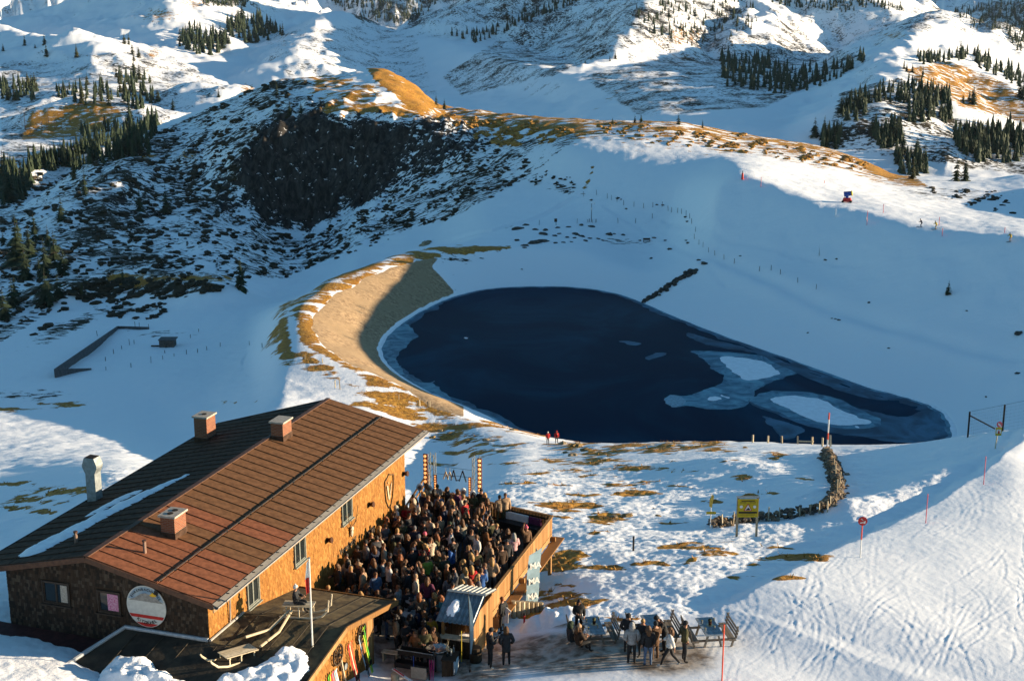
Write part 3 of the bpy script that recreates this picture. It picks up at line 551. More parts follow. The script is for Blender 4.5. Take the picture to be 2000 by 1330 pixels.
ICE_D = [(1339, 647), (1390, 664), (1441, 674), (1520, 700), (1600, 735), (1680, 765), (1750, 782), (1700, 782), (1600, 750), (1520, 712), (1483, 692), (1456, 685), (1387, 677), (1342, 658)]
ICE_E = [(1257, 700), (1291, 686), (1306, 691), (1269, 704)]; ICE_F = [(1206, 665), (1245, 667), (1254, 673), (1227, 674)]
ICE_G = [(744, 688), (750, 660), (775, 638), (790, 630), (803, 640), (819, 657), (800, 668), (789, 679), (776, 698), (777, 715), (800, 739), (830, 750), (852, 742), (845, 752), (867, 766), (891, 784), (880, 786), (832, 766), (784, 738), (752, 711)]
for nm, pts, lf, mt in (('ice_floe', ICE_A, .018, M_ICE), ('ice_floe', ICE_B, .018, M_ICE2), ('ice_floe', ICE_C, .022, M_ICE2), ('ice_floe', ICE_D, .022, M_ICE2), ('ice_floe', ICE_E, .016, M_ICE2), ('ice_floe', ICE_F, .016, M_ICE2), ('ice_floe', ICE_G, .022, M_ICE),
    ('ice_floe', [(1462, 777), (1495, 763), (1576, 765), (1641, 780), (1690, 806), (1730, 822), (1700, 838), (1640, 838), (1560, 822), (1500, 798), (1470, 790)], .024, M_ICE),
    ('ice_floe', [(1300, 774), (1320, 771), (1338, 780), (1336, 792), (1318, 796), (1303, 789)], .028, plain('broken_ice', (.16, .27, .34), .5, .3, 2.5)),
    ('snow_on_ice', [(1402, 695), (1441, 698), (1495, 706), (1525, 727), (1513, 735), (1453, 746), (1444, 733), (1414, 713)], .05, M_FROST),
    ('snow_on_ice', [(1501, 780), (1516, 774), (1561, 774), (1612, 781), (1641, 801), (1671, 814), (1706, 823), (1689, 831), (1611, 829), (1564, 812), (1543, 799), (1517, 788)], .05, M_FROST),
    ('snow_on_ice', [(1381, 777), (1396, 772), (1412, 776), (1399, 784), (1384, 784)], .05, M_FROST), ('snow_on_ice', [(1408, 769), (1426, 777), (1420, 780)], .05, M_FROST), ('snow_on_ice', [(1352, 779), (1420, 773), (1424, 776), (1380, 781)], .045, M_ICE),
    ('snow_on_ice', [(1670, 833), (1682, 832), (1680, 836), (1671, 836)], .05, M_FROST), ('snow_on_ice', [(904, 660), (911, 659), (911, 662), (905, 663)], .05, M_FROST)): px_sheet(nm, pts, lf, mt)
# ================================================================ THE HUT
AZ = R(17.59); HO = np.array([-12.67, 54.84, 0.0]); HD = np.array([math.sin(AZ), math.cos(AZ), 0]); HP = np.array([math.cos(AZ), -math.sin(AZ), 0])
def hw(t, s, z): return HO + t * HP + s * HD + np.array([0, 0, z])       # hut coordinates -> world
HUT_RZ = -AZ
def wood_mat(name, cols, rough=.75, grain=(1, 1, 12), spec=.2, island=True):
    """wood with a tone of its own for every separate board or shingle, and grain"""
    m, nt, b = new_mat(name); geo = nt.nodes.new('ShaderNodeNewGeometry'); tc = nt.nodes.new('ShaderNodeTexCoord')
    mp = nt.nodes.new('ShaderNodeMapping'); nt.links.new(tc.outputs['Object'], mp.inputs[0]); mp.inputs['Scale'].default_value = grain
    oi = nt.nodes.new('ShaderNodeObjectInfo')
    f = mth(nt, 'FRACT', mth(nt, 'ADD', geo.outputs['Random Per Island'], oi.outputs['Random']))
    g = noise(nt, mp.outputs[0], 1.5, 5, .6)
    c = mixc(nt, ramp(nt, f, .0, .55), cols[0], cols[1]); c = mixc(nt, ramp(nt, f, .6, 1.), c, cols[2]); c = mixc(nt, mth(nt, 'MULTIPLY', ramp(nt, g, .4, .75), .6), c, tuple(q * .55 for q in cols[0]))
    nt.links.new(c, b.inputs['Base Color']); b.inputs['Roughness'].default_value = rough; b.inputs['Specular IOR Level'].default_value = spec
    return m
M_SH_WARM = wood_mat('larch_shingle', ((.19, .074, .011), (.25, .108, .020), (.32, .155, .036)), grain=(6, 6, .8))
M_SH_DARK = wood_mat('shaded_shingle', ((.016, .011, .008), (.040, .023, .013), (.075, .055, .038)), grain=(6, 6, .8))  # gable shingles: the shade on that wall is put into these darker browns
M_PLANK = wood_mat('larch_plank', ((.19, .090, .026), (.27, .135, .046), (.34, .19, .075)), grain=(5, 5, .6))
M_WALLBASE = plain('wall_backing', (.03, .018, .010), .9)
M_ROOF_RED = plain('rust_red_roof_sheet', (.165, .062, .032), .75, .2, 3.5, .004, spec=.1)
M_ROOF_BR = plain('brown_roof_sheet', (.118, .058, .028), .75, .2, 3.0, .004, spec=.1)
M_ROOF_DK = plain('shaded_brown_roof_sheet', (.052, .029, .019), .8, .3, 2.5, .004, spec=.1)  # brown sheet with the left slope's shade put into its colour; also chimney flashing
M_ROOFBASE = plain('roof_underlay', (.012, .009, .008), .9); M_TRIM = plain('brown_trim', (.07, .032, .018), .6, .2, 5)
M_GUTTER = plain('zinc_gutter', (.27, .25, .23), .6, .12, 3); M_DARKMETAL = plain('dark_metal', (.02, .02, .021), .5, .2, 8, metal=.5)
M_GALV = plain('galvanised_sheet', (.20, .22, .225), .5, .18, 4, metal=.4); M_CONC = plain('concrete_cap', (.30, .27, .23), .85, .18, 8, .004)
M_FELT = plain('roofing_felt', (.030, .023, .015), .9, .3, 1.6, .02, col2=(.12, .09, .045)); M_FELT2 = plain('roofing_felt_shaded', (.026, .021, .016), .92, .3, 1.2, .02, col2=(.062, .050, .034))  # second felt, near slope and seams: the near slope's cast shade is in its colour
M_FRAME = plain('grey_window_frame', (.15, .16, .14), .55, .12, 9); M_FRAME_D = plain('dark_window_frame', (.035, .024, .017), .6, .2, 9)
M_BRASSY = plain('brown_lamp_metal', (.05, .018, .008), .45, .2, 10, metal=.3)
def glass_mat(name, col):
    m, nt, b = new_mat(name); tc = nt.nodes.new('ShaderNodeTexCoord'); nt.links.new(mixc(nt, noise(nt, tc.outputs['Object'], 3, 3), tuple(c * .6 for c in col), tuple(c * 1.3 for c in col)), b.inputs['Base Color'])
    b.inputs['Roughness'].default_value = .06; b.inputs['Specular IOR Level'].default_value = .6; return m
M_GLASS = glass_mat('dark_window_glass', (.012, .016, .018))
def brick_mat():
    m, nt, b = new_mat('chimney_brick'); tc = nt.nodes.new('ShaderNodeTexCoord'); mp = nt.nodes.new('ShaderNodeMapping'); nt.links.new(tc.outputs['Object'], mp.inputs[0]); mp.inputs['Rotation'].default_value = (R(90), 0, R(0))
    geo = nt.nodes.new('ShaderNodeNewGeometry'); sp = nt.nodes.new('ShaderNodeSeparateXYZ'); nt.links.new(tc.outputs['Object'], sp.inputs[0]); cb = nt.nodes.new('ShaderNodeCombineXYZ')
    nt.links.new(mth(nt, 'ADD', sp.outputs[0], sp.outputs[1]), cb.inputs[0]); nt.links.new(sp.outputs[2], cb.inputs[1])
    bt = nt.nodes.new('ShaderNodeTexBrick'); nt.links.new(cb.outputs[0], bt.inputs[0]); bt.inputs['Scale'].default_value = 1; bt.inputs['Brick Width'].default_value = .25; bt.inputs['Row Height'].default_value = .085; bt.inputs['Mortar Size'].default_value = .012
    bt.inputs['Color1'].default_value = (.17, .042, .017, 1); bt.inputs['Color2'].default_value = (.24, .075, .030, 1); bt.inputs['Mortar'].default_value = (.20, .15, .11, 1)
    nt.links.new(bt.outputs[0], b.inputs['Base Color']); b.inputs['Roughness'].default_value = .85
    bp = nt.nodes.new('ShaderNodeBump'); bp.inputs['Strength'].default_value = .6; bp.inputs['Distance'].default_value = .02; bp.invert = True; nt.links.new(bt.outputs[1], bp.inputs['Height']); nt.links.new(bp.outputs[0], b.inputs['Normal']); return m
M_BRICK = brick_mat()
hut = thing('mountain_hut', 'large wooden ski hut with brown metal roof and orange shingle wall', 'hut', HO, HUT_RZ)
XW0, XW1, YW0, YW1 = -10.75, -.6, .6, 23.2; RW, EZ, RZ_ = 6.076, 3.40, 4.79; SLP = (RZ_ - EZ) / RW
def roof_z(x): return RZ_ - SLP * abs(x + RW)
w = MB(); prof = [(XW0, YW0, -6), (XW1, YW0, -6), (XW1, YW0, roof_z(XW1) - .17), (-RW, YW0, RZ_ - .17), (XW0, YW0, roof_z(XW0) - .17)]
w.prism(prof, (0, YW1 - YW0, 0)); w.obj('wall', M_WALLBASE, hut)
WIN_R = [(14.35, 15.65, 1.42, 2.86), (8.80, 10.02, 1.37, 2.72), (4.0, 5.15, 1.30, 2.62)]       # y0, y1, z0, z1 on the long wall
WIN_F = [(-8.87, -7.45, 2.03, 3.12), (-6.04, -4.88, 1.98, 3.04)]                                   # x0, x1, z0, z1 on the gable wall
DOOR = (17.5, 18.5, -1.8, -.25)
def shingles(u0, u1, z0, z1, place, holes, top=None, rw=.175, sw=(.07, .14), rs=random.Random(3), th=.018):
    mb = MB(); z = z0; row = 0
    while z < z1:
        u = u0 - rs.uniform(0, .1)
        while u < u1:
            wd = rs.uniform(*sw); a, b = max(u, u0), min(u + wd - .006, u1); u += wd
            if b - a < .03: continue
            zt = z + rw * 1.12; uc = (a + b) / 2
            if top and zt > top(uc): 
                zt = top(uc)
                if zt - z < .04: continue
            if any(a < h[1] and b > h[0] and z < h[3] and z + rw > h[2] for h in holes): continue
            o0 = th + rs.uniform(0, .012); o1 = .004; j = rs.uniform(-.015, .01)
            q = [(a, o0, z + j), (b, o0, z + j), (b, o1, zt), (a, o1, zt), (a, -.002, z + j), (b, -.002, z + j)]
            mb.add([place(*p) for p in q], [(0, 1, 2, 3), (4, 5, 1, 0), (0, 3, 4), (1, 5, 2)])
        z += rw; row += 1
    return mb
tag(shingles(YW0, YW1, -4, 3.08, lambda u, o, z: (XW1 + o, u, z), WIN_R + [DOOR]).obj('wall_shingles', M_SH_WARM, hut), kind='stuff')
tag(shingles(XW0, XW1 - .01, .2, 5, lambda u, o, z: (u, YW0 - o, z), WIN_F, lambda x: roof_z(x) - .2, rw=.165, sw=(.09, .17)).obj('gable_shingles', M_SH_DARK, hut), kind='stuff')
def window(parent, place, u0, u1, z0, z1, fm, nsash, depth=.09, extra=None):
    """place(u, out, z) maps wall coordinates to hut coordinates"""
    f = MB(); fw = .07
    def bx(a, b, c, d, o0, o1, mb):
        vs = [place(u, o, z) for z in (c, d) for o in (o0, o1) for u in (a, b)]
        mb.add(vs, [(0, 2, 3, 1), (4, 5, 7, 6), (0, 1, 5, 4), (2, 6, 7, 3), (0, 4, 6, 2), (1, 3, 7, 5)])
    bx(u0, u0 + fw, z0, z1, -.05, depth, f); bx(u1 - fw, u1, z0, z1, -.05, depth, f); bx(u0 + fw, u1 - fw, z1 - fw, z1, -.05, depth - .004, f); bx(u0 + fw, u1 - fw, z0, z0 + fw, -.05, depth - .004, f)
    fo = f.obj('window', fm, parent); n = nsash; W_ = (u1 - u0 - 2 * fw) / n
    for k in range(n):
        a = u0 + fw + k * W_; b = a + W_; s_ = MB(); e = .045
        bx(a, a + e, z0 + fw, z1 - fw, .0, .05, s_); bx(b - e, b, z0 + fw, z1 - fw, .0, .05, s_); bx(a + e, b - e, z1 - fw - e, z1 - fw, .0, .048, s_); bx(a + e, b - e, z0 + fw, z0 + fw + e, .0, .048, s_)
        s_.obj('sash', fm, fo)
        g = MB(); g.add([place(a + e, .02, z0 + fw + e), place(b - e, .02, z0 + fw + e), place(b - e, .02, z1 - fw - e), place(a + e, .02, z1 - fw - e)], [(0, 1, 2, 3)]); g.obj('pane', M_GLASS, fo)
    sl = MB(); bx(u0 - .08, u1 + .08, z0 - .06, z0 - .002, .0, depth + .08, sl); sl.obj('window_sill', fm, fo)
    return fo
pr = lambda u, o, z: (XW1 + o, u, z); pf = lambda u, o, z: (u, YW0 - o, z)
for q in WIN_R: window(hut, pr, *q, M_FRAME, 2)
wf1 = window(hut, pf, *WIN_F[0], M_FRAME_D, 2); wf2 = window(hut, pf, *WIN_F[1], M_FRAME_D, 1)
M_CURT = plain('pink_curtain', (.42, .09, .20), .8, .35, 14, col2=(.60, .36, .45)); M_CURT_W = plain('pale_curtain', (.35, .31, .26), .8, .2, 14)
def curtain(parent, x0, x1, z0, z1, mt):
    mb = MB(); n = 14; y = YW0 - .028; vs = [(x0 + (x1 - x0) * i / n, y - .012 * (i % 2), z) for z in (z0, z1) for i in range(n + 1)]
    mb.add(vs, [(i, i + 1, n + 2 + i, n + 1 + i) for i in range(n)]); mb.obj('curtain', mt, parent)
curtain(wf2, -5.55, -5.0, 2.12, 2.9, M_CURT); curtain(wf1, -7.95, -7.6, 2.16, 2.98, M_CURT_W)
d_ = MB(); d_.box((XW1 + .02, (DOOR[0] + DOOR[1]) / 2, (DOOR[2] + DOOR[3]) / 2), (.04, .5, .775)); do = d_.obj('door', M_FRAME_D, hut); MB().box((XW1 + .08, 17.65, -1.0), (.03, .02, .08)).obj('handle', M_GUTTER, do)
# roof slabs, sheets, trims
rb = MB(); TH = .16
for sg in (1, -1):
    xe = -RW + sg * RW; A = [(-RW, 0, RZ_), (xe, 0, EZ), (xe, 24.85, EZ), (-RW, 24.85, RZ_)]
    if sg < 0: A[2] = (xe, 22.6, EZ); A[3] = (-RW, 24.85, RZ_)
    rb.prism([(a, b, c - .03) for a, b, c in A], (0, 0, -TH))
roof = rb.obj('roof', M_ROOFBASE, hut)
NP = 31; PWD = 24.85 / NP; rr_ = random.Random(9)
def panel_mesh(name, L, mat):
    mb = MB(); mb.box((0, 0, .008), (L / 2 - .02, PWD / 2 - .014, .012)); mb.box((0, -PWD / 2 + .02, .03), (L / 2 - .02, .010, .026)); return mb.mesh(name, mat)
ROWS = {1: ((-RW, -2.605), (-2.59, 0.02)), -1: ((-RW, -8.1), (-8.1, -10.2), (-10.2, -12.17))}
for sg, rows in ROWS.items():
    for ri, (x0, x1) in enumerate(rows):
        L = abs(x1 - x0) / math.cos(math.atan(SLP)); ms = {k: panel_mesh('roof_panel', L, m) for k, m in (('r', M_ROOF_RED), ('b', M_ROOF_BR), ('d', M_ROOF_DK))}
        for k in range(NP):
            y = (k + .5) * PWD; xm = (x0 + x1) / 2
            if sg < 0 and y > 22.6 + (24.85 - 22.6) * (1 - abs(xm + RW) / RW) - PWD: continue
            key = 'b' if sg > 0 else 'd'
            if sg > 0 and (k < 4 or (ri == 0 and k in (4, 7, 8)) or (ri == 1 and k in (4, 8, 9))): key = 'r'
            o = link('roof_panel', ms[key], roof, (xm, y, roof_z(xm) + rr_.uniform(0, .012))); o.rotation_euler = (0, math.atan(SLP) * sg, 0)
rc_ = MB(); rc_.beam((-RW, -.02, RZ_ + .035), (-RW, 24.87, RZ_ + .035), .26, .05); rc_.obj('ridge_cap', M_TRIM, hut)
sgd = MB(); sgd.tube([(-2.6, .1, roof_z(-2.6) + .10), (-2.6, 24.7, roof_z(-2.6) + .10)], .032, 6)
for k in range(22): sgd.box((-2.6, .3 + k * 1.16, roof_z(-2.6) + .05), (.03, .02, .05))
sgd.obj('snow_guard', M_DARKMETAL, hut)
for sg in (1, -1):
    v = MB(); xe = -RW + sg * (RW + .03)
    v.beam((-RW, -.05, RZ_ - .10), (xe, -.05, EZ - .10), .06, .24); v.obj('verge_board', M_TRIM, hut)
    v = MB(); v.beam((-RW, 24.88, RZ_ - .10), (xe, 24.88 if sg > 0 else 22.62, EZ - .10), .06, .22); v.obj('verge_board', M_TRIM, hut)
fa = MB(); fa.beam((.03, -.02, EZ - .20), (.03, 24.87, EZ - .20), .05, .34); fa.obj('eaves_board', plain('tan_eaves_board', (.22, .135, .065), .7, .2, 6), hut)
gt = MB(); n_ = 8
ringp = [(math.cos(math.pi + math.pi * k / n_) * .13, math.sin(math.pi + math.pi * k / n_) * .13) for k in range(n_ + 1)]
pts = [(.19 + a, -.05, EZ - .05 + b) for a, b in ringp] + [(.19 + a * .82, -.05, EZ - .05 + b * .82) for a, b in ringp[::-1]]
gt.prism(pts, (0, 24.95, 0)); gto = gt.obj('gutter', M_GUTTER, hut)
hk = MB()
for k in range(32): hk.box((.10, .4 + k * .78, EZ + .035), (.06, .018, .014))
hk.obj('gutter_hooks', M_DARKMETAL, gto)
ef = MB(); ef.prism([(.015, -.03, EZ + .045), (.30, -.03, EZ - .085), (.30, -.03, EZ - .10), (.015, -.03, EZ + .03)], (0, 24.9, 0)); ef.obj('eaves_flashing', plain('pale_eaves_flashing', (.17, .155, .135), .6, .1, 4), hut)
gl = MB(); gl.tube([(-12.25, 0, EZ - .05), (-12.25, 22.6, EZ - .05)], .07, 6); gl.obj('gutter', M_DARKMETAL, hut)
dp_ = MB(); dp_.tube([(.12, 2.3, EZ - .12), (-.45, 2.3, EZ - .45), (-.52, 2.3, 1.5)], .045, 6); dp_.obj('downpipe', M_GUTTER, hut)
ra = MB()
for k in range(24): ra.beam((-.62, .4 + k * 1.04, roof_z(-.62) - .26), (-.05, .4 + k * 1.04, roof_z(-.05) - .26), .1, .12)
ra.obj('rafter_tails', M_WALLBASE, hut)
# chimneys, duct, pipes
def chimney(x, y, w, l, h, holes, up):
    z0 = roof_z(x) - .35; m_ = MB(); m_.box((0, 0, h / 2), (w / 2, l / 2, h / 2)); c = m_.obj('chimney', M_BRICK, hut); c.location = (x, y, z0)
    cp = MB(); cp.box((0, 0, h + .045), (w / 2 + .08, l / 2 + .08, .045)); cp.obj('chimney_cap', M_CONC, c)
    for k in range(holes):
        f = MB(); yy = (k - (holes - 1) / 2) * .42; f.tube([(0, yy, h + .08), (0, yy, h + .12)], .14, 10); f.obj('flue', M_ROOFBASE, c)
    fl = MB(); fl.prism([(-w / 2 - .12, -l / 2 - .15, .02 + SLP * 0), (w / 2 + .12, -l / 2 - .15, .02), (w / 2 + .12, l / 2 + .15, .02), (-w / 2 - .12, l / 2 + .15, .02)], (0, 0, .45)) if False else None
    fs = MB(); fs.box((0, 0, .42), (w / 2 + .03, l / 2 + .03, .16)); fs.obj('flashing', M_ROOF_DK, c)
chimney(-4.35, 4.35, .72, 1.0, 1.32, 2, 0); chimney(-5.6, 17.75, .72, 1.05, 1.3, 0, 0); chimney(-11.0, 18.9, .80, 1.0, 1.75, 1, 0)
du = MB(); du.box((0, 0, .75), (.27, .27, .95)); duo = du.obj('exhaust_duct', M_GALV, hut); duo.location = (-11.7, 9.0, 3.3)
hd = MB(); a_, b_ = .28, .42
sec = [(a_, 1.70), (b_, 2.0), (b_, 2.12), (a_, 2.5)]
vs = [(sx * q[0], sy * a_, q[1]) for q in sec for sx, sy in ((-1, -1), (1, -1), (1, 1), (-1, 1))]
hd.add(vs, [(4 * i + k, 4 * i + (k + 1) % 4, 4 * i + 4 + (k + 1) % 4, 4 * i + 4 + k) for i in range(3) for k in range(4)] + [(0, 3, 2, 1), (12, 13, 14, 15)]); hd.obj('duct_hood', M_GALV, duo)
MB().box((0, 0, 2.515), (.25, .25, .012)).obj('duct_opening', M_ROOFBASE, duo)
for x, y, h in ((-4.38, 1.94, .55), (-8.07, 2.17, .5)):
    p_ = MB(); p_.tube([(x, y, roof_z(x) - .1), (x, y, roof_z(x) + h)], .075, 8); po = p_.obj('vent_pipe', plain('pale_brown_pipe', (.20, .13, .10), .6), hut)
    q_ = MB(); q_.tube([(x, y, roof_z(x) + h + .001), (x, y, roof_z(x) + h + .07)], .10, 8); q_.obj('pipe_cap', M_TRIM, po)
# snow left on the shaded roof side
def roof_snow(pts, name='roof_snow', hgt=.16, seed=1, label=''):
    P = smooth_closed(np.array(pts, float), 2); P = P + .12 * np.stack([gnoise(P[:, 0] / .4, P[:, 1] / .4, seed), gnoise(P[:, 0] / .4, P[:, 1] / .4, seed + 1)], -1)
    bm = bmesh.new(); x0, y0 = P.min(0); x1, y1 = P.max(0); st = .14; nx = int((x1 - x0) / st) + 2; ny = int((y1 - y0) / st) + 2
    gx, gy = np.meshgrid(x0 + np.arange(nx) * st, y0 + np.arange(ny) * st, indexing='ij'); ins = inside_poly(gx, gy, P); d, _, _ = seg_dist(gx, gy, P, True)
    hz = np.where(ins, np.minimum(d / .35, 1) ** .6 * hgt * (.7 + .6 * fbm(gx / .7, gy / .7, seed, 3)), -.05)
    v = {}
    for i in range(nx):
        for j in range(ny):
            if ins[max(i - 1, 0):i + 2, max(j - 1, 0):j + 2].any(): v[i, j] = bm.verts.new((gx[i, j], gy[i, j], roof_z(gx[i, j]) + .03 + max(hz[i, j], -.04)))
    for (i, j) in list(v):
        q = [(i, j), (i + 1, j), (i + 1, j + 1), (i, j + 1)]
        if all(k in v for k in q) and any(ins[k] for k in q): bm.faces.new([v[k] for k in q])
    me = bpy.data.meshes.new(name); bm.to_mesh(me); bm.free(); me.materials.append(M_SNOWLUMP)
    for p in me.polygons: p.use_smooth = True
    return tag(link(name, me, None, HO, HUT_RZ), label, 'snow')
M_SNOWLUMP = plain('settled_snow', (.84, .85, .87), .8, .04, 3, .03)
roof_snow([(-10.6, .8), (-10.45, 3.0), (-10.0, 5.0), (-9.6, 7.2), (-8.9, 9.4), (-8.0, 11.5), (-7.6, 11.6), (-8.15, 8.8), (-8.6, 6.2), (-8.95, 4.0), (-9.15, 2.0), (-9.5, .9)], label='long streak of leftover snow on the shaded dark side of the hut roof')
roof_snow([(-10.5, 6.0), (-10.3, 7.8), (-9.9, 9.6), (-9.2, 9.9), (-9.55, 7.8), (-10.0, 6.1)], seed=5, hgt=.12, label='short strip of snow beside the long streak on the shaded roof')
# ---------------------------------------------------------------- annex on the right front corner
AR = [(-.62, 3.55, 1.36), (4.5, 3.55, 1.33), (4.5, 9.4, .02), (-.62, 9.2, .16)]
ax = MB(); T_ = np.array((0, 0, -.14)); ax.prism(AR, T_); ax.prism([(-.62, .57, 1.38), (4.5, .06, .80), (4.5, 3.549, 1.33), (-.62, 3.549, 1.36)], T_, 0)
ax.prism([(-4.75, .56, 1.40), (-.62, .565, 1.38), (4.5, .055, .80), (4.5, -5.2, -.05), (-7.6, -5.2, -.35)], T_, 1)
anx = ax.obj('annex_roof', [M_FELT, M_FELT2], hut)
sm = MB()
for k in range(1, 6):
    f_ = k / 6; xq = -.62 + f_ * 5.12; sm.beam((xq, 3.6, 1.355), (xq, 9.2, .12), .04, .02); sm.beam((xq, .45 - f_ * .4, 1.37 - .55 * f_), (xq, 3.5, 1.365), .05, .025)
for k in range(7): xq = -4 + k * 1.3; sm.beam((xq, .3, 1.38 - max(0, (xq + .6)) * .1), (xq - .6, -5, -.2), .05, .03)
sm.obj('felt_seam', M_FELT2, anx)
fz = MB(); fz.beam((4.53, 3.55, 1.30), (4.53, 9.45, -.02), .07, .24); fz.obj('fascia_board', M_PLANK, hut); fz = MB(); fz.beam((4.53, -5.2, -.1), (4.53, .06, .76), .07, .24); fz.beam((4.53, .06, .76), (4.53, 3.55, 1.30), .07, .24); fz.obj('fascia_board', M_PLANK, hut)
fz = MB(); fz.beam((-.6, 9.23, .12), (4.5, 9.43, -.03), .05, .2); fz.obj('fascia_board', M_PLANK, hut)
aw = MB(); aw.prism([(4.18, -5, -3), (4.18, 7.15, -3), (4.18, 7.15, .38), (4.18, 3.55, 1.18), (4.18, .06, .65), (4.18, -5, -.2)], (-4.6, 0, 0)); aw.obj('annex_wall', M_WALLBASE, hut)
topA = lambda y: (1.33 - .222 * (y - 3.55) if y > 3.55 else (1.33 - .152 * (3.55 - y) if y > .06 else .80 - .16 * (.06 - y))) - .16
tag(shingles(-5, 6.35, -2.4, 1.4, lambda u, o, z: (4.18 + o, u, z), [], topA).obj('annex_shingles', M_SH_WARM, hut), kind='stuff')
for k in range(5): MB().box((4.2, 6.44 + k * .16, -.95), (.025, .072, 1.33 - .018 * k)).obj('corner_plank', M_PLANK, hut)
fl_ = MB(); fl_.tube([(-.62, .53, 1.43), (-4.7, .52, 1.46), (-5.6, -1.2, .95), (-7.5, -5.0, -.2)], .10, 8); fl_.obj('roof_flashing', plain('pale_zinc_flashing', (.36, .38, .40), .5, .1, 4, metal=.3), hut)
f2 = MB(); f2.tube([(-.5, .5, 1.44), (-.50, 3.5, 1.42)], .06, 6); f2.obj('roof_flashing', M_GUTTER, hut)
lw = MB(); lw.prism([(-11.4, .58, .75), (-5.1, .58, .62), (-5.6, -.9, .42), (-11.8, -1.0, .55)], (0, 0, -.1)); lw.obj('lower_eave', plain('dark_red_lower_roof', (.05, .016, .014), .7, .25, 3), hut)
# snow lumps on the near annex roof
def snow_mass(name, pts, zf, hgt, seed, label, st=.12, origin=HO, rz=HUT_RZ, mat=None, rough=.42):
    P = smooth_closed(np.array(pts, float), 2); P = P + (.16 if hgt > .25 else .05) * np.stack([gnoise(P[:, 0] / .5, P[:, 1] / .5, seed), gnoise(P[:, 0] / .5, P[:, 1] / .5, seed + 1)], -1)
    bm = bmesh.new(); x0, y0 = P.min(0) - st; x1, y1 = P.max(0) + st; nx = int((x1 - x0) / st) + 2; ny = int((y1 - y0) / st) + 2
    gx, gy = np.meshgrid(x0 + np.arange(nx) * st, y0 + np.arange(ny) * st, indexing='ij'); ins = inside_poly(gx, gy, P); d, _, _ = seg_dist(gx, gy, P, True)
    hz = np.where(ins, np.minimum(d / (.4 if hgt < .8 else 1.0), 1) ** .55 * hgt * np.maximum(.25, .8 + rough * fbm(gx / .8, gy / .8, seed, 3)) + .045 * fbm(gx / .3, gy / .3, seed + 9, 3) * ins + .0, -.06); v = {}
    for i in range(nx):
        for j in range(ny):
            if ins[max(i - 1, 0):i + 2, max(j - 1, 0):j + 2].any(): v[i, j] = bm.verts.new((gx[i, j], gy[i, j], zf(gx[i, j], gy[i, j]) + hz[i, j]))
    for (i, j) in list(v):
        q = [(i, j), (i + 1, j), (i + 1, j + 1), (i, j + 1)]
        if all(k in v for k in q) and any(ins[k] for k in q): bm.faces.new([v[k] for k in q])
    me = bpy.data.meshes.new(name); bm.to_mesh(me); bm.free(); me.materials.append(mat or M_SNOWLUMP)
    for p in me.polygons: p.use_smooth = True
    return tag(link(name, me, None, origin, rz), label, 'snow')
def annex_z(x, y):
    if x > -.62 and y > .3: return 1.36 - .15 * max(0, 3.55 - y) * min(1, (x + .62) / 5)
    f = min(max((x + 4.75) / 9.2, 0), 1); return 1.40 - .6 * f * f - max(0, .5 - y) * (.19 if x > -4.7 else .26)
def annex_px(px, py):
    z = .5
    for _ in range(8):
        P = at_z(px, py, z) - HO; t_, s_ = float(P @ HP), float(P @ HD); z = annex_z(t_, s_) + .1
    return t_, s_
snow_mass('snow_heap', [annex_px(*q) for q in ((395, 1345), (440, 1312), (485, 1306), (528, 1284), (545, 1262), (570, 1258), (597, 1270), (602, 1300), (588, 1350))], annex_z, .34, 21, 'lumpy heap of half melted snow on the near annex roof below the sleds', .085)
snow_mass('snow_heap', [annex_px(*q) for q in ((178, 1338), (205, 1302), (235, 1268), (258, 1284), (285, 1280), (305, 1308), (360, 1325), (395, 1348))], annex_z, .36, 27, 'pile of snow on the dark roof at the bottom left beside the zinc flashing', .085)
# ================================================================ THINGS ON AND ABOUT THE HUT
def on_hut(name, label, cat, t, s, z, rz=0, group=None):
    return thing(name, label, cat, hw(t, s, z), HUT_RZ + rz, group)
M_OLDWOOD = wood_mat('grey_old_wood', ((.28, .22, .14), (.40, .33, .22), (.52, .44, .31)), grain=(3, 3, 3)); M_DKWOOD = wood_mat('dark_wood', ((.03, .018, .010), (.05, .030, .016), (.07, .045, .025)))
M_IRON = plain('black_iron', (.015, .014, .014), .5, .2, 8, metal=.4); M_BONE = plain('pale_bone', (.42, .36, .28), .6, .15, 12); M_ANTLER = plain('brown_antler', (.10, .055, .025), .6, .2, 12)
M_WHITE = plain('white_paint', (.62, .61, .58), .5, .06, 5); M_RED = plain('red_paint', (.42, .022, .018), .5, .1, 6); M_BLUE = plain('blue_paint', (.02, .06, .26), .5, .1, 6); M_YEL = plain('yellow_sign_paint', (.42, .30, .010), .5, .1, 6); M_BLACK = plain('black_paint', (.010, .010, .011), .5, .2, 6)
M_ORANGE = plain('orange_red_pole_paint', (.62, .07, .03), .5, .1, 6); M_PINK = plain('faded_pink_pole', (.55, .10, .12), .6, .1, 6); M_GREEN = plain('green_ski_paint', (.06, .30, .03), .4, .2, 7); M_LIME = plain('lime_ski_paint', (.30, .42, .03), .4, .2, 7); M_GREYBLUE = plain('grey_blue_ski_paint', (.20, .28, .33), .4, .2, 7)
# wall lamps, door lamp parts of the hut
for y, z in ((12.53, 1.31), (17.93, 1.27), (22.95, 1.32)):
    m_ = MB(); m_.tube([(XW1 + .02, y, z), (XW1 + .10, y, z + .02), (XW1 + .30, y, z + .05)], [.06, .10, .17], 8); lo = m_.obj('wall_lamp', M_BRASSY, hut); b_ = MB(); b_.box((XW1 + .03, y, z), (.03, .09, .12)); b_.obj('lamp_bracket', M_IRON, lo)
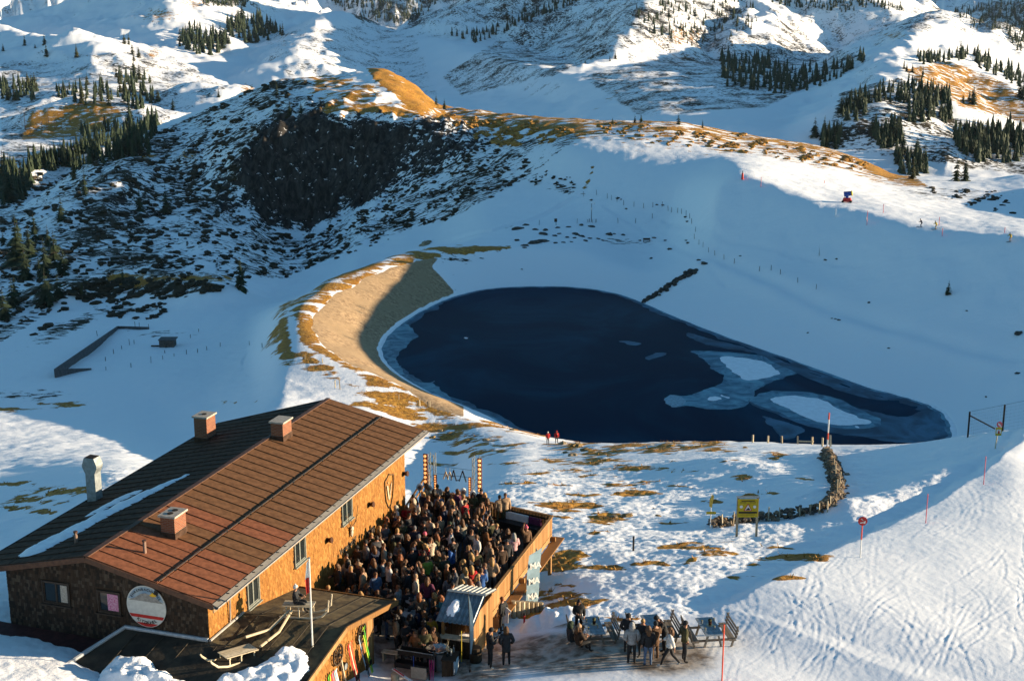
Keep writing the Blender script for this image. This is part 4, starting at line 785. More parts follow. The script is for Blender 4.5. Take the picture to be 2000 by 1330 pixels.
# shield emblem
em = on_hut('wall_shield', 'large dark outlined shield with a pale V shaped emblem on the orange wall', 'emblem', XW1 + .045, 20.75, 1.05)
SH = [(-.62, .78), (-.30, .88), (0, 1.02), (.30, .88), (.62, .78), (.60, .1), (.48, -.45), (.22, -.85), (0, -1.0), (-.22, -.85), (-.48, -.45), (-.60, .1)]
o_ = MB(); pts = [(0, a, b) for a, b in SH] + [(0, *SH[0])]
for a, b in zip(pts[:-1], pts[1:]): o_.beam(a, b, .05, .055, (1, 0, 0))
o_.obj('shield_outline', M_DKWOOD, em); v_ = MB(); v_.prism([(0, -.38, .42), (0, -.20, .42), (0, -.02, -.45), (0, -.14, -.5)], (.03, 0, 0)); v_.prism([(0, .06, -.48), (0, -.0, -.36), (0, .22, .30), (0, .36, .46)], (.03, 0, 0)); v_.prism([(0, -.25, .60), (0, -.16, .48), (0, -.08, .56)], (.03, 0, 0)); v_.obj('shield_emblem', M_OLDWOOD, em)
# antlers over the door
an = on_hut('antler_trophy', 'pale skull with wide brown antlers mounted on the orange wall above the lettering', 'antlers', XW1 + .06, 15.35, .78)
s_ = MB(); s_.blob((.06, 0, -.12), (.09, .11, .26), 8, 6, .05); s_.blob((.08, 0, .1), (.10, .15, .13), 8, 5, .05); s_.obj('skull', M_BONE, an)
for sg in (-1, 1):
    a = MB(); a.tube([(.06, .08 * sg, .16), (.12, .26 * sg, .30), (.16, .46 * sg, .58), (.15, .62 * sg, .95), (.10, .82 * sg, 1.12)], [.028, .026, .022, .018, .008], 5); a.tube([(.12, .30 * sg, .34), (.25, .33 * sg, .52)], [.02, .006], 5); a.tube([(.16, .48 * sg, .62), (.28, .44 * sg, .82)], [.018, .006], 5); a.tube([(.15, .62 * sg, .93), (.18, .55 * sg, 1.2)], [.016, .005], 5); a.obj('antler', M_ANTLER, an)
def text_mesh(txt, size, ext, mat, name='lettering', align='CENTER', shear=0, space=1.0, bold=0.0):
    cu = bpy.data.curves.new(name, 'FONT'); cu.body = txt; cu.size = size; cu.extrude = ext; cu.align_x = align; cu.align_y = 'CENTER'; cu.shear = shear; cu.offset = bold; cu.space_character = space; cu.resolution_u = 2
    o = bpy.data.objects.new(name, cu); COL.objects.link(o); dg = bpy.context.evaluated_depsgraph_get(); me = bpy.data.meshes.new_from_object(o.evaluated_get(dg)); bpy.data.objects.remove(o); bpy.data.curves.remove(cu)
    me.materials.clear(); me.materials.append(mat); return me
def put_text(txt, size, ext, mat, parent, loc, X, Y, name='lettering', **kw):
    """text whose writing direction is X and whose up is Y, in the parent's space"""
    o = link(name, text_mesh(txt, size, ext, mat, name, **kw), parent); X = Vector(X).normalized(); Y = Vector(Y).normalized(); Zv = X.cross(Y)
    o.matrix_local = Matrix.Translation(Vector(loc)) @ Matrix((X, Y, Zv)).transposed().to_4x4(); return o
lt = on_hut('wall_lettering', 'grey hut name lettering on the orange wall under the antlers', 'lettering', XW1 + .045, 15.0, .02)
put_text('Vogelwild', .52, .012, plain('grey_letter_metal', (.07, .06, .045), .5, .1, 5), lt, (0, 0, 0), (0, 1, .0), (0, 0, 1))
# round board on the gable
rd = on_hut('round_sign', 'large round painted board with mountain, red bands and lettering on the dark gable', 'sign', -3.56, YW0 - .06, 2.60)
def disc(r, y, th, n=40, zlo=None, zhi=None, mat=None, name='board', parent=None):
    zlo = -r if zlo is None else zlo; zhi = r if zhi is None else zhi; pts = []
    a0 = math.asin(max(-1, min(1, zlo / r))); a1 = math.asin(max(-1, min(1, zhi / r)))
    for k in range(n + 1): a = a0 + (a1 - a0) * k / n; pts.append((r * math.cos(a), y, r * math.sin(a)))
    for k in range(n + 1): a = a1 + (a0 - a1) * k / n; pts.append((-r * math.cos(a), y, r * math.sin(a)))
    P = []
    for q in pts:
        if not P or np.hypot(q[0] - P[-1][0], q[2] - P[-1][2]) > 1e-4: P.append(q)
    if np.hypot(P[0][0] - P[-1][0], P[0][2] - P[-1][2]) < 1e-4: P.pop()
    m_ = MB(); m_.prism(P, (0, -th, 0)); return m_.obj(name, mat, parent)
M_BOARD = plain('white_board', (.50, .49, .45), .6, .06, 6); M_SKYB = plain('painted_blue_sky', (.10, .20, .32), .6, .5, 2.2, col2=(.34, .40, .42)); M_MTN = plain('painted_grey_mountain', (.22, .205, .185), .6, .2, 9)
disc(.97, 0, .04, mat=M_BOARD, parent=rd); disc(.93, -.041, .006, zlo=.30, mat=M_SKYB, name='painted_sky', parent=rd)
m_ = MB(); m_.prism([(-.86, -.050, .24), (-.55, -.050, .36), (-.22, -.050, .58), (.0, -.050, .64), (.42, -.050, .52), (.86, -.050, .24)], (0, -.006, 0)); m_.obj('painted_mountain', M_MTN, rd)
m_ = MB(); m_.prism([(.20, -.058, .56), (.34, -.058, .50), (.56, -.058, .54), (.52, -.058, .66), (.36, -.058, .70)], (0, -.006, 0)); m_.obj('painted_sun', plain('painted_yellow', (.62, .36, .02), .6), rd); m_ = MB(); m_.prism([(.42, -.066, .66), (.62, -.066, .58), (.66, -.066, .78), (.48, -.066, .84)], (0, -.006, 0)); m_.obj('painted_eagle', M_BLACK, rd)
disc(.945, -.042, .006, zlo=-.55, zhi=-.40, mat=M_RED, name='red_band', parent=rd); disc(.945, -.042, .006, zlo=-.945, zhi=-.78, mat=M_RED, name='red_band', parent=rd)
for txt, r, up, sz in (('EHRENBACHHÖHE', .80, 1, .17), ('KITZBÜHEL', .76, -1, .20)):
    n = len(txt)
    for i, ch in enumerate(txt):
        a = (R(90) + R(58) * (1 - 2 * i / (n - 1))) if up > 0 else (R(-90) - R(34) * (1 - 2 * i / (n - 1)))
        tx = (math.sin(a) * (1 if up > 0 else -1), 0, -math.cos(a) * (1 if up > 0 else -1)); uy = (math.cos(a) * up, 0, math.sin(a) * up)
        put_text(ch, sz, .004, M_BLACK, rd, (r * math.cos(a), -.062, r * math.sin(a)), tx, uy, 'letter')
# ---- sleds on the annex roof with a seated mannequin
M_SLED = wood_mat('pale_sled_wood', ((.46, .37, .24), (.58, .48, .33), (.68, .58, .42)), grain=(3, 3, 3))
def sled(t, s, z, rz, pitch, label, L=1.5, W=.62, H=.42, horn=.75):
    r = on_hut('horned_sled', label, 'sled', t, s, z, rz); r.rotation_euler = (pitch, 0, HUT_RZ + rz)
    for sg in (-1, 1):
        m_ = MB(); x = sg * W / 2; m_.tube([(x, -L * .62, .05), (x, L * .35, .05), (x, L * .62, .16), (x, L * .80, .42), (x * 1.02, L * .84, .42 + horn * .6)], [.05, .05, .05, .045, .032], 6); m_.obj('runner', M_SLED, r)
        for k, y in enumerate((-L * .42, -.05 * L, L * .28)): m_ = MB(); m_.beam((x, y, .07), (x * .92, y, H), .045, .045); m_.obj('strut', M_SLED, r)
    for y in (-L * .42, -.05 * L, L * .28): m_ = MB(); m_.beam((-W / 2 * 1.05, y, H + .02), (W / 2 * 1.05, y, H + .02), .06, .05); m_.obj('crossbar', M_SLED, r)
    for k in range(5): m_ = MB(); xx = -W / 2 + W * (k + .5) / 5; m_.beam((xx, -L * .55, H + .065), (xx, L * .36, H + .065), W / 5 - .02, .028); m_.obj('seat_slat', M_SLED, r)
    return r
SL1 = sled(2.05, 4.25, 1.27, R(-78), 0, 'horned wooden sled standing on the annex roof with a seated dummy', 1.55, .66, .5, .9)
SL2 = sled(.95, -.05, .98, R(150), R(4), 'empty wooden sled lower on the annex roof beside the snow heap', 1.7, .8, .34, .2)
pl = thing('sled_poles', 'two long wooden poles joining the two sleds on the annex roof', 'poles', hw(1.5, 2.6, 1.2), HUT_RZ)
for a, b, c in (((.10, 1.25, .45), (-.15, -.2, .15), (-.70, -1.35, .25)), ((.22, 1.25, .45), (.35, -.3, .15), (.30, -1.9, .22))):
    m_ = MB(); m_.tube([a, b, c], .06, 6); m_.obj('pole', M_SLED, pl)
# ---- wagon wheels and skis against the annex wall
def wheel(t, s, z, label):
    w_ = on_hut('wagon_wheel', label, 'wheel', t, s, z, 0, 'old wagon wheels on the annex wall'); n = 20
    m_ = MB(); P = [(.03, .47 * math.cos(2 * math.pi * k / n), .47 * math.sin(2 * math.pi * k / n)) for k in range(n + 1)]
    for a, b in zip(P[:-1], P[1:]): m_.beam(a, b, .06, .07, (1, 0, 0))
    m_.obj('rim', M_DKWOOD, w_); h_ = MB(); h_.tube([(-.03, 0, 0), (.14, 0, 0)], .085, 8); h_.obj('hub', M_IRON, w_)
    for k in range(10): a = 2 * math.pi * k / 10 + .2; m_ = MB(); m_.beam((.03, .07 * math.cos(a), .07 * math.sin(a)), (.03, .45 * math.cos(a), .45 * math.sin(a)), .04, .035); m_.obj('spoke', M_DKWOOD, w_)
wheel(4.27, 3.05, .28, 'old wagon wheel on the annex wall nearer the flagpole'); wheel(4.27, 5.65, .10, 'old wagon wheel near the far end of the annex wall above the lime skis')
def ski_pair(s, z0, L, tilt, mats, label, dx=.42, wd=.075):
    r = on_hut('old_skis', label, 'skis', 4.25, s, z0, 0, 'old skis leaning on the annex wall')
    for k, mt in enumerate(mats):
        m_ = MB(); y0 = k * .11; y1 = y0 + math.tan(R(tilt)) * L + (k * .06); q = [(dx, y0, 0), (dx * .45, (y0 + y1) / 2, L * .5), (.05, y1, L * .93), (.09, y1 + .02, L)]
        for a, b in zip(q[:-1], q[1:]): m_.beam(a, b, wd, .02, (1, 0, .1))
        m_.obj('ski', mt, r); bb = MB(); c = (np.array(q[0]) * .55 + np.array(q[1]) * .45 + (.03, 0, 0)); bb.box(c, (.03, .035, .12)); bb.obj('binding', M_IRON, r)
    return r
ski_pair(1.1, -2.0, 1.85, 6, (M_BLACK, M_YEL), 'black and yellow old skis leaning at the left end of the annex wall'); ski_pair(1.75, -1.95, 1.8, 8, (M_GREEN, M_LIME), 'bright green old skis leaning on the annex wall below the first wheel'); ski_pair(2.35, -1.95, 1.75, -4, (M_RED, M_PINK), 'wide red old skis leaning on the annex wall', wd=.11); ski_pair(2.75, -1.95, 1.7, -5, (M_GREYBLUE, M_WHITE), 'grey blue old skis leaning beside the red pair', wd=.11)
ski_pair(3.3, -1.95, 1.95, -2, (M_DKWOOD, M_OLDWOOD), 'plain wooden old skis leaning beside the round drum'); ski_pair(4.35, -1.95, 2.25, -6, (M_RED, M_OLDWOOD, M_ORANGE), 'tall red and wooden old skis leaning in the middle of the annex wall'); ski_pair(5.45, -1.95, 2.1, -4, (M_GREYBLUE, M_BLACK), 'pale blue old skis beside the lime pair'); ski_pair(5.85, -1.95, 2.3, -3, (M_LIME, M_GREEN), 'long lime green skis leaning below the second wheel')
dr = on_hut('wall_drum', 'small round metal drum hanging on the annex wall among the skis', 'drum', 4.24, 3.62, -.55); m_ = MB(); m_.tube([(0, 0, 0), (.16, 0, 0)], .19, 12); m_.obj('drum_body', M_DARKMETAL, dr); m_ = MB(); m_.tube([(.161, 0, 0), (.17, 0, 0)], .15, 12); m_.obj('drum_face', M_GALV, dr)
# ---- flagpole with a limp flag
fp = on_hut('flagpole', 'thin white flagpole in front of the annex with a limp red and white flag', 'flagpole', 3.06, 3.09 - 4.9, 0)
FPX = at_y(613, 1329, 55.6); fp.location = (float(FPX[0]), float(FPX[1]), float(FPX[2]) - .6); fp.rotation_euler = (0, 0, 0)
m_ = MB(); m_.tube([(0, 0, 0), (0, 0, 6.3)], [.045, .03], 8); m_.obj('pole', M_WHITE, fp); m_ = MB(); m_.blob((0, 0, 6.34), (.05, .05, .05), 6, 4, 0); m_.obj('finial', M_GALV, fp)
def flag_part(z0, z1, mt, w0, w1):
    m_ = MB(); n = 7; k_ = 6; vs = []
    for i in range(k_ + 1):
        z = z0 + (z1 - z0) * i / k_; w = w0 + (w1 - w0) * i / k_
        for j in range(n + 1): u = j / n; vs.append((-.035 - w * u * (1 - .25 * u), .07 * math.sin(u * 7 + z * 2) * u, z - .10 * u * u))
    m_.add(vs, [(i * (n + 1) + j, i * (n + 1) + j + 1, (i + 1) * (n + 1) + j + 1, (i + 1) * (n + 1) + j) for i in range(k_) for j in range(n)]); return m_.obj('flag_cloth', mt, fp, True)
flag_part(6.2, 5.45, M_WHITE, .12, .22); flag_part(5.449, 4.75, M_RED, .22, .16)
# ================================================================ TERRACE
DZ = -1.8
tr = on_hut('sun_terrace', 'raised wooden sun terrace along the long wall, open at the near end', 'terrace', 0, 0, 0)
XR = 7.95
m_ = MB(); yy = 11.9
while yy < 26.3:
    x1 = XR if yy < 24.3 else XR - (yy - 24.3) / 2.0 * XR
    if x1 > .3: pass
    m_.box(((-.58 + x1) / 2, yy, DZ - .05), ((x1 + .58) / 2, .068, .05)); yy += .14
tag(m_.obj('deck_boards', M_DKWOOD, tr), kind='stuff')
for q in ((-.5, 12, XR, 12), (-.5, 18, XR, 18), (-.5, 24, XR, 24)): m_ = MB(); m_.beam((q[0], q[1], DZ - .25), (q[2] + .35, q[3], DZ - .25), .16, .28); m_.obj('joist', M_PLANK, tr)
m_ = MB(); m_.beam((XR, 11.9, DZ - .20), (XR, 24.3, DZ - .20), .12, .3); m_.obj('edge_beam', M_PLANK, tr)
m_ = MB(); m_.box((XR + .40, 18.4, DZ - .40), (.28, 6.3, .04)); m_.obj('lower_ledge', M_PLANK, tr)
for y in (13.6, 16.4, 20.2, 23.7):
    m_ = MB(); m_.beam((XR + .1, y, DZ - 5.5), (XR + .1, y, DZ - .36), .18, .18, (1, 0, 0)); m_.obj('support_post', M_PLANK, tr); m_ = MB(); m_.beam((XR + .1, y, DZ - 1.2), (XR + .1, y + .7, DZ - .38), .10, .10, (1, 0, 0)); m_.obj('brace', M_PLANK, tr)
def rail_run(a, b, name='rail_board', h=1.0, step=.2):
    a = np.array(a, float); b = np.array(b, float); L = np.linalg.norm(b - a); n = int(L / step); d = (b - a) / L; sd = np.array([d[1], -d[0], 0])
    me = MB().box((0, 0, h / 2), (step / 2 - .008, .014, h / 2)).mesh(name, M_PLANK); ang = math.atan2(d[1], d[0])
    for k in range(n):
        p = a + d * ((k + .5) * L / n); o = link(name, me, tr, p + np.array([0, 0, random.uniform(-.008, .008)])); o.rotation_euler = (0, 0, ang)
    m_ = MB(); m_.beam(a + (0, 0, h + .03), b + (0, 0, h + .03), .16, .05); m_.obj('handrail', M_PLANK, tr)
    m_ = MB(); m_.beam(a + (0, 0, .15) - sd * .045, b + (0, 0, .15) - sd * .045, .05, .10); m_.beam(a + (0, 0, .8) - sd * .045, b + (0, 0, .8) - sd * .045, .05, .10); m_.obj('rail_batten', M_DKWOOD, tr)
rail_run((XR + .05, 11.9, DZ), (XR + .05, 24.3, DZ)); rail_run((XR + .05, 24.33, DZ), (-.2, 26.3, DZ))
for y0 in (24.0,):      # stair rail at the far corner of the house
    st = on_hut('stair_railing', 'sloping wooden stair railing behind the far corner of the hut', 'railing', -.9, 24.2, 0); a, b = (0, 0, -1.05), (-.3, 4.4, -.55)
    for f_ in (0, .33, .66, 1): p = np.array(a) * (1 - f_) + np.array(b) * f_; m_ = MB(); m_.beam(p - (0, 0, 2.6), p, .08, .08, (1, 0, 0)); m_.obj('post', M_PLANK, st)
    m_ = MB(); m_.beam(a, b, .10, .06); m_.obj('handrail', M_PLANK, st); m_ = MB(); m_.beam(np.array(a) - (0, 0, .45), np.array(b) - (0, 0, .45), .04, .12); m_.obj('rail_board', M_PLANK, st)
# white bench with cushion and box seats in the far right corner
def corner_sofa():
    r = on_hut('corner_bench', 'dark corner bench with pale seat back along the far terrace railing', 'bench', 6.1, 24.0, DZ, R(-14))
    m_ = MB(); m_.box((0, .1, .22), (1.3, .35, .22)); m_.obj('seat', M_BLACK, r); m_ = MB(); m_.box((-.35, .40, .62), (.75, .06, .24)); m_.obj('backrest', M_WHITE, r); m_ = MB(); m_.box((.85, .40, .62), (.4, .06, .22)); m_.obj('backrest', plain('plum_cushion', (.10, .02, .06), .8), r)
corner_sofa()
# trusses with lamp strips, lettering between
M_LAMPGLOW, nt_, b_ = new_mat('lit_bulb'); b_.inputs['Emission Color'].default_value = (1, .36, .10, 1); b_.inputs['Emission Strength'].default_value = .32; b_.inputs['Base Color'].default_value = (.8, .5, .25, 1)
M_COPPER = plain('copper_lamp_shell', (.16, .06, .03), .4, .2, 8, metal=.5)
def truss(t, s, label, side):
    r = on_hut('stage_truss', label, 'truss', t, s, DZ, 0, 'lighting trusses at the far end of the terrace'); H = 3.55
    for x, y in ((-.17, -.17), (.17, -.17), (.17, .17), (-.17, .17)): m_ = MB(); m_.tube([(x, y, 0), (x, y, H)], .028, 6); m_.obj('chord', M_GALV, r)
    m_ = MB(); c = [(-.17, -.17), (.17, -.17), (.17, .17), (-.17, .17)]
    for k in range(9):
        for j in range(4):
            a, b = c[j], c[(j + 1) % 4]; z = k * .39
            if (k + j) % 2: a, b = b, a
            m_.tube([(*a, z), (*b, z + .39)], .012, 4)
    m_.obj('lacing', M_GALV, r)
    for px_, n, rad, z0, dz in ((-.32 * side, 8, .092, 1.6, .262), (.30 * side, 10, .052, .9, .15)):
        bk = MB(); bk.box((px_, -.26, z0 + (n - 1) * dz / 2), (rad + .03, .05, n * dz / 2)); so = bk.obj('lamp_strip', M_COPPER, r)
        bu = MB(); bu.blob((0, 0, 0), (rad, rad * .7, rad), 10, 6, 0); bm_ = bu.mesh('bulb', M_LAMPGLOW, True)
        for k in range(n): link('bulb', bm_, so, (px_, -.33, z0 + k * dz))
    return r
truss(.15, 25.7, 'lighting truss with glowing bulb strip nearest the hut wall', 1); truss(2.85, 25.9, 'lighting truss with glowing bulb strip on the right of the hanging letters', -1)
def round_light(t, s, z, label):
    r = on_hut('spot_lamp', label, 'lamp', t, s, z, R(20), 'white round spot lamps by the trusses'); m_ = MB(); m_.tube([(0, -.16, 0), (0, .14, 0)], [.20, .17], 14); m_.obj('housing', M_WHITE, r); m_ = MB(); m_.tube([(0, -.175, 0), (0, -.162, 0)], .11, 14); m_.obj('lens', plain('lamp_lens_copper', (.25, .14, .09), .3), r); m_ = MB(); m_.beam((0, 0, -1.1 if False else -z + DZ), (0, 0, -.2), .05, .05, (1, 0, 0)); m_.obj('stand', M_BLACK, r)
round_light(-.35, 24.9, -.12, 'white round spot lamp nearest the hut wall at the far end of the terrace'); round_light(.25, 24.9, -.12, 'white round spot lamp right beside the left truss'); round_light(2.35, 25.0, -.15, 'white round spot lamp left of the right truss'); round_light(2.98, 24.9, -.20, 'white round spot lamp below the right truss')
lsgn = on_hut('hanging_letters', 'black and brass letters hanging on cables between the two trusses', 'letters', 1.55, 25.75, .55)
for z in (.38, -.10): m_ = MB(); m_.tube([(-1.25, 0, z + .05), (1.2, 0, z)], .010, 4); m_.obj('cable', M_IRON, lsgn)
M_BRASS = plain('pale_brass', (.55, .42, .24), .35, .1, 8, metal=.4)
def letterA(x, z, w, h, mt, bar=True, flip=1):
    m_ = MB(); m_.beam((x - w / 2 * flip, -.03, z), (x, -.03, z + h), .05, .05); m_.beam((x, -.03, z + h), (x + w / 2 * flip, -.03, z), .05, .06)
    if bar: m_.beam((x - w * .25, -.03, z + h * .4), (x + w * .25, -.03, z + h * .4), .04, .04)
    m_.tube([(x, 0, z + h), (x, 0, .38)], .007, 4); m_.obj('letter', mt, lsgn)
letterA(-.55, -.35, .30, .48, M_BRASS); letterA(-.30, -.28, .26, .42, M_BRASS, False); letterA(-.05, -.38, .34, .66, M_BLACK); letterA(.52, -.38, .44, .68, M_BLACK, False, 1)
m_ = MB(); m_.beam((.12, -.03, -.36), (.32, -.03, -.30), .045, .045); m_.obj('letter', M_BLACK, lsgn)
# ---- kiosk
ki = on_hut('bar_kiosk', 'small wooden bar kiosk with a corrugated metal gable roof by the terrace railing', 'kiosk', 7.9, 9.9, 0)
for sg, (y0, z0, y1, z1), mt in ((1, (-1.75, -.05, -.02, .72), plain('shaded_grey_sheet', (.16, .185, .20), .4, .25, 3, metal=.35)), (-1, (-.02, .72, 1.75, .28), plain('sunlit_grey_sheet', (.33, .32, .29), .5, .25, 3, metal=.3))):  # one sheet roof: front slope coloured as in shade, rear slope as in sun
    n = 8; W_ = 1.9 / n; L = math.hypot(y1 - y0, z1 - z0); a = math.atan2(z1 - z0, y1 - y0)
    mb = MB(); pr_ = [(-W_ / 2 + .002, 0, 0), (-W_ * .22, 0, 0), (-W_ * .10, 0, .045), (W_ * .10, 0, .045), (W_ * .22, 0, 0), (W_ / 2 - .002, 0, 0)]
    vs = [(x, yy * L - L / 2, z) for yy in (0, 1) for x, _, z in pr_] + [(x, yy * L - L / 2, z - .02) for yy in (0, 1) for x, _, z in pr_]
    mb.add(vs, [(i, i + 1, 7 + i, 6 + i) for i in range(5)] + [(12 + i, 13 + i, 19 + i, 18 + i) for i in range(5)] + [(i, 12 + i, 13 + i, 1 + i) for i in range(5)] + [(6 + i, 7 + i, 19 + i, 18 + i) for i in range(5)]); ms = mb.mesh('roof_sheet', mt)
    for k in range(n): o = link('roof_sheet', ms, ki, (-.95 + W_ * (k + .5), (y0 + y1) / 2, (z0 + z1) / 2)); o.rotation_euler = (a, 0, 0)
m_ = MB(); m_.beam((-.97, -.02, .75), (.97, -.02, .75), .2, .03); m_.obj('ridge_cap', M_GALV, ki)
for x in (-.74, .74):
    for y in (-1.3, 1.4): m_ = MB(); m_.beam((x, y, -2.1), (x, y, (.72 + min(0, y) * .43 - max(0, y) * .25) - .1), .13, .13, (1, 0, 0)); m_.obj('post', M_PLANK, ki)
def planks(x0, y0, x1, y1, z0, z1, par, n=None, mt=None):
    L = math.hypot(x1 - x0, y1 - y0); n = n or max(1, int(L / .16)); ang = math.atan2(y1 - y0, x1 - x0); me = MB().box((0, 0, (z1 - z0) / 2), (L / n / 2 - .006, .016, (z1 - z0) / 2)).mesh('wall_plank', mt or M_PLANK)
    for k in range(n): f_ = (k + .5) / n; o = link('wall_plank', me, par, (x0 + (x1 - x0) * f_, y0 + (y1 - y0) * f_, z0)); o.rotation_euler = (0, 0, ang)
planks(.80, -1.3, .80, 1.4, -2.05, .15, ki); planks(-.74, 1.45, .74, 1.45, -2.05, .2, ki); planks(-.74, -1.36, .74, -1.36, -2.05, -.95, ki, mt=M_DKWOOD); planks(-.80, -1.3, -.80, 1.4, -2.05, -.95, ki, mt=M_DKWOOD)
m_ = MB(); m_.box((0, -1.45, -.92), (.85, .22, .03)); m_.obj('counter', M_OLDWOOD, ki)
snow_mass('snow_heap', [(-.62, -1.40), (-.62, -.75), (-.40, -.42), (-.12, -.50), (-.02, -1.0), (-.12, -1.48)], lambda x, y: .72 + .445 * y + .02, .2, 33, 'white slab of snow on the kiosk roof', .06, hw(7.9, 9.9, 0), HUT_RZ, None, .12)
ba = on_hut('rain_barrel', 'brown barrel standing at the right front corner of the bar kiosk', 'barrel', 8.9, 8.25, -2.0); m_ = MB(); m_.tube([(0, 0, 0), (0, 0, .25), (0, 0, .5), (0, 0, .85)], [.24, .29, .29, .24], 12); m_.obj('barrel_body', M_DKWOOD, ba)
for z in (.2, .62): m_ = MB(); m_.tube([(0, 0, z), (0, 0, z + .05)], .30, 12); m_.obj('hoop', M_IRON, ba)
# feather flag and the tall blue banner
M_BANNER = plain('grey_blue_banner_cloth', (.16, .235, .28), .8, .12, 2)
fb = on_hut('feather_flag', 'narrow curved grey blue feather flag in front of the kiosk', 'flag', 8.55, 6.9, -2.0); P = hit(918, 1312); fb.location = [float(c) for c in P]; m_ = MB(); m_.tube([(0, 0, -.1), (0, 0, 1.4), (-.02, 0, 2.9), (-.06, 0, 4.0)], .018, 6); m_.obj('pole', M_BLACK, fb)
m_ = MB(); n = 12; vs = [];
for i in range(n + 1): f_ = i / n; z = .95 + 3.0 * f_; wv = .26 * math.sin(math.pi * min(1, f_ * .9 + .12)) ** .8; x0 = -.02 - .05 * f_ ** 3; vs += [(x0, .01, z), (x0 + wv * .7, .10 * math.sin(3 * f_), z - .05)]
m_.add(vs, [(2 * i, 2 * i + 1, 2 * i + 3, 2 * i + 2) for i in range(n)]); m_.obj('flag_cloth', M_BANNER, fb, True); m_ = MB(); m_.tube([(0, 0, -.12), (0, 0, .12)], [.03, .06], 6); m_.obj('ground_spike', M_IRON, fb)
bx0 = hw(9.1, 17.0, 0); bn = thing('tall_banner', 'tall grey blue banner with white letters hanging beside the terrace railing', 'banner', bx0, HUT_RZ + R(52))
m_ = MB(); n = 10; vs = []
for i in range(n + 1): f_ = i / n; z = .1 - 3.15 * f_; bow = .05 * math.sin(f_ * 6); vs += [(-.42 - .30 * f_ + .12, bow, z - .12), (.42 - .30 * f_ + .12, bow + .02, z + .12)]
m_.add(vs, [(2 * i, 2 * i + 1, 2 * i + 3, 2 * i + 2) for i in range(n)]); m_.obj('banner_cloth', M_BANNER, bn, True)
for z, x in ((-.65, .06), (-1.5, -.03), (-2.35, -.11)): put_text('MA', .50, .004, M_WHITE, bn, (x, -.07, z), (1, 0, .12), (.09, 0, 1), 'letters', space=.85, bold=.009)
m_ = MB(); m_.tube([(.25, .12, -6.5), (.25, .12, .2)], .05, 6); m_.obj('post', M_OLDWOOD, bn)
# ---- grill, deer head bowl, bench and bits in front
gr = on_hut('charcoal_grill', 'long black charcoal grill with two open bays in front of the crowd', 'grill', 6.55, 6.9, -2.0)
for k in (0, 1):
    y = -.45 * k; z = .95 - .42 * k; m_ = MB(); m_.box((0, y - .15, z - .10), (.85, .20, .02)); m_.box((0, y - .36, z), (.85, .015, .12)); m_.box((0, y + .06, z), (.85, .015, .12)); m_.box((-.86, y - .15, z), (.015, .22, .12)); m_.box((.86, y - .15, z), (.015, .22, .12)); m_.obj('grill_tray', M_IRON, gr)
for x in (-.84, .84):
    for y in (.04, -.78): m_ = MB(); m_.beam((x, y, 0), (x, y, 1.0), .05, .05, (1, 0, 0)); m_.obj('leg', M_IRON, gr)
m_ = MB(); m_.tube([(-.9, -.40, 1.08), (.9, -.40, 1.08)], .018, 6); m_.obj('rail', M_GALV, gr); m_ = MB(); m_.box((.35, -.86, .30), (.38, .012, .28)); m_.obj('cloth', plain('beige_cloth', (.33, .28, .21), .85, .1, 12), gr); m_ = MB(); m_.box((.10, -.84, .62), (.012, .01, .5)); m_.obj('strap', M_BLUE, gr)
for k in range(3): t_ = on_hut('pink_ski_pole', 'pair of magenta ski poles leaning on the right end of the grill', 'ski pole', 7.48 + .06 * k, 6.05, -1.95, 0, 'magenta ski poles at the grill'); m_ = MB(); m_.tube([(0, 0, 0), (-.06 + .05 * k, .05, 1.15)], .014, 6); m_.obj('shaft', plain('magenta_paint', (.42, .02, .16), .4), t_); m_ = MB(); m_.tube([(-.05 + .04 * k, .045, 1.0), (-.06 + .05 * k, .05, 1.18)], .022, 6); m_.obj('grip', M_BLACK, t_)
dh = on_hut('silver_bowl', 'large shallow silver bowl with a deer head on its rim beside the grill', 'bowl', 7.35, 7.3, -1.0)
m_ = MB(); n = 16; vs = []; fs = []
for i, (r_, z) in enumerate(((.05, -.16), (.28, -.12), (.48, .0), (.52, .05), (.46, .02), (.26, -.09), (.04, -.12))): vs += [(r_ * 1.1 * math.cos(2 * math.pi * k / n), r_ * math.sin(2 * math.pi * k / n), z) for k in range(n)]
for i in range(6): fs += [(i * n + k, i * n + (k + 1) % n, (i + 1) * n + (k + 1) % n, (i + 1) * n + k) for k in range(n)]
m_.add(vs, fs); m_.obj('bowl', plain('polished_silver', (.55, .52, .48), .18, .1, 6, metal=.9), dh, True); m_ = MB(); m_.blob((.62, -.05, .05), (.16, .09, .09), 8, 5, .05); m_.blob((.50, -.02, .12), (.09, .08, .09), 8, 5, .05); dd_h = m_.obj('deer_head', M_BRASS, dh)
for sg in (-1, 1): m_ = MB(); m_.tube([(.48, .05 * sg, .18), (.50, .16 * sg, .34), (.56, .14 * sg, .5)], [.015, .012, .005], 5); m_.tube([(.5, .15 * sg, .32), (.42, .22 * sg, .42)], [.010, .004], 5); m_.obj('antler', M_BRASS, dd_h)
m_ = MB(); m_.box((.1, 0, -.58), (.28, .28, .42)); m_.obj('stand', M_GALV, dh)
tb = on_hut('serving_table', 'small dark serving table holding bottles at the right of the grill', 'table', 8.1, 7.0, -2.0, R(8)); m_ = MB(); m_.box((0, 0, .88), (.34, .5, .03)); m_.obj('table_top', M_DKWOOD, tb)
for x in (-.28, .28):
    for y in (-.44, .44): m_ = MB(); m_.beam((x, y, 0), (x, y, .85), .06, .06, (1, 0, 0)); m_.obj('leg', M_DKWOOD, tb)
planks(-.3, -.5, .3, -.5, .1, .84, tb, 3, M_DKWOOD)
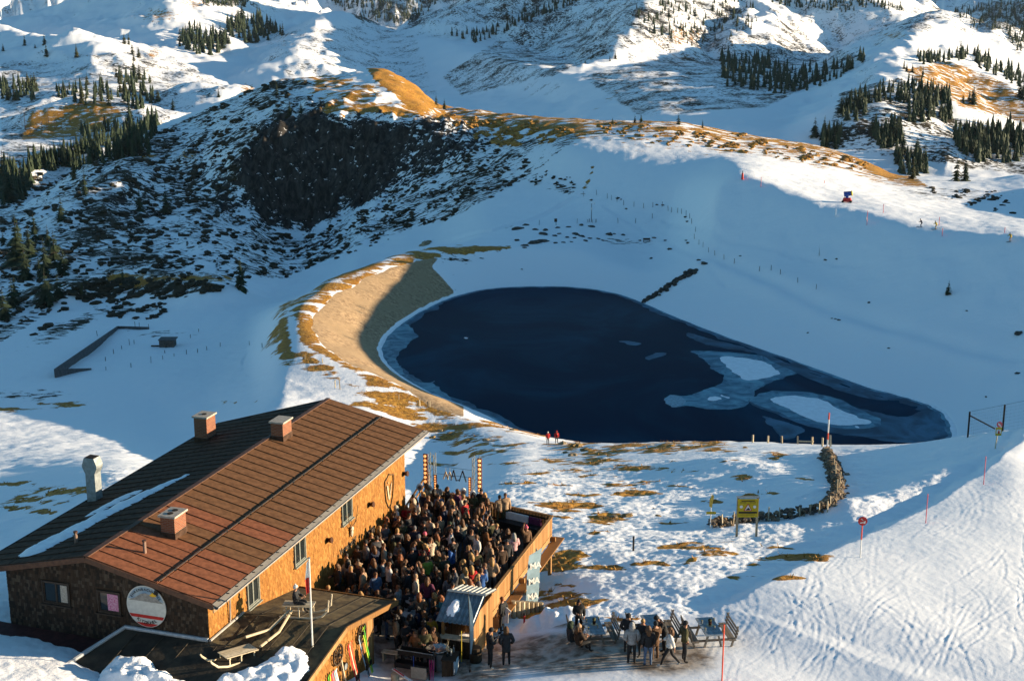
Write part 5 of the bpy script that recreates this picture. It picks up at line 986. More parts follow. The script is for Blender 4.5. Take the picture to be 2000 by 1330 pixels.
for k in range(4):
    bt = on_hut('bottle', 'small bottle standing on the serving table by the kiosk', 'bottle', 8.0 + .12 * (k % 2), 6.85 + .18 * k, -1.09, 0, 'bottles on the serving table'); m_ = MB(); m_.tube([(0, 0, 0), (0, 0, .18), (0, 0, .24), (0, 0, .32)], [.04, .04, .016, .014], 8); m_.obj('bottle_glass', M_GALV if k % 2 else M_GLASS, bt); m_ = MB(); m_.tube([(0, 0, .321), (0, 0, .335)], .017, 6); m_.obj('cap', M_BRASS, bt)
tw = on_hut('white_apron', 'white printed shirt hanging over the side of the serving table', 'shirt', 8.48, 6.75, -1.1, R(90)); m_ = MB(); m_.prism([(-.32, 0, 0), (.32, 0, 0), (.34, .02, -.55), (.1, .03, -.72), (-.28, .02, -.66)], (0, .02, 0)); m_.obj('cloth', plain('pale_cloth', (.36, .40, .44), .85, .1, 8), tw)
sh = on_hut('snow_shovel', 'snow shovel with a yellow handle leaning on the kiosk', 'shovel', 8.35, 7.75, -2.0); m_ = MB(); m_.tube([(.05, -.1, .3), (-.1, .35, 1.65)], .022, 6); m_.obj('handle', M_YEL, sh); m_ = MB(); m_.box((.06, -.16, .14), (.24, .02, .2)); m_.obj('blade', M_GALV, sh)
bw = on_hut('log_bench', 'small slatted wooden bench in the shadow by the annex door', 'bench', 5.0, 7.3, -2.0)
for k in range(3): m_ = MB(); m_.box((0, -.12 + k * .13, .46), (.42, .05, .025)); m_.obj('seat_slat', M_OLDWOOD, bw)
for x in (-.32, .32): m_ = MB(); m_.box((x, 0, .22), (.03, .16, .215)); m_.obj('leg', M_OLDWOOD, bw)
ld = on_hut('leaning_board', 'red and white ski board lying on a stump at the bottom of the picture', 'ski', 6.6, 5.1, -1.5, R(-25)); m_ = MB(); m_.beam((-.9, .1, .10), (.8, 0, -.08), .14, .03); m_.obj('board', M_WHITE, ld); m_ = MB(); m_.beam((-.85, .10, .118), (-.1, .05, .042), .07, .02); m_.obj('red_stripe', M_RED, ld)
sp = on_hut('tree_stump', 'pale tree stump carrying the red and white board', 'stump', 6.05, 5.3, -2.1, 0); m_ = MB(); m_.tube([(0, 0, 0), (0, 0, .35), (0, 0, .62)], [.22, .19, .20], 10); m_.obj('stump_wood', M_OLDWOOD, sp)
for nm, t, s, lb in (('high_table', 4.6, 11.4, 'round high table with glasses near the kiosk, at the edge of the crowd'), ('high_table', 5.0, 9.9, 'round high table with glasses behind the annex roof corner')):
    ht = on_hut(nm, lb, 'table', t, s, -1.85, 0, 'high tables in the crowd'); m_ = MB(); m_.tube([(0, 0, 1.05), (0, 0, 1.09)], .45, 16); m_.obj('table_top', plain('pale_table_top', (.22, .20, .19), .5, .2, 9), ht); m_ = MB(); m_.tube([(0, 0, 0), (0, 0, 1.05)], .05, 8); m_.obj('leg', M_IRON, ht); m_ = MB(); m_.tube([(0, 0, 0), (0, 0, .03)], .28, 12); m_.obj('foot', M_IRON, ht)
    for k in range(5): gl_ = on_hut('drinking_glass', 'small clear drinking glass on a high table in the crowd', 'glass', t + random.uniform(-.3, .3), s + random.uniform(-.3, .3), -.758, 0, 'glasses on the high tables'); m_ = MB(); m_.tube([(0, 0, 0), (0, 0, .14)], [.03, .04], 8); m_.obj('glass_body', M_GALV, gl_)
M_SPRUCE = plain('spruce_needles', (.010, .020, .010), .8, .3, 1.1, col2=(.030, .045, .018)); M_SPRUCE2 = plain('sunlit_olive_needles', (.028, .032, .010), .8, .3, 1.1, col2=(.065, .060, .020)); M_LARCH = plain('bare_larch_twigs', (.075, .040, .022), .85, .3, 1.0, col2=(.14, .075, .04)); M_BARK = plain('spruce_bark', (.05, .035, .025), .9)  # olive needles carry the sunlit look of spruces in their colour; also pot greenery
# ================================================================ SIGNS, POLES, WALLS, FENCES
def V3(q): return [float(c) for c in q]
def ground(px, py, ymin=0):
    h_ = hit(px, py, ymin)
    return h_ if h_ is not None else at_y(px, py, 300)
def h_at(P, py_top):
    """height above P of the point seen at row py_top on the vertical through P"""
    lo, hi = 0., 30.
    for _ in range(30):
        m = (lo + hi) / 2
        if project(P[0], P[1], P[2] + m)[1] > py_top: lo = m
        else: hi = m
    return lo
FACE = 0.0
ys_ = thing('danger_sign', 'yellow avalanche danger board on two wooden posts in the snow field', 'sign', ground(1458, 1049)); Hs = h_at(ground(1458, 1049), 972); Wd = .62
for x in (-Wd, Wd): m_ = MB(); m_.beam((x, .06, -.5), (x, .06, Hs), .13, .13, (1, 0, 0)); m_.obj('post', M_OLDWOOD, ys_)
b0, b1 = Hs - 1.28, Hs - .06; m_ = MB(); m_.box((0, -.03, (b0 + b1) / 2), (Wd + .02, .02, (b1 - b0) / 2)); m_.obj('board', M_YEL, ys_); m_ = MB(); m_.box((0, .05, Hs + .03), (Wd + .1, .14, .02)); m_.obj('board_cap', M_GALV, ys_)
def flat(par, name, mat, pts, y): m_ = MB(); m_.prism([(a, y, b) for a, b in pts], (0, -.008, 0)); return m_.obj(name, mat, par)
cz = (b0 + b1) / 2 + .05
flat(ys_, 'red_triangle', M_RED, [(-.27, cz - .22), (.27, cz - .22), (0, cz + .26)], -.051); flat(ys_, 'white_triangle', M_WHITE, [(-.20, cz - .18), (.20, cz - .18), (0, cz + .18)], -.060); flat(ys_, 'slope_symbol', M_BLACK, [(-.15, cz - .165), (.16, cz - .165), (.04, cz + .0), (-.02, cz - .05)], -.069)
for x in (-.42, .42): flat(ys_, 'round_symbol', M_WHITE, [(x + .10 * math.cos(a * .524), cz + .04 + .10 * math.sin(a * .524)) for a in range(12)], -.051)
flat(ys_, 'black_band', M_BLACK, [(-.58, cz - .40), (.58, cz - .40), (.58, cz - .28), (-.58, cz - .28)], -.051); flat(ys_, 'printed_line', M_BLACK, [(-.42, cz + .40), (.42, cz + .40), (.42, cz + .455), (-.42, cz + .455)], -.051); flat(ys_, 'printed_line', M_BLACK, [(-.50, cz + .31), (-.12, cz + .31), (-.12, cz + .34), (-.50, cz + .34)], -.051); flat(ys_, 'printed_line', M_BLACK, [(.12, cz + .31), (.50, cz + .31), (.50, cz + .34), (.12, cz + .34)], -.051); flat(ys_, 'printed_line', M_BLACK, [(-.48, cz - .50), (.48, cz - .50), (.48, cz - .475), (-.48, cz - .475)], -.051)
P = ground(1387, 1031); H1 = h_at(P, 964); tg = thing('trail_sign', 'thin white post with yellow diamond and arrow board at the lower stone wall end', 'sign', P); m_ = MB(); m_.tube([(0, 0, -.4), (0, 0, H1)], .035, 6); m_.obj('post', M_WHITE, tg)
m_ = MB(); m_.prism([(-.30, -.05, H1 - 1.40), (.30, -.05, H1 - 1.40), (.36, -.05, H1 - 1.31), (.30, -.05, H1 - 1.22), (-.30, -.05, H1 - 1.22)], (0, -.02, 0)); m_.obj('arrow_board', M_YEL, tg); m_ = MB(); m_.prism([(-.13, -.05, H1 - .85), (.06, -.05, H1 - .95), (.17, -.05, H1 - .15), (.08, -.05, H1 - .02), (-.10, -.05, H1 - .35)], (0, -.02, 0)); m_.obj('diamond_board', plain('sunlit_yellow', (.55, .36, .06), .5), tg)
def round_pole_sign(px, py, top, label):
    P = ground(px, py); H = h_at(P, top); r = thing('piste_sign', label, 'sign', P); m_ = MB(); m_.tube([(0, 0, -.4), (0, 0, H * .45)], .035, 8); m_.obj('lower_pole', M_WHITE, r); m_ = MB(); m_.tube([(0, 0, H * .45), (0, 0, H - .3)], .036, 8); m_.obj('upper_pole', M_ORANGE, r)
    m_ = MB(); m_.tube([(0, -.02, H - .18), (0, -.06, H - .18)], .26, 20); m_.obj('disc', M_RED, r); flat(r, 'white_arrow', M_WHITE, [(-.12, H - .05), (-.07, H - .02), (.06, H - .18), (.03, H - .30), (.15, H - .33), (.15, H - .16), (.11, H - .15), (.10, H - .20)], -.062); flat(r, 'white_arrow', M_WHITE, [(-.17, H - .26), (-.13, H - .30), (.0, H - .28), (.03, H - .22)], -.062); return r
round_pole_sign(1680, 1088, 1011, 'round red sign with white arrow on a red and white pole at the piste edge')
def pole(px, py, top, label, mt, r=.022, name='piste_pole', tip=None):
    P = ground(px, py); H = h_at(P, top); o = thing(name, label, 'pole', P); m_ = MB(); m_.tube([(0, 0, -.5), (0, 0, H)], r, 8); m_.obj('shaft', mt, o)
    if tip: m_ = MB(); m_.tube([(0, 0, H + .001), (0, 0, H + .12)], r * 1.15, 8); m_.obj('tip', tip, o)
    return o
pole(1808, 1021, 964, 'pink piste pole with the shadow band behind it, right of the round sign', M_PINK, .028); pole(1921, 946, 891, 'upper pink piste pole near the right edge', M_PINK, .028); pole(1410, 1329, 1219, 'long orange red piste pole at the bottom in front of the tables', M_ORANGE, .032); pole(1237, 1075, 1047, 'short dark post in the snow right of the terrace', M_BLACK, .06, 'post')
P = ground(1615, 884); H = h_at(P, 806); mk = thing('marker_pole', 'tall red and white banded marker pole at the top end of the stone wall', 'pole', P)
for k in range(6): m_ = MB(); m_.tube([(0, 0, H * k / 6), (0, 0, H * (k + 1) / 6 - .004)], .07, 8); m_.obj('white_band' if k % 2 else 'red_band', M_WHITE if k in (1, 3, 4) else M_ORANGE if k else M_RED, mk)
m_ = MB(); m_.tube([(0, 0, -.3), (0, 0, .6)], .13, 8); m_.obj('base_sleeve', M_RED, mk)
# posts on the bank above the pond
def post_row(pts, label, group, w=.11, mt=None, name='fence_post', cat='post'):
    for px, py, top in pts:
        P = ground(px, py); H = max(.5, h_at(P, top)); o = MB().beam((0, 0, -.4), (0, 0, H), w, w, (1, 0, 0)).obj(name, mt or M_OLDWOOD); o.location = V3(P); o.rotation_euler = (random.uniform(-.06, .06), random.uniform(-.06, .06), random.uniform(0, 1.5)); tag(o, label, cat, group)
post_row([(1470, 864, 849), (1500, 865, 851), (1527, 866, 851), (1558, 867, 852), (1586, 868, 853), (1692, 867, 850), (1746, 866, 850), (1831, 858, 845), (1622, 872, 850), (1606, 872, 855)], 'short wooden post on the bank edge in front of the frozen pond', 'posts along the bank above the pond', .16)
rl = thing('low_rail', 'low wooden rail between the posts on the bank edge', 'rail', ground(1560, 867)); e_ = ground(1588, 868) - ground(1560, 867); MB().beam((0, -.1, .35), (e_[0], e_[1] - .1, e_[2] + .35), .10, .12).obj('rail_beam', M_OLDWOOD, rl)
# mesh fence at the right edge
fn = thing('mesh_fence', 'tall wire mesh fence with grey posts behind the piste at the right edge', 'fence', ground(1890, 854)); B0 = ground(1890, 854); B1 = ground(1958, 842); B2 = B1 + (B1 - B0) * 1.9; Hf = h_at(B0, 804)
for B in (B0, B1, B2): m_ = MB(); m_.beam(B - B0 - (0, 0, .4), B - B0 + (0, 0, Hf), .12, .12, (1, 0, 0)); m_.obj('post', M_DKWOOD, fn)
m_ = MB(); m_.beam((0, 0, Hf * .86), (B1 - B0) * .78 + (0, 0, .35), .09, .09); m_.obj('brace', M_DKWOOD, fn)
m_ = MB()
for A, B in ((B0, B1), (B1, B2)):
    for f_ in np.linspace(0, 1, 9): m_.tube([A - B0 + (0, 0, Hf * f_), B - B0 + (0, 0, Hf * f_)], .004 if f_ < 1 else .012, 4)
    for f_ in np.linspace(.03, .97, 16): p = A + (B - A) * f_ - B0; m_.tube([p, p + (0, 0, Hf)], .003, 3)
m_.obj('wire_mesh', M_IRON, fn)
P = ground(1943, 876); H = h_at(P, 824); sg_ = thing('warning_sign', 'leaning post with a pink round sign over a small yellow board near the mesh fence', 'sign', P); m_ = MB(); m_.tube([(0, 0, -.4), (.16, 0, H - .3)], .05, 8); m_.obj('post', M_OLDWOOD, sg_)
m_ = MB(); m_.box((.16, -.06, H - .78), (.24, .02, .34)); m_.obj('yellow_board', M_YEL, sg_); m_ = MB(); m_.tube([(.18, -.06, H - .18), (.18, -.10, H - .18)], .24, 16); m_.obj('round_board', M_PINK, sg_); flat(sg_, 'white_arrow', M_WHITE, [(.04, H - .12), (.10, H - .05), (.22, H - .20), (.30, H - .24), (.28, H - .34), (.12, H - .26)], -.102); flat(sg_, 'white_panel', M_WHITE, [(-.02, H - .95), (.34, H - .95), (.34, H - .60), (-.02, H - .60)], -.082); flat(sg_, 'red_figure', M_RED, [(.08, H - .94), (.26, H - .94), (.20, H - .68), (.14, H - .66)], -.092)
# dry stone wall with its stakes
WALLP = [(1388, 1030), (1415, 1026), (1450, 1021), (1490, 1016), (1540, 1009), (1590, 1000), (1618, 990), (1632, 972), (1636, 952), (1632, 930), (1626, 912), (1618, 896), (1613, 884)]
WP = [ground(*q) for q in WALLP]; sw = thing('dry_stone_wall', 'curved dry stone wall running up the snow field to the marker pole', 'wall', WP[0])
M_STONES = [plain('wall_stone_' + n, c, .9, .3, 5, .02, col2=c2) for n, c, c2 in (('tan', (.12, .09, .06), (.30, .235, .16)), ('rust', (.11, .07, .04), (.24, .16, .09)), ('dark', (.05, .045, .04), (.15, .125, .10)))]
st_me = []
for k in range(8): mb = MB(); mb.blob((0, 0, 0), (1, .8, .62), 6, 4, .3); st_me.append([mb.mesh('stone', M_STONES[k % 3])])
def along(Ps, u):
    L = [0]
    for a, b in zip(Ps[:-1], Ps[1:]): L.append(L[-1] + np.linalg.norm(b[:2] - a[:2]))
    d = u * L[-1]; k = min(np.searchsorted(L, d, side='right') - 1, len(Ps) - 2); f_ = (d - L[k]) / (L[k + 1] - L[k]); return Ps[k] + (Ps[k + 1] - Ps[k]) * f_, (Ps[k + 1] - Ps[k])
rsw = random.Random(4); NS = 298; extra = MB()
for k in range(1150):
    u = rsw.random(); P, d = along(WP, u); d = d[:2] / np.linalg.norm(d[:2]); n_ = np.array([-d[1], d[0]]); off = rsw.gauss(0, .26); hh = rsw.random() ** .8 * .62 * math.exp(-(off / .45) ** 2); q = np.array([P[0] + n_[0] * off, P[1] + n_[1] * off]); z = float(height_at(q[0], q[1])) + hh; s_ = rsw.uniform(.09, .24) * (1.15 if u > .55 else 1)
    if k < NS:
        o = link('stone', st_me[rsw.randrange(8)][0], sw, (q[0] - WP[0][0], q[1] - WP[0][1], z - WP[0][2])); o.scale = (s_, s_, s_); o.rotation_euler = (rsw.uniform(-.5, .5), rsw.uniform(-.5, .5), rsw.uniform(0, 6.3))
    else: extra.blob((q[0] - WP[0][0], q[1] - WP[0][1], z - WP[0][2]), (s_, s_ * .8, s_ * .65), 6, 4, .3, rsw.randrange(3), rsw)
tag(extra.obj('small_stones', M_STONES, sw), kind='stuff')
post_row([(1411, 1029, 1004), (1432, 1024, 1000), (1500, 1018, 990), (1522, 1015, 990), (1546, 1009, 992), (1562, 1009, 990), (1582, 1005, 985), (1600, 1003, 982), (1616, 1000, 978), (1622, 990, 968), (1627, 982, 960), (1635, 975, 935), (1638, 960, 920), (1632, 940, 905), (1628, 925, 895)], 'thin wooden stake standing along the dry stone wall', 'stakes along the stone wall', .07)
# ---- fence stakes around the pond and in the left field
FLINE = [(1140, 384), (1165, 381), (1186, 388), (1194, 391), (1205, 394), (1218, 401), (1238, 404), (1257, 407), (1275, 405), (1293, 404), (1305, 412), (1311, 415), (1323, 416), (1331, 418), (1340, 421), (1347, 427), (1351, 437), (1358, 453), (1356, 467), (1365, 478), (1373, 483), (1384, 493), (1396, 499), (1414, 507), (1434, 515), (1483, 530), (1506, 528), (1524, 536), (1558, 552), (1594, 565), (1207, 436), (1241, 436), (1274, 427), (1127, 437), (1053, 440)]
post_row([(x, y, y - 10) for x, y in FLINE], 'thin dark stake of the fence line on the shaded slope above the pond', 'fence stakes above the pond', .09, M_DKWOOD)
LLINE = [(264, 640, 628), (272, 639, 630), (290, 641, 633), (190, 656, 646), (262, 672, 664), (253, 674, 662), (222, 691, 682), (238, 682, 675), (206, 705, 697), (207, 723, 716), (256, 718, 709), (295, 709, 696), (318, 702, 694), (340, 696, 690), (364, 692, 683), (386, 689, 681), (404, 684, 676), (430, 677, 669), (487, 674, 666), (372, 660, 653), (388, 648, 642), (322, 690, 684), (512, 679, 670)]
post_row(LLINE, 'thin dark stake in the shaded snow field left of the dam', 'fence stakes in the left snow field', .09, M_DKWOOD)
post_row([(655, 757, 742), (664, 760, 738), (805, 765, 755), (630, 709, 700), (596, 702, 693), (816, 793, 782), (820, 793, 781), (836, 795, 784), (840, 795, 783), (779, 780, 770)], 'short weathered stake on the grassy dam behind the hut', 'stakes on the dam', .13)
# ---- concrete frame wall, stone shelter, boulders
cw = thing('concrete_wall', 'long angled concrete retaining wall in the shaded left snow field', 'wall', ground(108, 738)); C0 = ground(108, 738); C1 = ground(230, 642); C2 = ground(291, 643); C3 = ground(178, 722); M_CW = plain('dark_concrete', (.07, .07, .072), .85, .25, 2, .01)
for a, b, h0, h1, nm in ((C0, C1, 1.7, .6, 'long_wall'), (C1, C2, .6, .5, 'end_wall'), (C0, C3, 1.7, .3, 'short_wall')):
    a = a - C0; b = b - C0; d = (b - a)[:2] / np.linalg.norm((b - a)[:2]); n_ = np.array([-d[1], d[0], 0]) * .12; zt0, zt1 = a[2] + h0, b[2] + h1; m_ = MB(); q = [np.array([a[0], a[1], a[2] - 1]) - n_, np.array([b[0], b[1], b[2] - 1]) - n_, np.array([b[0], b[1], zt1]) - n_, np.array([a[0], a[1], zt0]) - n_]; m_.prism(q, 2 * n_); m_.obj(nm, M_CW, cw)
sh_ = thing('stone_shelter', 'small low stone shelter with a flat roof in the left snow field', 'shelter', ground(328, 676)); m_ = MB(); m_.box((0, 0, .6), (1.5, 1.2, .9)); m_.obj('wall', M_STONES[2], sh_); m_ = MB(); m_.box((.1, 0, 1.58), (1.75, 1.4, .08)); m_.obj('roof_slab', M_CW, sh_); m_ = MB(); m_.box((.7, -1.2, .2), (.9, .5, .5)); m_.obj('side_step', M_STONES[2], sh_); m_ = MB(); m_.box((-2.2, -.3, .12), (1.2, .15, .12)); m_.obj('plank', M_DKWOOD, sh_)
M_ROCKD = plain('dark_boulder', (.030, .028, .026), .9, .35, 1.2, .05, col2=(.085, .075, .062)); M_ROCKT = plain('tan_boulder', (.16, .115, .065), .9, .3, 1.5, .05, col2=(.34, .26, .16)); M_ROCKO = plain('ochre_outcrop', (.14, .085, .03), .9, .3, 1.5, .05, col2=(.30, .20, .08))
bl_me = {}
for nm, mt in (('d', M_ROCKD), ('t', M_ROCKT), ('o', M_ROCKO)):
    bl_me[nm] = []
    for k in range(5): mb = MB(); mb.blob((0, 0, .1), (1, .85, .55), 8, 5, .28); mb.blob((.45, .2, .05), (.6, .55, .42), 7, 4, .3); bl_me[nm].append(mb.mesh('boulder', mt))
def boulder(px, py, wpx, label, group=None, k='d', flatn=1.0):
    P = ground(px, py); s_ = wpx / 2 * P[1] / FOC; o = link('boulder', bl_me[k][random.randrange(5)], None, P); o.scale = (s_, s_ * .9, s_ * .8 * flatn); o.rotation_euler = (0, 0, random.uniform(0, 6)); return tag(o, label, 'boulder', group)
for x, y, w_ in ((1013, 448, 26), (1028, 440, 16), (1045, 449, 14), (1065, 450, 16), (1090, 445, 12), (1110, 444, 11), (1135, 440, 14), (1156, 443, 16), (1060, 458, 22), (1084, 461, 14), (1092, 457, 10), (1108, 464, 12), (1122, 465, 10), (1125, 458, 18), (1136, 462, 16), (1143, 471, 13), (1152, 466, 10), (1168, 467, 12), (1177, 470, 9), (1190, 458, 20), (1200, 457, 8), (1217, 459, 11), (1044, 475, 30), (1060, 472, 26), (1025, 480, 16), (1010, 470, 16), (1278, 465, 10), (1250, 470, 9), (1300, 470, 8), (1308, 487, 13), (1272, 505, 10), (1341, 470, 8), (1340, 424, 10), (1343, 433, 9), (1365, 508, 10), (1376, 515, 18), (1344, 475, 12), (1155, 391, 9), (1223, 408, 8), (1295, 401, 7), (1446, 500, 6), (1019, 526, 6), (1024, 484, 10), (1085, 475, 12), (1100, 474, 10), (1116, 473, 8)): boulder(x, y, w_, 'dark boulder poking out of the snow on the shaded shelf behind the pond', 'dark boulders behind the pond', 'd', .7)
for x, y, w_, lb in ((1612, 508, 9, 'right of the bare bush'), (1634, 506, 8, 'far right of the bare bush'), (1697, 591, 9, 'alone in the middle of the right shaded slope'), (1625, 622, 6, 'leftmost of three in a row on the right slope'), (1632, 623, 7, 'middle of three in a row on the right slope'), (1639, 625, 9, 'rightmost of three in a row on the right slope'), (1990, 651, 24, 'cut by the right frame edge'), (1888, 607, 7, 'small one below the lone little pine'), (1988, 729, 12, 'low near the right frame edge'), (1926, 775, 7, 'lowest on the right slope'), (1736, 680, 7, 'small one above the pond tip'), (1578, 650, 7, 'small one on the pond slope')): boulder(x, y, w_, 'dark boulder, right slope, ' + lb, None, 'd', .7)
for k, (x, y, w_) in enumerate(((830, 478, 26), (838, 474, 16), (822, 480, 12))): boulder(x, y, w_, ('large', 'upper', 'small left')[k] + ' sunlit tan boulder where the dam road meets the snow slope', None, 't')
# the stony channel that drops into the pond
chn = thing('stone_channel', 'dark stone lined channel running down the snow slope into the pond', 'channel', ground(1262, 588)); C0 = ground(1262, 588); C1 = ground(1345, 533); rsc = random.Random(8); m_ = MB()
for k in range(70): f_ = rsc.random(); wd = .6 + .6 * f_; q = C0 + (C1 - C0) * f_; x, y = q[0] + rsc.uniform(-wd, wd) + (1.2 * (rsc.random() < .35)), q[1] + rsc.uniform(-.8, .8); m_.blob((x - C0[0], y - C0[1], float(height_at(x, y)) - C0[2] + .15), (rsc.uniform(.35, .8), rsc.uniform(.35, .7), rsc.uniform(.25, .5)), 6, 4, .3, 0, rsc)
tag(m_.obj('channel_stones', M_ROCKD, chn), kind='stuff')
for px, py, w_ in ((1350, 530, 14), (1340, 533, 11), (1357, 534, 12), (1347, 539, 12), (1336, 539, 9)):
    P = ground(px, py); s_ = w_ / 2 * P[1] / FOC * 1.1; o = link('large_stone', bl_me['d'][random.randrange(5)], chn, P - C0); o.scale = (s_, s_, s_)
m_ = MB(); q = [C0 + (C1 - C0) * f_ - C0 for f_ in (0, .33, .66, 1)]; m_.tube([p + (0, 0, .35) for p in q], .16, 6); m_.obj('drain_pipe', M_BLACK, chn)
# weather mast, bench, board
P = ground(1155, 434); H = h_at(P, 398); wm = thing('weather_mast', 'thin weather mast inside a little stake fence behind the pond', 'mast', P); m_ = MB(); m_.tube([(0, 0, 0), (0, 0, H)], [.10, .06], 6); m_.obj('mast_pole', M_DKWOOD, wm); m_ = MB(); m_.beam((-.6, 0, H - .2), (.8, 0, H - .1), .06, .06); m_.blob((.8, 0, H + .1), (.14, .14, .2), 6, 4, 0); m_.obj('sensor_arm', M_WHITE, wm); m_ = MB(); m_.box((0, -.15, H * .72), (.22, .12, .3)); m_.obj('instrument_box', M_WHITE, wm)
for x, y in ((-1.1, -.6), (-.7, -.9), (.3, -1), (1.0, -.8), (1.3, -.4), (-.5, .3)): MB().beam((x, y, -.2), (x, y, .9), .10, .10, (1, 0, 0)).obj('fence_stake', M_DKWOOD, wm)
bn_ = thing('park_bench', 'dark wooden bench alone on the snow shelf above the pond', 'bench', ground(1263, 473)); m_ = MB(); m_.box((0, 0, .45), (.9, .22, .05)); m_.obj('seat', M_DKWOOD, bn_); m_ = MB(); m_.box((0, .2, .78), (.9, .04, .2)); m_.obj('backrest', M_DKWOOD, bn_)
for x in (-.75, .75): m_ = MB(); m_.box((x, 0, .2), (.06, .2, .2)); m_.obj('leg', M_DKWOOD, bn_)
ib = thing('info_board', 'small dark information board on a post behind the pond', 'board', ground(1086, 440)); m_ = MB(); m_.beam((0, 0, -.2), (0, 0, 1.1), .12, .12, (1, 0, 0)); m_.obj('post', M_DKWOOD, ib); m_ = MB(); m_.box((-.1, -.08, 1.3), (.38, .05, .45)); m_.obj('board', M_DKWOOD, ib)
# snow cannon, lance pad, small piste poles
P = ground(1654, 396); sc_ = thing('snow_cannon', 'blue snow cannon on a red base beside the upper piste', 'snow cannon', P, R(-20)); m_ = MB(); m_.prism([(-1.1, -.6, .2), (1.1, -.6, .2), (.8, -.5, 1.1), (-.8, -.5, 1.1)], (0, 1.1, 0)); m_.obj('red_base', M_RED, sc_); m_ = MB(); m_.tube([(-.7, 0, 1.9), (.9, 0, 2.2)], [.62, .5], 14); m_.obj('barrel', M_BLUE, sc_); m_ = MB(); m_.tube([(.91, 0, 2.2), (1.12, 0, 2.24)], .60, 14); m_.obj('nozzle_ring', M_YEL, sc_); m_ = MB(); m_.box((0, 0, 1.35), (.3, .3, .3)); m_.obj('yoke', M_BLUE, sc_)
for x in (-.9, .9): m_ = MB(); m_.tube([(x, -.7, .28), (x, .7, .28)], .28, 10); m_.obj('wheel', M_BLACK, sc_)
P = ground(1450, 351); H = h_at(P, 334); lp = thing('snow_lance', 'red padded snow lance base on the upper snow slope', 'snow lance', P); m_ = MB(); m_.tube([(0, 0, 0), (0, 0, H * .3), (0, 0, H * .75)], [.30, .30, .22], 10); m_.obj('red_pad', M_RED, lp); m_ = MB(); m_.tube([(0, 0, H * .75), (0, 0, H)], .10, 8); m_.obj('lance_head', M_BLACK, lp)
for k, (x, y, t_, mt, lb) in enumerate(((1632, 424, 408, M_WHITE, 'white tipped piste pole left of the snow cannon'), (1693, 440, 412, M_PINK, 'pink piste pole below the snow cannon'), (1725, 416, 399, M_PINK, 'pink piste pole up the slope right of the cannon'), (1692, 432, 424, M_WHITE, 'short white pole on the upper piste edge'), (1834, 440, 424, M_PINK, 'pink piste pole beside the skiers'), (1486, 366, 346, M_PINK, 'thin pale pole near the red snow lance'), (1610, 358, 353, M_RED, 'tiny red pole on the lit snow crest'), (1840, 462, 446, M_PINK, 'faint pink pole in front of the skiers'), (1962, 455, 444, M_PINK, 'pink pole above the third skier at the right edge'))): pole(x, y, t_, lb, mt, .06)
# ---- picnic tables on the trampled snow
M_TTOP = plain('grey_table_top', (.20, .235, .26), .6, .2, 5); M_TWOOD = wood_mat('grey_bench_wood', ((.14, .11, .08), (.22, .18, .14), (.30, .26, .21)))
def picnic(px, py, label, rz=R(8), bench=(1, 1)):
    P = ground(px, py); r = thing('picnic_table', label, 'table', P, rz, 'picnic tables on the trampled snow')
    for k in range(4): m_ = MB(); m_.box((-.315 + k * .21, 0, .76), (.10, .95, .022)); m_.obj('table_plank', M_TTOP, r)
    for y in (-.7, .7):
        for sg in (-1, 1): m_ = MB(); m_.beam((sg * .42, y, 0), (sg * .22, y, .74), .09, .07, (0, 1, 0)); m_.obj('leg', M_TWOOD, r)
        m_ = MB(); m_.beam((-.95, y + .085, .36), (.95, y + .085, .36), .06, .10); m_.obj('cross_beam', M_TWOOD, r)
    for sg in (-1, 1):
        for k in range(2): m_ = MB(); m_.box((sg * (.80 + k * .17), 0, .44), (.075, .95, .02)); m_.obj('bench_slat', M_TWOOD, r)
        for k in range(3): m_ = MB(); m_.beam((sg * (1.07 + .03 * k), -.95, .60 + .16 * k), (sg * (1.07 + .03 * k), .95, .60 + .16 * k), .03, .12); m_.obj('backrest_slat', M_TWOOD, r)
        for y in (-.75, .75): m_ = MB(); m_.beam((sg * .86, y, 0), (sg * .98, y, .42), .08, .08, (0, 1, 0)); m_.beam((sg * 1.04, y, .40), (sg * 1.17, y, 1.05), .06, .06, (0, 1, 0)); m_.obj('bench_leg', M_TWOOD, r)
    return r, P
T1, P1 = picnic(1158, 1250, 'picnic table left of the standing group with a candle pot on its blue grey top'); T2, P2 = picnic(1275, 1246, 'picnic table half hidden behind the standing group'); T3, P3 = picnic(1384, 1252, 'picnic table at the right end by the orange red pole')
def table_item(P, dx, dy, label, kind):
    if kind == 'pot':
        r = thing('candle_pot', label, 'pot', P + np.array([dx, dy, .784])); m_ = MB(); m_.tube([(0, 0, 0), (0, 0, .02)], .16, 12); m_.obj('plate', M_BRASS, r); m_ = MB(); m_.tube([(0, 0, .02), (0, 0, .18)], [.07, .09], 10); m_.obj('pot_body', M_BRASSY, r); m_ = MB(); m_.blob((0, 0, .26), (.10, .10, .08), 7, 4, .2); m_.obj('greenery', M_SPRUCE2, r)
    else:
        r = thing('drinking_glass', label, 'glass', P + np.array([dx, dy, .784]), 0, 'glasses on the picnic tables'); m_ = MB(); m_.tube([(0, 0, 0), (0, 0, .15)], [.035, .045], 8); m_.obj('glass_body', M_GALV, r); m_ = MB(); m_.tube([(0, 0, .151), (0, 0, .156)], .03, 8); m_.obj('drink', M_YEL, r)
for P, nm in ((P1, 'left'), (P3, 'right')):
    table_item(P, .05, .1, 'candle pot with green sprigs on the %s picnic table' % nm, 'pot')
    for dx, dy in ((-.25, -.5), (-.3, .3), (.3, .55), (.2, -.3)): table_item(P, dx, dy, 'short drinking glass on the %s picnic table' % nm, 'glass')
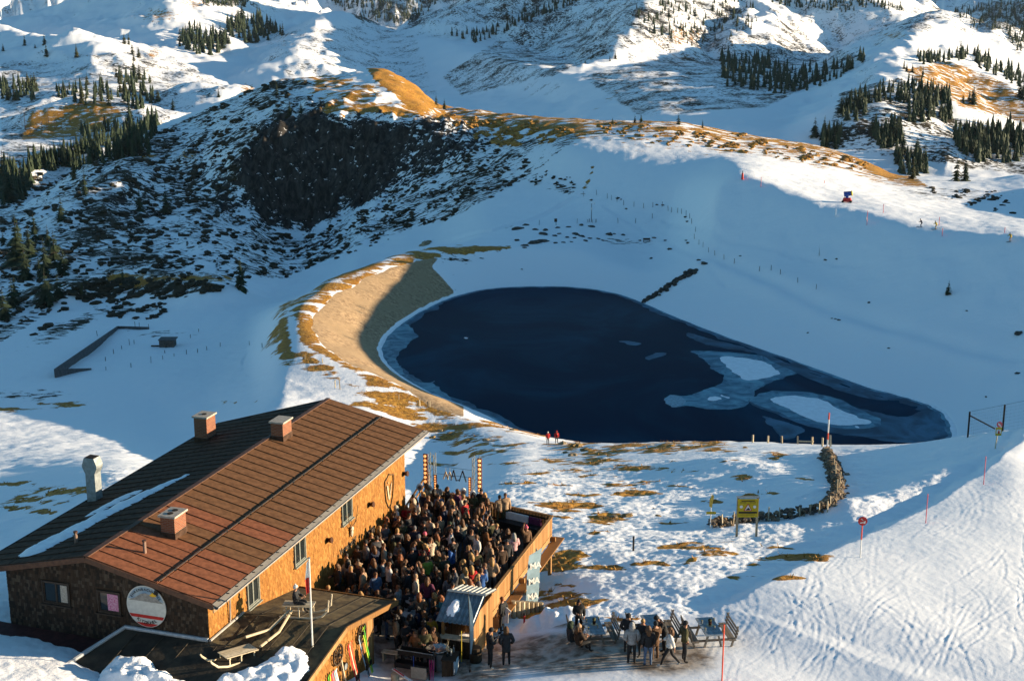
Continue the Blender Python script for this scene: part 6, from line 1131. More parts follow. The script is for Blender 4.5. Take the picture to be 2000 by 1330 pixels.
tp = thing('paper_shirt', 'white shirt with a dark print hanging beside the terrace steps', 'shirt', ground(984, 1237) + np.array([0, 0, .55]), R(-10)); m_ = MB(); m_.prism([(-.22, 0, 0), (.22, 0, 0), (.24, 0, .70), (.34, 0, .55), (.36, 0, .68), (.14, 0, .88), (-.14, 0, .88), (-.36, 0, .68), (-.34, 0, .55), (-.24, 0, .70)], (0, .03, 0)); m_.obj('cloth', M_WHITE, tp); flat(tp, 'print', M_BLACK, [(.09 * math.cos(a * .7), .52 + .09 * math.sin(a * .7)) for a in range(9)], -.002); m_ = MB(); m_.beam((0, .05, -.8), (0, .05, .85), .05, .05, (1, 0, 0)); m_.obj('stake', M_OLDWOOD, tp)
stp = thing('log_palisade', 'row of upright log ends below the terrace railing', 'palisade', ground(1003, 1206))
for k in range(7): m_ = MB(); m_.tube([(k * .24, k * .16, -.5), (k * .24, k * .16, .95 - .09 * k)], .13, 8); m_.obj('log', M_OLDWOOD, stp)
bo = thing('small_bollard', 'small dark bollard with a red top on the snow bank by the steps', 'bollard', ground(1024, 1216)); m_ = MB(); m_.tube([(0, 0, -.2), (0, 0, .42)], .05, 8); m_.obj('shaft', M_RED, bo); m_ = MB(); m_.tube([(0, 0, .421), (0, 0, .55)], .07, 8); m_.obj('cap', M_BLACK, bo)
hp = ground(1075, 1214); snow_mass('snow_mound', [(-1.7, -.5), (-.9, -.9), (1.1, -.9), (1.9, -.2), (1.0, .7), (-.3, .9), (-1.2, .4)], lambda x, y: float(height_at(hp[0] + x, hp[1] + y)) - hp[2], 1.0, 41, 'pointed mound of shovelled snow beside the terrace posts', .12, V3(hp), 0)
# ================================================================ TREES AND SHRUBS
def spruce_mesh(seed, dense=1.0, mat=None, slim=.25, larch=False):
    r = random.Random(seed); mb = MB(); H = 1.0; wh = int(15 * dense)
    for i in range(wh):
        f_ = (i + r.uniform(-.3, .3)) / wh; z = .06 + .92 * f_; L = slim * (1 - f_) ** .8 * r.uniform(.8, 1.2) + .012; n = 9 if f_ < .6 else 6
        for k in range(n):
            if r.random() < .12: continue
            a = 2 * math.pi * (k + r.uniform(-.35, .35)) / n; l = L * r.uniform(.6, 1.15); dr = l * r.uniform(.25, .6) * (1 if not larch else -.2); wdt = l * r.uniform(.28, .42) * (1 if not larch else .3); c, s_ = math.cos(a), math.sin(a)
            tip = (c * l, s_ * l, z - dr); up = z + l * .12; m1 = (c * l * .55 - s_ * wdt, s_ * l * .55 + c * wdt, z - dr * .6); m2 = (c * l * .55 + s_ * wdt, s_ * l * .55 - c * wdt, z - dr * .6)
            mb.add([(0, 0, up), m1, tip, m2, (c * l * .5, s_ * l * .5, z - dr * .25)], [(0, 1, 4), (1, 2, 4), (2, 3, 4), (3, 0, 4)])
    mb.add([(-.008, 0, .9), (.008, 0, .9), (0, .008, .9), (0, 0, 1.0)], [(0, 1, 3), (1, 2, 3), (2, 0, 3)])
    return mb.mesh('crown', mat)
CR = {'s': [spruce_mesh(k, 1, M_SPRUCE) for k in range(4)], 'o': [spruce_mesh(k + 9, 1, M_SPRUCE2) for k in range(3)], 'l': [spruce_mesh(k + 20, .9, M_LARCH, .13, True) for k in range(2)], 'b': [spruce_mesh(k + 30, .8, M_SPRUCE, .28) for k in range(2)]}
tk = MB(); tk.tube([(0, 0, -.06), (0, 0, .3), (0, 0, .92)], [.018, .013, .003], 6); ME_TRUNK = tk.mesh('trunk', M_BARK)
ntree = 0; rt = random.Random(77)
def tree(px, py, hpx, label, group, k='s', ymin=0):
    global ntree
    P = hit(px, py, ymin)
    if P is None: return
    H = hpx * P[1] / FOC / .97; r = thing('spruce_tree' if k != 'l' else 'larch_tree', label, 'tree', P - np.array([0, 0, .15]), rt.uniform(0, 6.3), group); c = link('crown', CR[k][rt.randrange(len(CR[k]))], r); t_ = link('trunk', ME_TRUNK, r)
    w_ = rt.uniform(.75, 1.35); c.scale = (H * w_, H * w_, H); t_.scale = (H, H, H); ntree += 1; return r
def grove(poly, n, h0, h1, label, group, k='s', ymin=600):
    n = n if ymin < 600 else max(3, int(n * .56)); P = np.array(poly, float); x0, y0 = P.min(0); x1, y1 = P.max(0); got = []; tries = 0
    while len(got) < n and tries < n * 60:
        tries += 1; x = rt.uniform(x0, x1); y = rt.uniform(y0, y1)
        if not inside_poly(np.array([x]), np.array([y]), P)[0]: continue
        if any(abs(x - a) < 5 and abs(y - b) < 6 for a, b in got): continue
        got.append((x, y)); kk = k if rt.random() > .1 else 's'; tree(x, y, rt.uniform(h0 * .6, h1 * 1.05), label, group, kk, ymin)
G = lambda *a, **k: grove(*a, **k)
G([(340, 75), (385, 55), (450, 85), (420, 110), (385, 112), (350, 90)], 24, 24, 36, 'dark spruce in the left clump on the shaded upper left slope', 'spruces in the left upper clump')
G([(440, 40), (500, 35), (560, 70), (520, 80), (480, 90), (440, 60)], 22, 24, 34, 'dark spruce in the right clump on the shaded upper left slope', 'spruces in the right upper clump')
G([(235, 70), (262, 65), (275, 130), (290, 145), (262, 140), (240, 110)], 12, 24, 34, 'spruce in the narrow sunlit strip on the upper left hill', 'spruces in the narrow strip', 'o')
G([(225, 150), (290, 150), (312, 200), (270, 215), (232, 205)], 20, 26, 38, 'sunlit spruce in the grove on the left hill above the brown slope', 'spruces of the left hill grove', 'o')
G([(100, 175), (215, 160), (220, 210), (150, 205), (110, 190)], 18, 24, 34, 'olive spruce above the brown slope on the left', 'spruces above the brown slope', 'o')
G([(0, 165), (70, 160), (80, 195), (0, 200)], 13, 26, 36, 'olive spruce at the left edge of the picture below the ridge', 'spruces at the left edge', 'o')
G([(0, 75), (60, 85), (100, 75), (90, 100), (0, 108)], 8, 14, 22, 'small spruce on the upper left ridge near the frame edge', 'small spruces on the upper left ridge'); tree(150, 113, 28, 'pair of spruces standing alone on the upper left snow, the right one', None, 'o', 600); tree(91, 110, 26, 'lone dark spruce left of the pair on the upper left snow', None, 's', 600)
G([(40, 240), (140, 235), (130, 265), (40, 270)], 12, 24, 36, 'bare brown larch below the brown slope on the left', 'brown larches', 'l', ymin=500)
G([(160, 260), (310, 235), (290, 300), (170, 320)], 20, 30, 48, 'dark spruce in the shaded valley wood behind the left hill', 'spruces in the shaded left valley', ymin=520)
G([(55, 315), (165, 290), (160, 325), (60, 330)], 14, 30, 44, 'dark spruce in the lower left valley wood', 'spruces in the lower left valley', ymin=480)
G([(0, 345), (65, 335), (60, 385), (0, 400)], 13, 44, 66, 'sunlit olive spruce at the left frame edge, lower valley', 'sunlit spruces at the left edge', 'o', ymin=440)
G([(1410, 110), (1500, 120), (1560, 140), (1640, 130), (1690, 110), (1680, 140), (1540, 185), (1420, 165), (1405, 140)], 34, 18, 28, 'dark spruce in the shaded band below the right peak', 'spruces below the right peak')
G([(1790, 110), (1890, 105), (1885, 118), (1800, 125)], 13, 20, 28, 'dark spruce in the row along the top of the brown slope on the right', 'spruces along the brown slope top')
G([(1760, 125), (1805, 150), (1800, 158), (1756, 140)], 8, 18, 26, 'dark spruce at the left edge of the brown slope on the right', 'spruces at the brown slope edge')
G([(1900, 105), (1955, 125), (1950, 150), (1905, 130)], 8, 20, 28, 'dark spruce right of the row above the brown slope', 'spruces right of the brown slope row'); G([(1960, 165), (2000, 180), (2000, 210), (1970, 200)], 6, 26, 36, 'dark spruce at the right frame edge above the track', 'spruces at the upper right edge'); G([(1875, 195), (1915, 195), (1910, 212), (1880, 210)], 5, 26, 36, 'dark spruce standing in the middle of the brown slope', 'spruces on the brown slope')
G([(1640, 215), (1680, 190), (1790, 165), (1860, 185), (1850, 200), (1700, 200), (1680, 235), (1645, 240)], 20, 26, 40, 'dark spruce on the shaded hillock left of the brown slope', 'spruces on the shaded hillock'); G([(1760, 200), (1860, 195), (1855, 245), (1775, 240)], 12, 30, 46, 'tall dark spruce in front of the shaded hillock', 'tall spruces by the hillock')
G([(1590, 265), (1645, 250), (1640, 280), (1605, 288)], 7, 26, 38, 'dark spruce left of the valley track on the right', 'spruces left of the track', ymin=520); G([(1700, 255), (1765, 245), (1760, 285), (1720, 290)], 10, 34, 48, 'dark spruce in the small clump below the valley track', 'spruces below the track', ymin=520); G([(1860, 260), (2000, 255), (2000, 315), (1900, 315), (1870, 290)], 22, 28, 42, 'dark spruce in the wood at the right edge beyond the ridge', 'spruces of the right edge wood', ymin=500); G([(1745, 300), (1800, 295), (1815, 345), (1760, 345)], 9, 30, 44, 'dark spruce behind the end of the grassy ridge', 'spruces behind the ridge end', ymin=470)
tree(1868, 354, 52, 'sunlit spruce pair right of the ridge end, the left tree', None, 'o'); tree(1884, 354, 48, 'sunlit spruce pair right of the ridge end, the right tree', None, 's'); tree(1782, 350, 42, 'round spruce standing just behind the piste crest', None, 'o'); tree(1632, 290, 24, 'small bushy spruce on the grassy ridge', None, 'b'); tree(1615, 288, 22, 'small pointed spruce on the grassy ridge', None, 'o')
G([(1000, 0), (1120, -10), (1100, 25), (1010, 40), (960, 62)], 14, 14, 22, 'dark spruce on the diagonal rib of the central mountain', 'spruces on the central rib'); G([(1120, 112), (1215, 108), (1205, 130), (1120, 128)], 8, 12, 20, 'dark spruce beside the sunlit snow nose of the central mountain', 'spruces by the sunlit nose'); G([(1240, 10), (1480, 0), (1480, 70), (1330, 95), (1250, 60)], 24, 12, 22, 'spruce scattered on the rocky face of the central mountain', 'spruces on the rocky face')
for x, y, hp_, lb, k in ((35, 515, 80, 'tall dark spruce at the left edge of the shaded slope', 's'), (58, 500, 52, 'thin dark spruce beside the tall one at the left edge', 's'), (108, 520, 60, 'broad dark spruce among the shrubs at the lower left slope', 'b'), (90, 590, 60, 'broad dark spruce low in the shrubs at the left', 'b'), (25, 600, 50, 'dark spruce low at the left frame edge', 'b'), (273, 412, 40, 'dark spruce in the middle of the shaded left slope', 's'), (325, 415, 46, 'broad dark spruce right of the middle of the left slope', 'b'), (166, 380, 38, 'dark spruce on the shaded slope below the valley wood', 'b'), (145, 350, 34, 'olive spruce on the upper left of the shaded slope', 'o'), (120, 430, 40, 'dark bushy spruce on the left of the shaded slope', 'b'), (470, 565, 56, 'spruce with a sunlit tip at the right end of the small grassy rise', 's'), (1047, 361, 18, 'small lone spruce on the snow left of the ski path', 'b'), (1852, 575, 26, 'small lone pine on the right shaded snow slope', 'b'), (868, 214, 18, 'small spruce right of the grassy hilltop', 's'), (852, 205, 16, 'small spruce on the right flank of the grassy hilltop', 's'), (566, 224, 26, 'small dark spruce above the cliff on its left', 's'), (588, 220, 18, 'small spruce above the cliff', 's'), (540, 185, 22, 'bushy spruce near the top of the left hill', 'b'), (338, 215, 20, 'small spruce on the crest of the left hill', 's'), (427, 190, 14, 'tiny spruce on the crest of the left hill', 's'), (1600, 500, 18, 'bare bush on the right shaded snow slope', 'l'), (1196, 241, 10, 'tiny spruce behind the saddle of the middle ridge', 's'), (1240, 240, 14, 'small spruce behind the middle ridge, centre', 's'), (1252, 240, 16, 'small spruce behind the middle ridge, right of centre', 's'), (1325, 244, 20, 'small clump of spruces behind the middle ridge', 'b'), (1372, 250, 14, 'small spruce behind the right part of the middle ridge', 's'), (240, 548, 24, 'sunlit bushy pine on the left end of the small grassy rise', 'o'), (160, 575, 26, 'half lit bushy pine left of the small grassy rise', 'o')): tree(x, y, hp_ * 1.22, lb, None, k)
G([(0, 440), (60, 450), (130, 490), (140, 560), (90, 620), (0, 625)], 16, 44, 78, 'dark bushy spruce in the shrubby clump low on the left shaded slope', 'bushy spruces low on the left slope', 'b', ymin=300)
# far woods that read as one mass
fw = MB(); rf = random.Random(6)
def wood(poly, n, h0, h1, ymin=700):
    P = np.array(poly, float); x0, y0 = P.min(0); x1, y1 = P.max(0); c = 0; t = 0
    while c < n and t < n * 30:
        t += 1; x = rf.uniform(x0, x1); y = rf.uniform(y0, y1)
        if not inside_poly(np.array([x]), np.array([y]), P)[0]: continue
        q = hit(x, y, ymin)
        if q is None: continue
        H = rf.uniform(h0, h1) * q[1] / FOC; w_ = H * .2; c += 1; n_ = 5
        for lv in (0, .22, .42, .6, .76): r_ = w_ * (1.02 - lv); fw.add([(q[0] + r_ * rf.uniform(.6, 1.25) * math.cos(2 * math.pi * k / n_ + lv * 9), q[1] + r_ * rf.uniform(.6, 1.25) * math.sin(2 * math.pi * k / n_ + lv * 9), q[2] + H * (lv + rf.uniform(-.04, .04))) for k in range(n_)] + [(q[0], q[1], q[2] + H * min(1, lv + .38))], [(k, (k + 1) % n_, n_) for k in range(n_)])
wood([(640, 0), (720, 0), (860, 0), (830, 30), (780, 48), (700, 40)], 220, 7, 12); wood([(390, 0), (490, 0), (480, 15), (400, 12)], 70, 7, 12); wood([(1860, 20), (2000, 0), (2000, 60), (1900, 60)], 130, 8, 14); wood([(1480, 0), (1700, 0), (1780, 20), (1650, 25), (1540, 15)], 120, 8, 14); wood([(1960, 60), (2000, 60), (2000, 110), (1985, 100)], 30, 10, 16)
for pl_, n_w, a_, b_, ym in (([(340, 80), (385, 58), (450, 85), (420, 108), (385, 108), (350, 92)], 45, 18, 30, 600), ([(440, 45), (500, 38), (560, 70), (520, 80), (480, 90), (440, 65)], 45, 18, 30, 600), ([(225, 155), (290, 155), (312, 200), (270, 215), (232, 205)], 30, 20, 32, 600), ([(100, 178), (215, 165), (220, 210), (150, 205), (110, 190)], 28, 18, 28, 600), ([(0, 168), (70, 165), (80, 195), (0, 200)], 24, 20, 30, 600), ([(160, 262), (310, 240), (300, 300), (170, 325)], 70, 26, 42, 520), ([(55, 318), (165, 292), (165, 330), (60, 335)], 40, 26, 40, 480), ([(0, 350), (65, 340), (60, 390), (0, 405)], 22, 36, 56, 440), ([(1410, 110), (1500, 122), (1560, 142), (1640, 132), (1690, 112), (1680, 142), (1540, 190), (1420, 170), (1405, 140)], 110, 16, 30, 600), ([(1790, 110), (1890, 106), (1885, 120), (1800, 127)], 30, 16, 26, 600), ([(1640, 215), (1680, 190), (1790, 168), (1860, 188), (1850, 202), (1700, 202), (1680, 238), (1645, 242)], 70, 18, 32, 600), ([(1760, 205), (1860, 200), (1855, 245), (1775, 240)], 24, 24, 44, 600), ([(1700, 258), (1765, 250), (1760, 288), (1720, 292)], 24, 26, 40, 520), ([(1860, 262), (2000, 258), (2000, 320), (1900, 318), (1870, 292)], 80, 26, 44, 500), ([(1745, 302), (1800, 298), (1815, 345), (1760, 345)], 24, 22, 36, 470), ([(1590, 268), (1645, 255), (1640, 282), (1605, 290)], 20, 22, 32, 520), ([(1240, 10), (1480, 0), (1480, 70), (1330, 95), (1250, 60)], 70, 9, 18, 700), ([(880, 70), (960, 60), (1010, 38), (1110, 0), (1140, 0), (1010, 55), (930, 85)], 60, 9, 18, 700), ([(1900, 105), (2000, 150), (2000, 175), (1905, 130)], 30, 16, 28, 600)): wood(pl_, int(n_w * 1.7), a_ * .85, b_, ym)
tag(fw.obj('far_woods', M_SPRUCE), kind='stuff')
# low dwarf shrubs and tussocks: real tufts on the shaded slopes
tf = MB(); rg = random.Random(12)
def tufts(poly, n, s0, s1, mi, ymin=0, ymax=700, mask=None):
    P = np.array(poly, float); x0, y0 = P.min(0); x1, y1 = P.max(0); c = 0; t = 0
    while c < n and t < n * 12:
        t += 1; x = rg.uniform(x0, x1); y = rg.uniform(y0, y1)
        if not inside_poly(np.array([x]), np.array([y]), P)[0]: continue
        if gnoise(np.array([x / 30.]), np.array([(y + x * .5) / 13.]), 4)[0] < .10: continue
        q = hit(x, y, ymin)
        if q is None or q[1] > ymax: continue
        s_ = (s0 + (s1 - s0) * rg.random() ** 2.2 * 1.35) * (q[1] / 420.) ** .7; el = rg.uniform(1, 2.0); a = R(-35) + rg.gauss(0, .5); c += 1; b = len(tf.v)
        tf.blob((0, 0, 0), (s_ * el, s_, s_ * .62), 6, 3, .35, mi, rg)
        for k in range(b, len(tf.v)): v = tf.v[k]; tf.v[k] = (q[0] + v[0] * math.cos(a) - v[1] * math.sin(a), q[1] + v[0] * math.sin(a) + v[1] * math.cos(a), q[2] + v[2] + .1)
tufts([(-10, 330), (250, 285), (420, 205), (560, 150), (640, 170), (480, 290), (470, 420), (590, 470), (560, 545), (250, 545), (120, 600), (-10, 660)], 1700, .3, 1.0, 0)
tufts([(590, 470), (720, 400), (860, 320), (960, 270), (1060, 330), (900, 420), (700, 490), (560, 540)], 700, .25, .75, 0)
tufts([(200, 545), (420, 548), (480, 560), (420, 575), (250, 590), (120, 600), (100, 640), (60, 660)], 420, .4, 1.0, 0); tufts([(230, 590), (340, 595), (300, 625), (210, 620)], 70, .5, 1.0, 0)
tufts([(870, 225), (1000, 230), (1130, 255), (1120, 275), (980, 290), (900, 260)], 420, .35, .9, 1, 380); tufts([(1160, 236), (1450, 262), (1700, 318), (1690, 335), (1450, 300), (1300, 285), (1180, 262)], 380, .3, .8, 1, 380)
tufts([(1060, 300), (1140, 370), (1290, 398), (1280, 402), (1130, 378), (1000, 350)], 60, .25, .5, 0); tufts([(1800, 365), (1960, 375), (1990, 420), (1860, 400)], 70, .3, .7, 0)
tag(tf.obj('dwarf_shrubs', [M_SHRUB := plain('dark_heath', (.012, .013, .008), .9, .3, .8, col2=(.040, .030, .014)), plain('ochre_tussock', (.18, .085, .018), .9, .3, .8, col2=(.42, .22, .045))]), kind='stuff')
# sunlit rocks and tussocks along the near bank
rk = random.Random(31)
for k, (x, y, w_) in enumerate([(1100, 868, 26), (1125, 872, 30), (1146, 880, 26), (1190, 852, 20), (1205, 850, 22), (1160, 856, 16), (1070, 838, 14), (1125, 833, 10), (1112, 846, 18), (1180, 842, 10), (1270, 849, 16), (1365, 862, 14), (1120, 890, 24), (1105, 885, 16), (1455, 875, 14), (950, 860, 20), (915, 862, 18), (880, 848, 20), (860, 842, 16), (1000, 840, 14), (1225, 1008, 26), (1200, 1010, 22), (1285, 1008, 14), (845, 855, 18), (1060, 836, 10)]): boulder(x, y, w_, 'sunlit ochre rock in the grass along the bank above the pond' if y < 900 else 'ochre rock in the brown grass patch beyond the terrace', 'ochre rocks along the bank' if y < 900 else 'ochre rocks beyond the terrace', 'o' if k % 3 else 't', .8)
nt_m = MB()
gr_id = np.argwhere((grass > .55) & near_f & (rs.rand(*Z.shape) < .035))
for j, i in gr_id[:6000]:
    s_ = rk.uniform(.08, .26); q = (XX[j, i], YY[j, i], Z[j, i])
    for _ in range(3): a = rk.uniform(0, 6.3); l = s_ * rk.uniform(.7, 1.3); nt_m.add([(q[0] - .05 * math.sin(a), q[1] + .05 * math.cos(a), q[2] - .03), (q[0] + .05 * math.sin(a), q[1] - .05 * math.cos(a), q[2] - .03), (q[0] + l * .8 * math.cos(a), q[1] + l * .8 * math.sin(a), q[2] + l)], [(0, 1, 2)], 0)
tag(nt_m.obj('dry_grass', plain('dry_grass_blades', (.24, .11, .02), .9, .3, 3, col2=(.48, .26, .055))), kind='stuff')
# ================================================================ PEOPLE
M_SKIN = plain('skin', (.30, .15, .09), .6, .12, 9); M_SHOE = plain('dark_shoe', (.012, .011, .010), .6, .2, 9); M_SHOE_W = plain('white_shoe', (.45, .43, .40), .6, .1, 9); M_EYE = plain('dark_eye', (.012, .009, .008), .4, .1, 9)
def skin_mesh(name, nodes, edges, rad, mats, pick, lvl=1, extra=None):
    """one continuous surface grown round a skeleton; pick(edge name) -> material index"""
    me = bpy.data.meshes.new('skeleton'); names = list(nodes); ix = {n: i for i, n in enumerate(names)}
    me.from_pydata([nodes[n] for n in names], [(ix[a], ix[b]) for a, b in edges], []); o = bpy.data.objects.new('skeleton', me); COL.objects.link(o)
    sk = o.modifiers.new('skin', 'SKIN'); sk.use_smooth_shade = True; sk.branch_smoothing = .3
    for i, n in enumerate(names):
        r = rad[n]; d = me.skin_vertices[0].data[i]; d.radius = r if hasattr(r, '__len__') else (r, r); d.use_root = (i == 0)
    if lvl: sb = o.modifiers.new('sub', 'SUBSURF'); sb.levels = lvl; sb.render_levels = lvl
    dg = bpy.context.evaluated_depsgraph_get(); m = bpy.data.meshes.new_from_object(o.evaluated_get(dg)); bpy.data.objects.remove(o); bpy.data.meshes.remove(me)
    m.name = name; m.materials.clear()
    P = {n: np.array(nodes[n], float) for n in names}; segs = [(P[a], P[b], pick(a, b)) for a, b in edges]
    vs = np.zeros(len(m.vertices) * 3); m.vertices.foreach_get('co', vs); vs = vs.reshape(-1, 3); mi = []
    for f in m.polygons:
        c = vs[list(f.vertices)].mean(0); best = 1e9; k = 0
        for a, b, q in segs:
            d = b - a; t = min(1, max(0, (c - a) @ d / (d @ d + 1e-9))); e = np.linalg.norm(c - a - t * d)
            if e < best: best, k = e, q
        mi.append(k)
    if extra:
        V = [tuple(v) for v in vs]; F = [tuple(f.vertices) for f in m.polygons]; b0 = len(V); V += extra.v; F += [tuple(b0 + i for i in f) for f in extra.f]; mi += extra.m
        m2 = bpy.data.meshes.new(name); m2.from_pydata(V, [], F); bpy.data.meshes.remove(m); m = m2
    for q in mats: m.materials.append(q)
    m.polygons.foreach_set('material_index', mi); m.polygons.foreach_set('use_smooth', [True] * len(m.polygons)); m.update(); return m
def skeleton(pose):
    """joints of a figure 1.75 m tall, facing +Y"""
    J = {'pelvis': (0, 0, .95), 'belly': (0, .01, 1.12), 'chest': (0, 0, 1.34), 'neck': (0, .0, 1.50), 'skull': (0, .02, 1.60), 'crown': (0, .015, 1.68)}
    for s, x in (('l', -1), ('r', 1)):
        J.update({'sh' + s: (.185 * x, -.01, 1.42), 'el' + s: (.245 * x, -.03, 1.14), 'wr' + s: (.25 * x, .06, .90), 'hd' + s: (.25 * x, .10, .82), 'hip' + s: (.095 * x, 0, .90), 'kn' + s: (.115 * x, .02, .50), 'an' + s: (.125 * x, -.02, .08), 'toe' + s: (.15 * x, .14, .035)})
    U = {}
    if pose == 'drink': U = {'elr': (.27, .10, 1.17), 'wrr': (.14, .29, 1.36), 'hdr': (.09, .30, 1.44)}
    if pose == 'hold': U = {'elr': (.25, .02, 1.13), 'wrr': (.14, .27, 1.16), 'hdr': (.08, .33, 1.18), 'ell': (-.25, -.01, 1.12), 'wrl': (-.22, .10, .92), 'hdl': (-.19, .16, .88)}
    if pose == 'phone': U = {'elr': (.24, .06, 1.12), 'wrr': (.09, .30, 1.25), 'hdr': (.05, .34, 1.31), 'ell': (-.24, .06, 1.12), 'wrl': (-.09, .30, 1.23), 'hdl': (-.05, .34, 1.29), 'skull': (0, .06, 1.59), 'crown': (0, .075, 1.67)}
    if pose == 'raise': U = {'elr': (.28, .04, 1.62), 'wrr': (.22, .12, 1.84), 'hdr': (.21, .14, 1.93)}
    if pose == 'pocket': U = {'ell': (-.29, -.08, 1.15), 'wrl': (-.20, .05, .97), 'hdl': (-.17, .08, .90), 'elr': (.29, -.08, 1.15), 'wrr': (.20, .05, .97), 'hdr': (.17, .08, .90)}
    if pose == 'lean': U = {'belly': (0, .06, 1.11), 'chest': (0, .16, 1.30), 'neck': (0, .26, 1.43), 'skull': (0, .33, 1.50), 'crown': (0, .37, 1.57), 'shl': (-.185, .18, 1.37), 'shr': (.185, .18, 1.37), 'ell': (-.23, .26, 1.12), 'wrl': (-.15, .44, 1.0), 'hdl': (-.12, .50, .97), 'elr': (.23, .26, 1.12), 'wrr': (.13, .46, 1.02), 'hdr': (.09, .53, 1.0)}
    if pose == 'walk': U = {'knl': (-.11, .20, .53), 'anl': (-.12, .34, .10), 'toel': (-.14, .50, .07), 'knr': (.11, -.10, .50), 'anr': (.12, -.42, .14), 'toer': (.14, -.28, .04), 'elr': (.26, .10, 1.15), 'wrr': (.2, .30, 1.05), 'hdr': (.18, .36, 1.03), 'ell': (-.26, -.14, 1.16), 'wrl': (-.24, -.20, .94), 'hdl': (-.24, -.20, .86)}
    if pose == 'ski': U = {'pelvis': (0, -.10, .82), 'hipl': (-.1, -.1, .78), 'hipr': (.1, -.1, .78), 'belly': (0, 0, .98), 'chest': (0, .10, 1.17), 'neck': (0, .16, 1.32), 'skull': (0, .22, 1.41), 'crown': (0, .23, 1.49), 'shl': (-.19, .10, 1.25), 'shr': (.19, .10, 1.25), 'ell': (-.32, .14, 1.02), 'elr': (.32, .14, 1.02), 'wrl': (-.34, .36, 1.0), 'wrr': (.34, .36, 1.0), 'hdl': (-.34, .43, 1.02), 'hdr': (.34, .43, 1.02), 'knl': (-.13, .10, .46), 'knr': (.13, .10, .46)}
    if pose == 'sit':
        d = -.47; U = {k: (v[0], v[1], v[2] + d) for k, v in J.items()}
        for s, x in (('l', -1), ('r', 1)): U.update({'hip' + s: (.10 * x, .02, .46), 'kn' + s: (.13 * x, .42, .48), 'an' + s: (.13 * x, .46, .09), 'toe' + s: (.15 * x, .62, .04), 'el' + s: (.25 * x, .10, .70), 'wr' + s: (.12 * x, .32, .72), 'hd' + s: (.08 * x, .38, .74)})
    J.update(U); return J
RADB = dict(pelvis=(.15, .12), belly=(.14, .115), chest=(.165, .12), neck=.055, skull=(.078, .092), crown=(.07, .08)); 
for s in 'lr': RADB.update({'sh' + s: .072, 'el' + s: .047, 'wr' + s: .034, 'hd' + s: .036, 'hip' + s: .098, 'kn' + s: .068, 'an' + s: .048, 'toe' + s: .042})
EB = [('pelvis', 'belly'), ('belly', 'chest'), ('chest', 'neck'), ('neck', 'skull'), ('skull', 'crown')]
for s in 'lr': EB += [('chest', 'sh' + s), ('sh' + s, 'el' + s), ('el' + s, 'wr' + s), ('wr' + s, 'hd' + s), ('pelvis', 'hip' + s), ('hip' + s, 'kn' + s), ('kn' + s, 'an' + s), ('an' + s, 'toe' + s)]
def pick_body(a, b):
    if b[:-1] == 'toe': return 2
    if b[:-1] in ('hip', 'kn', 'an') : return 1
    if (a, b) == ('pelvis', 'belly'): return 1
    return 0
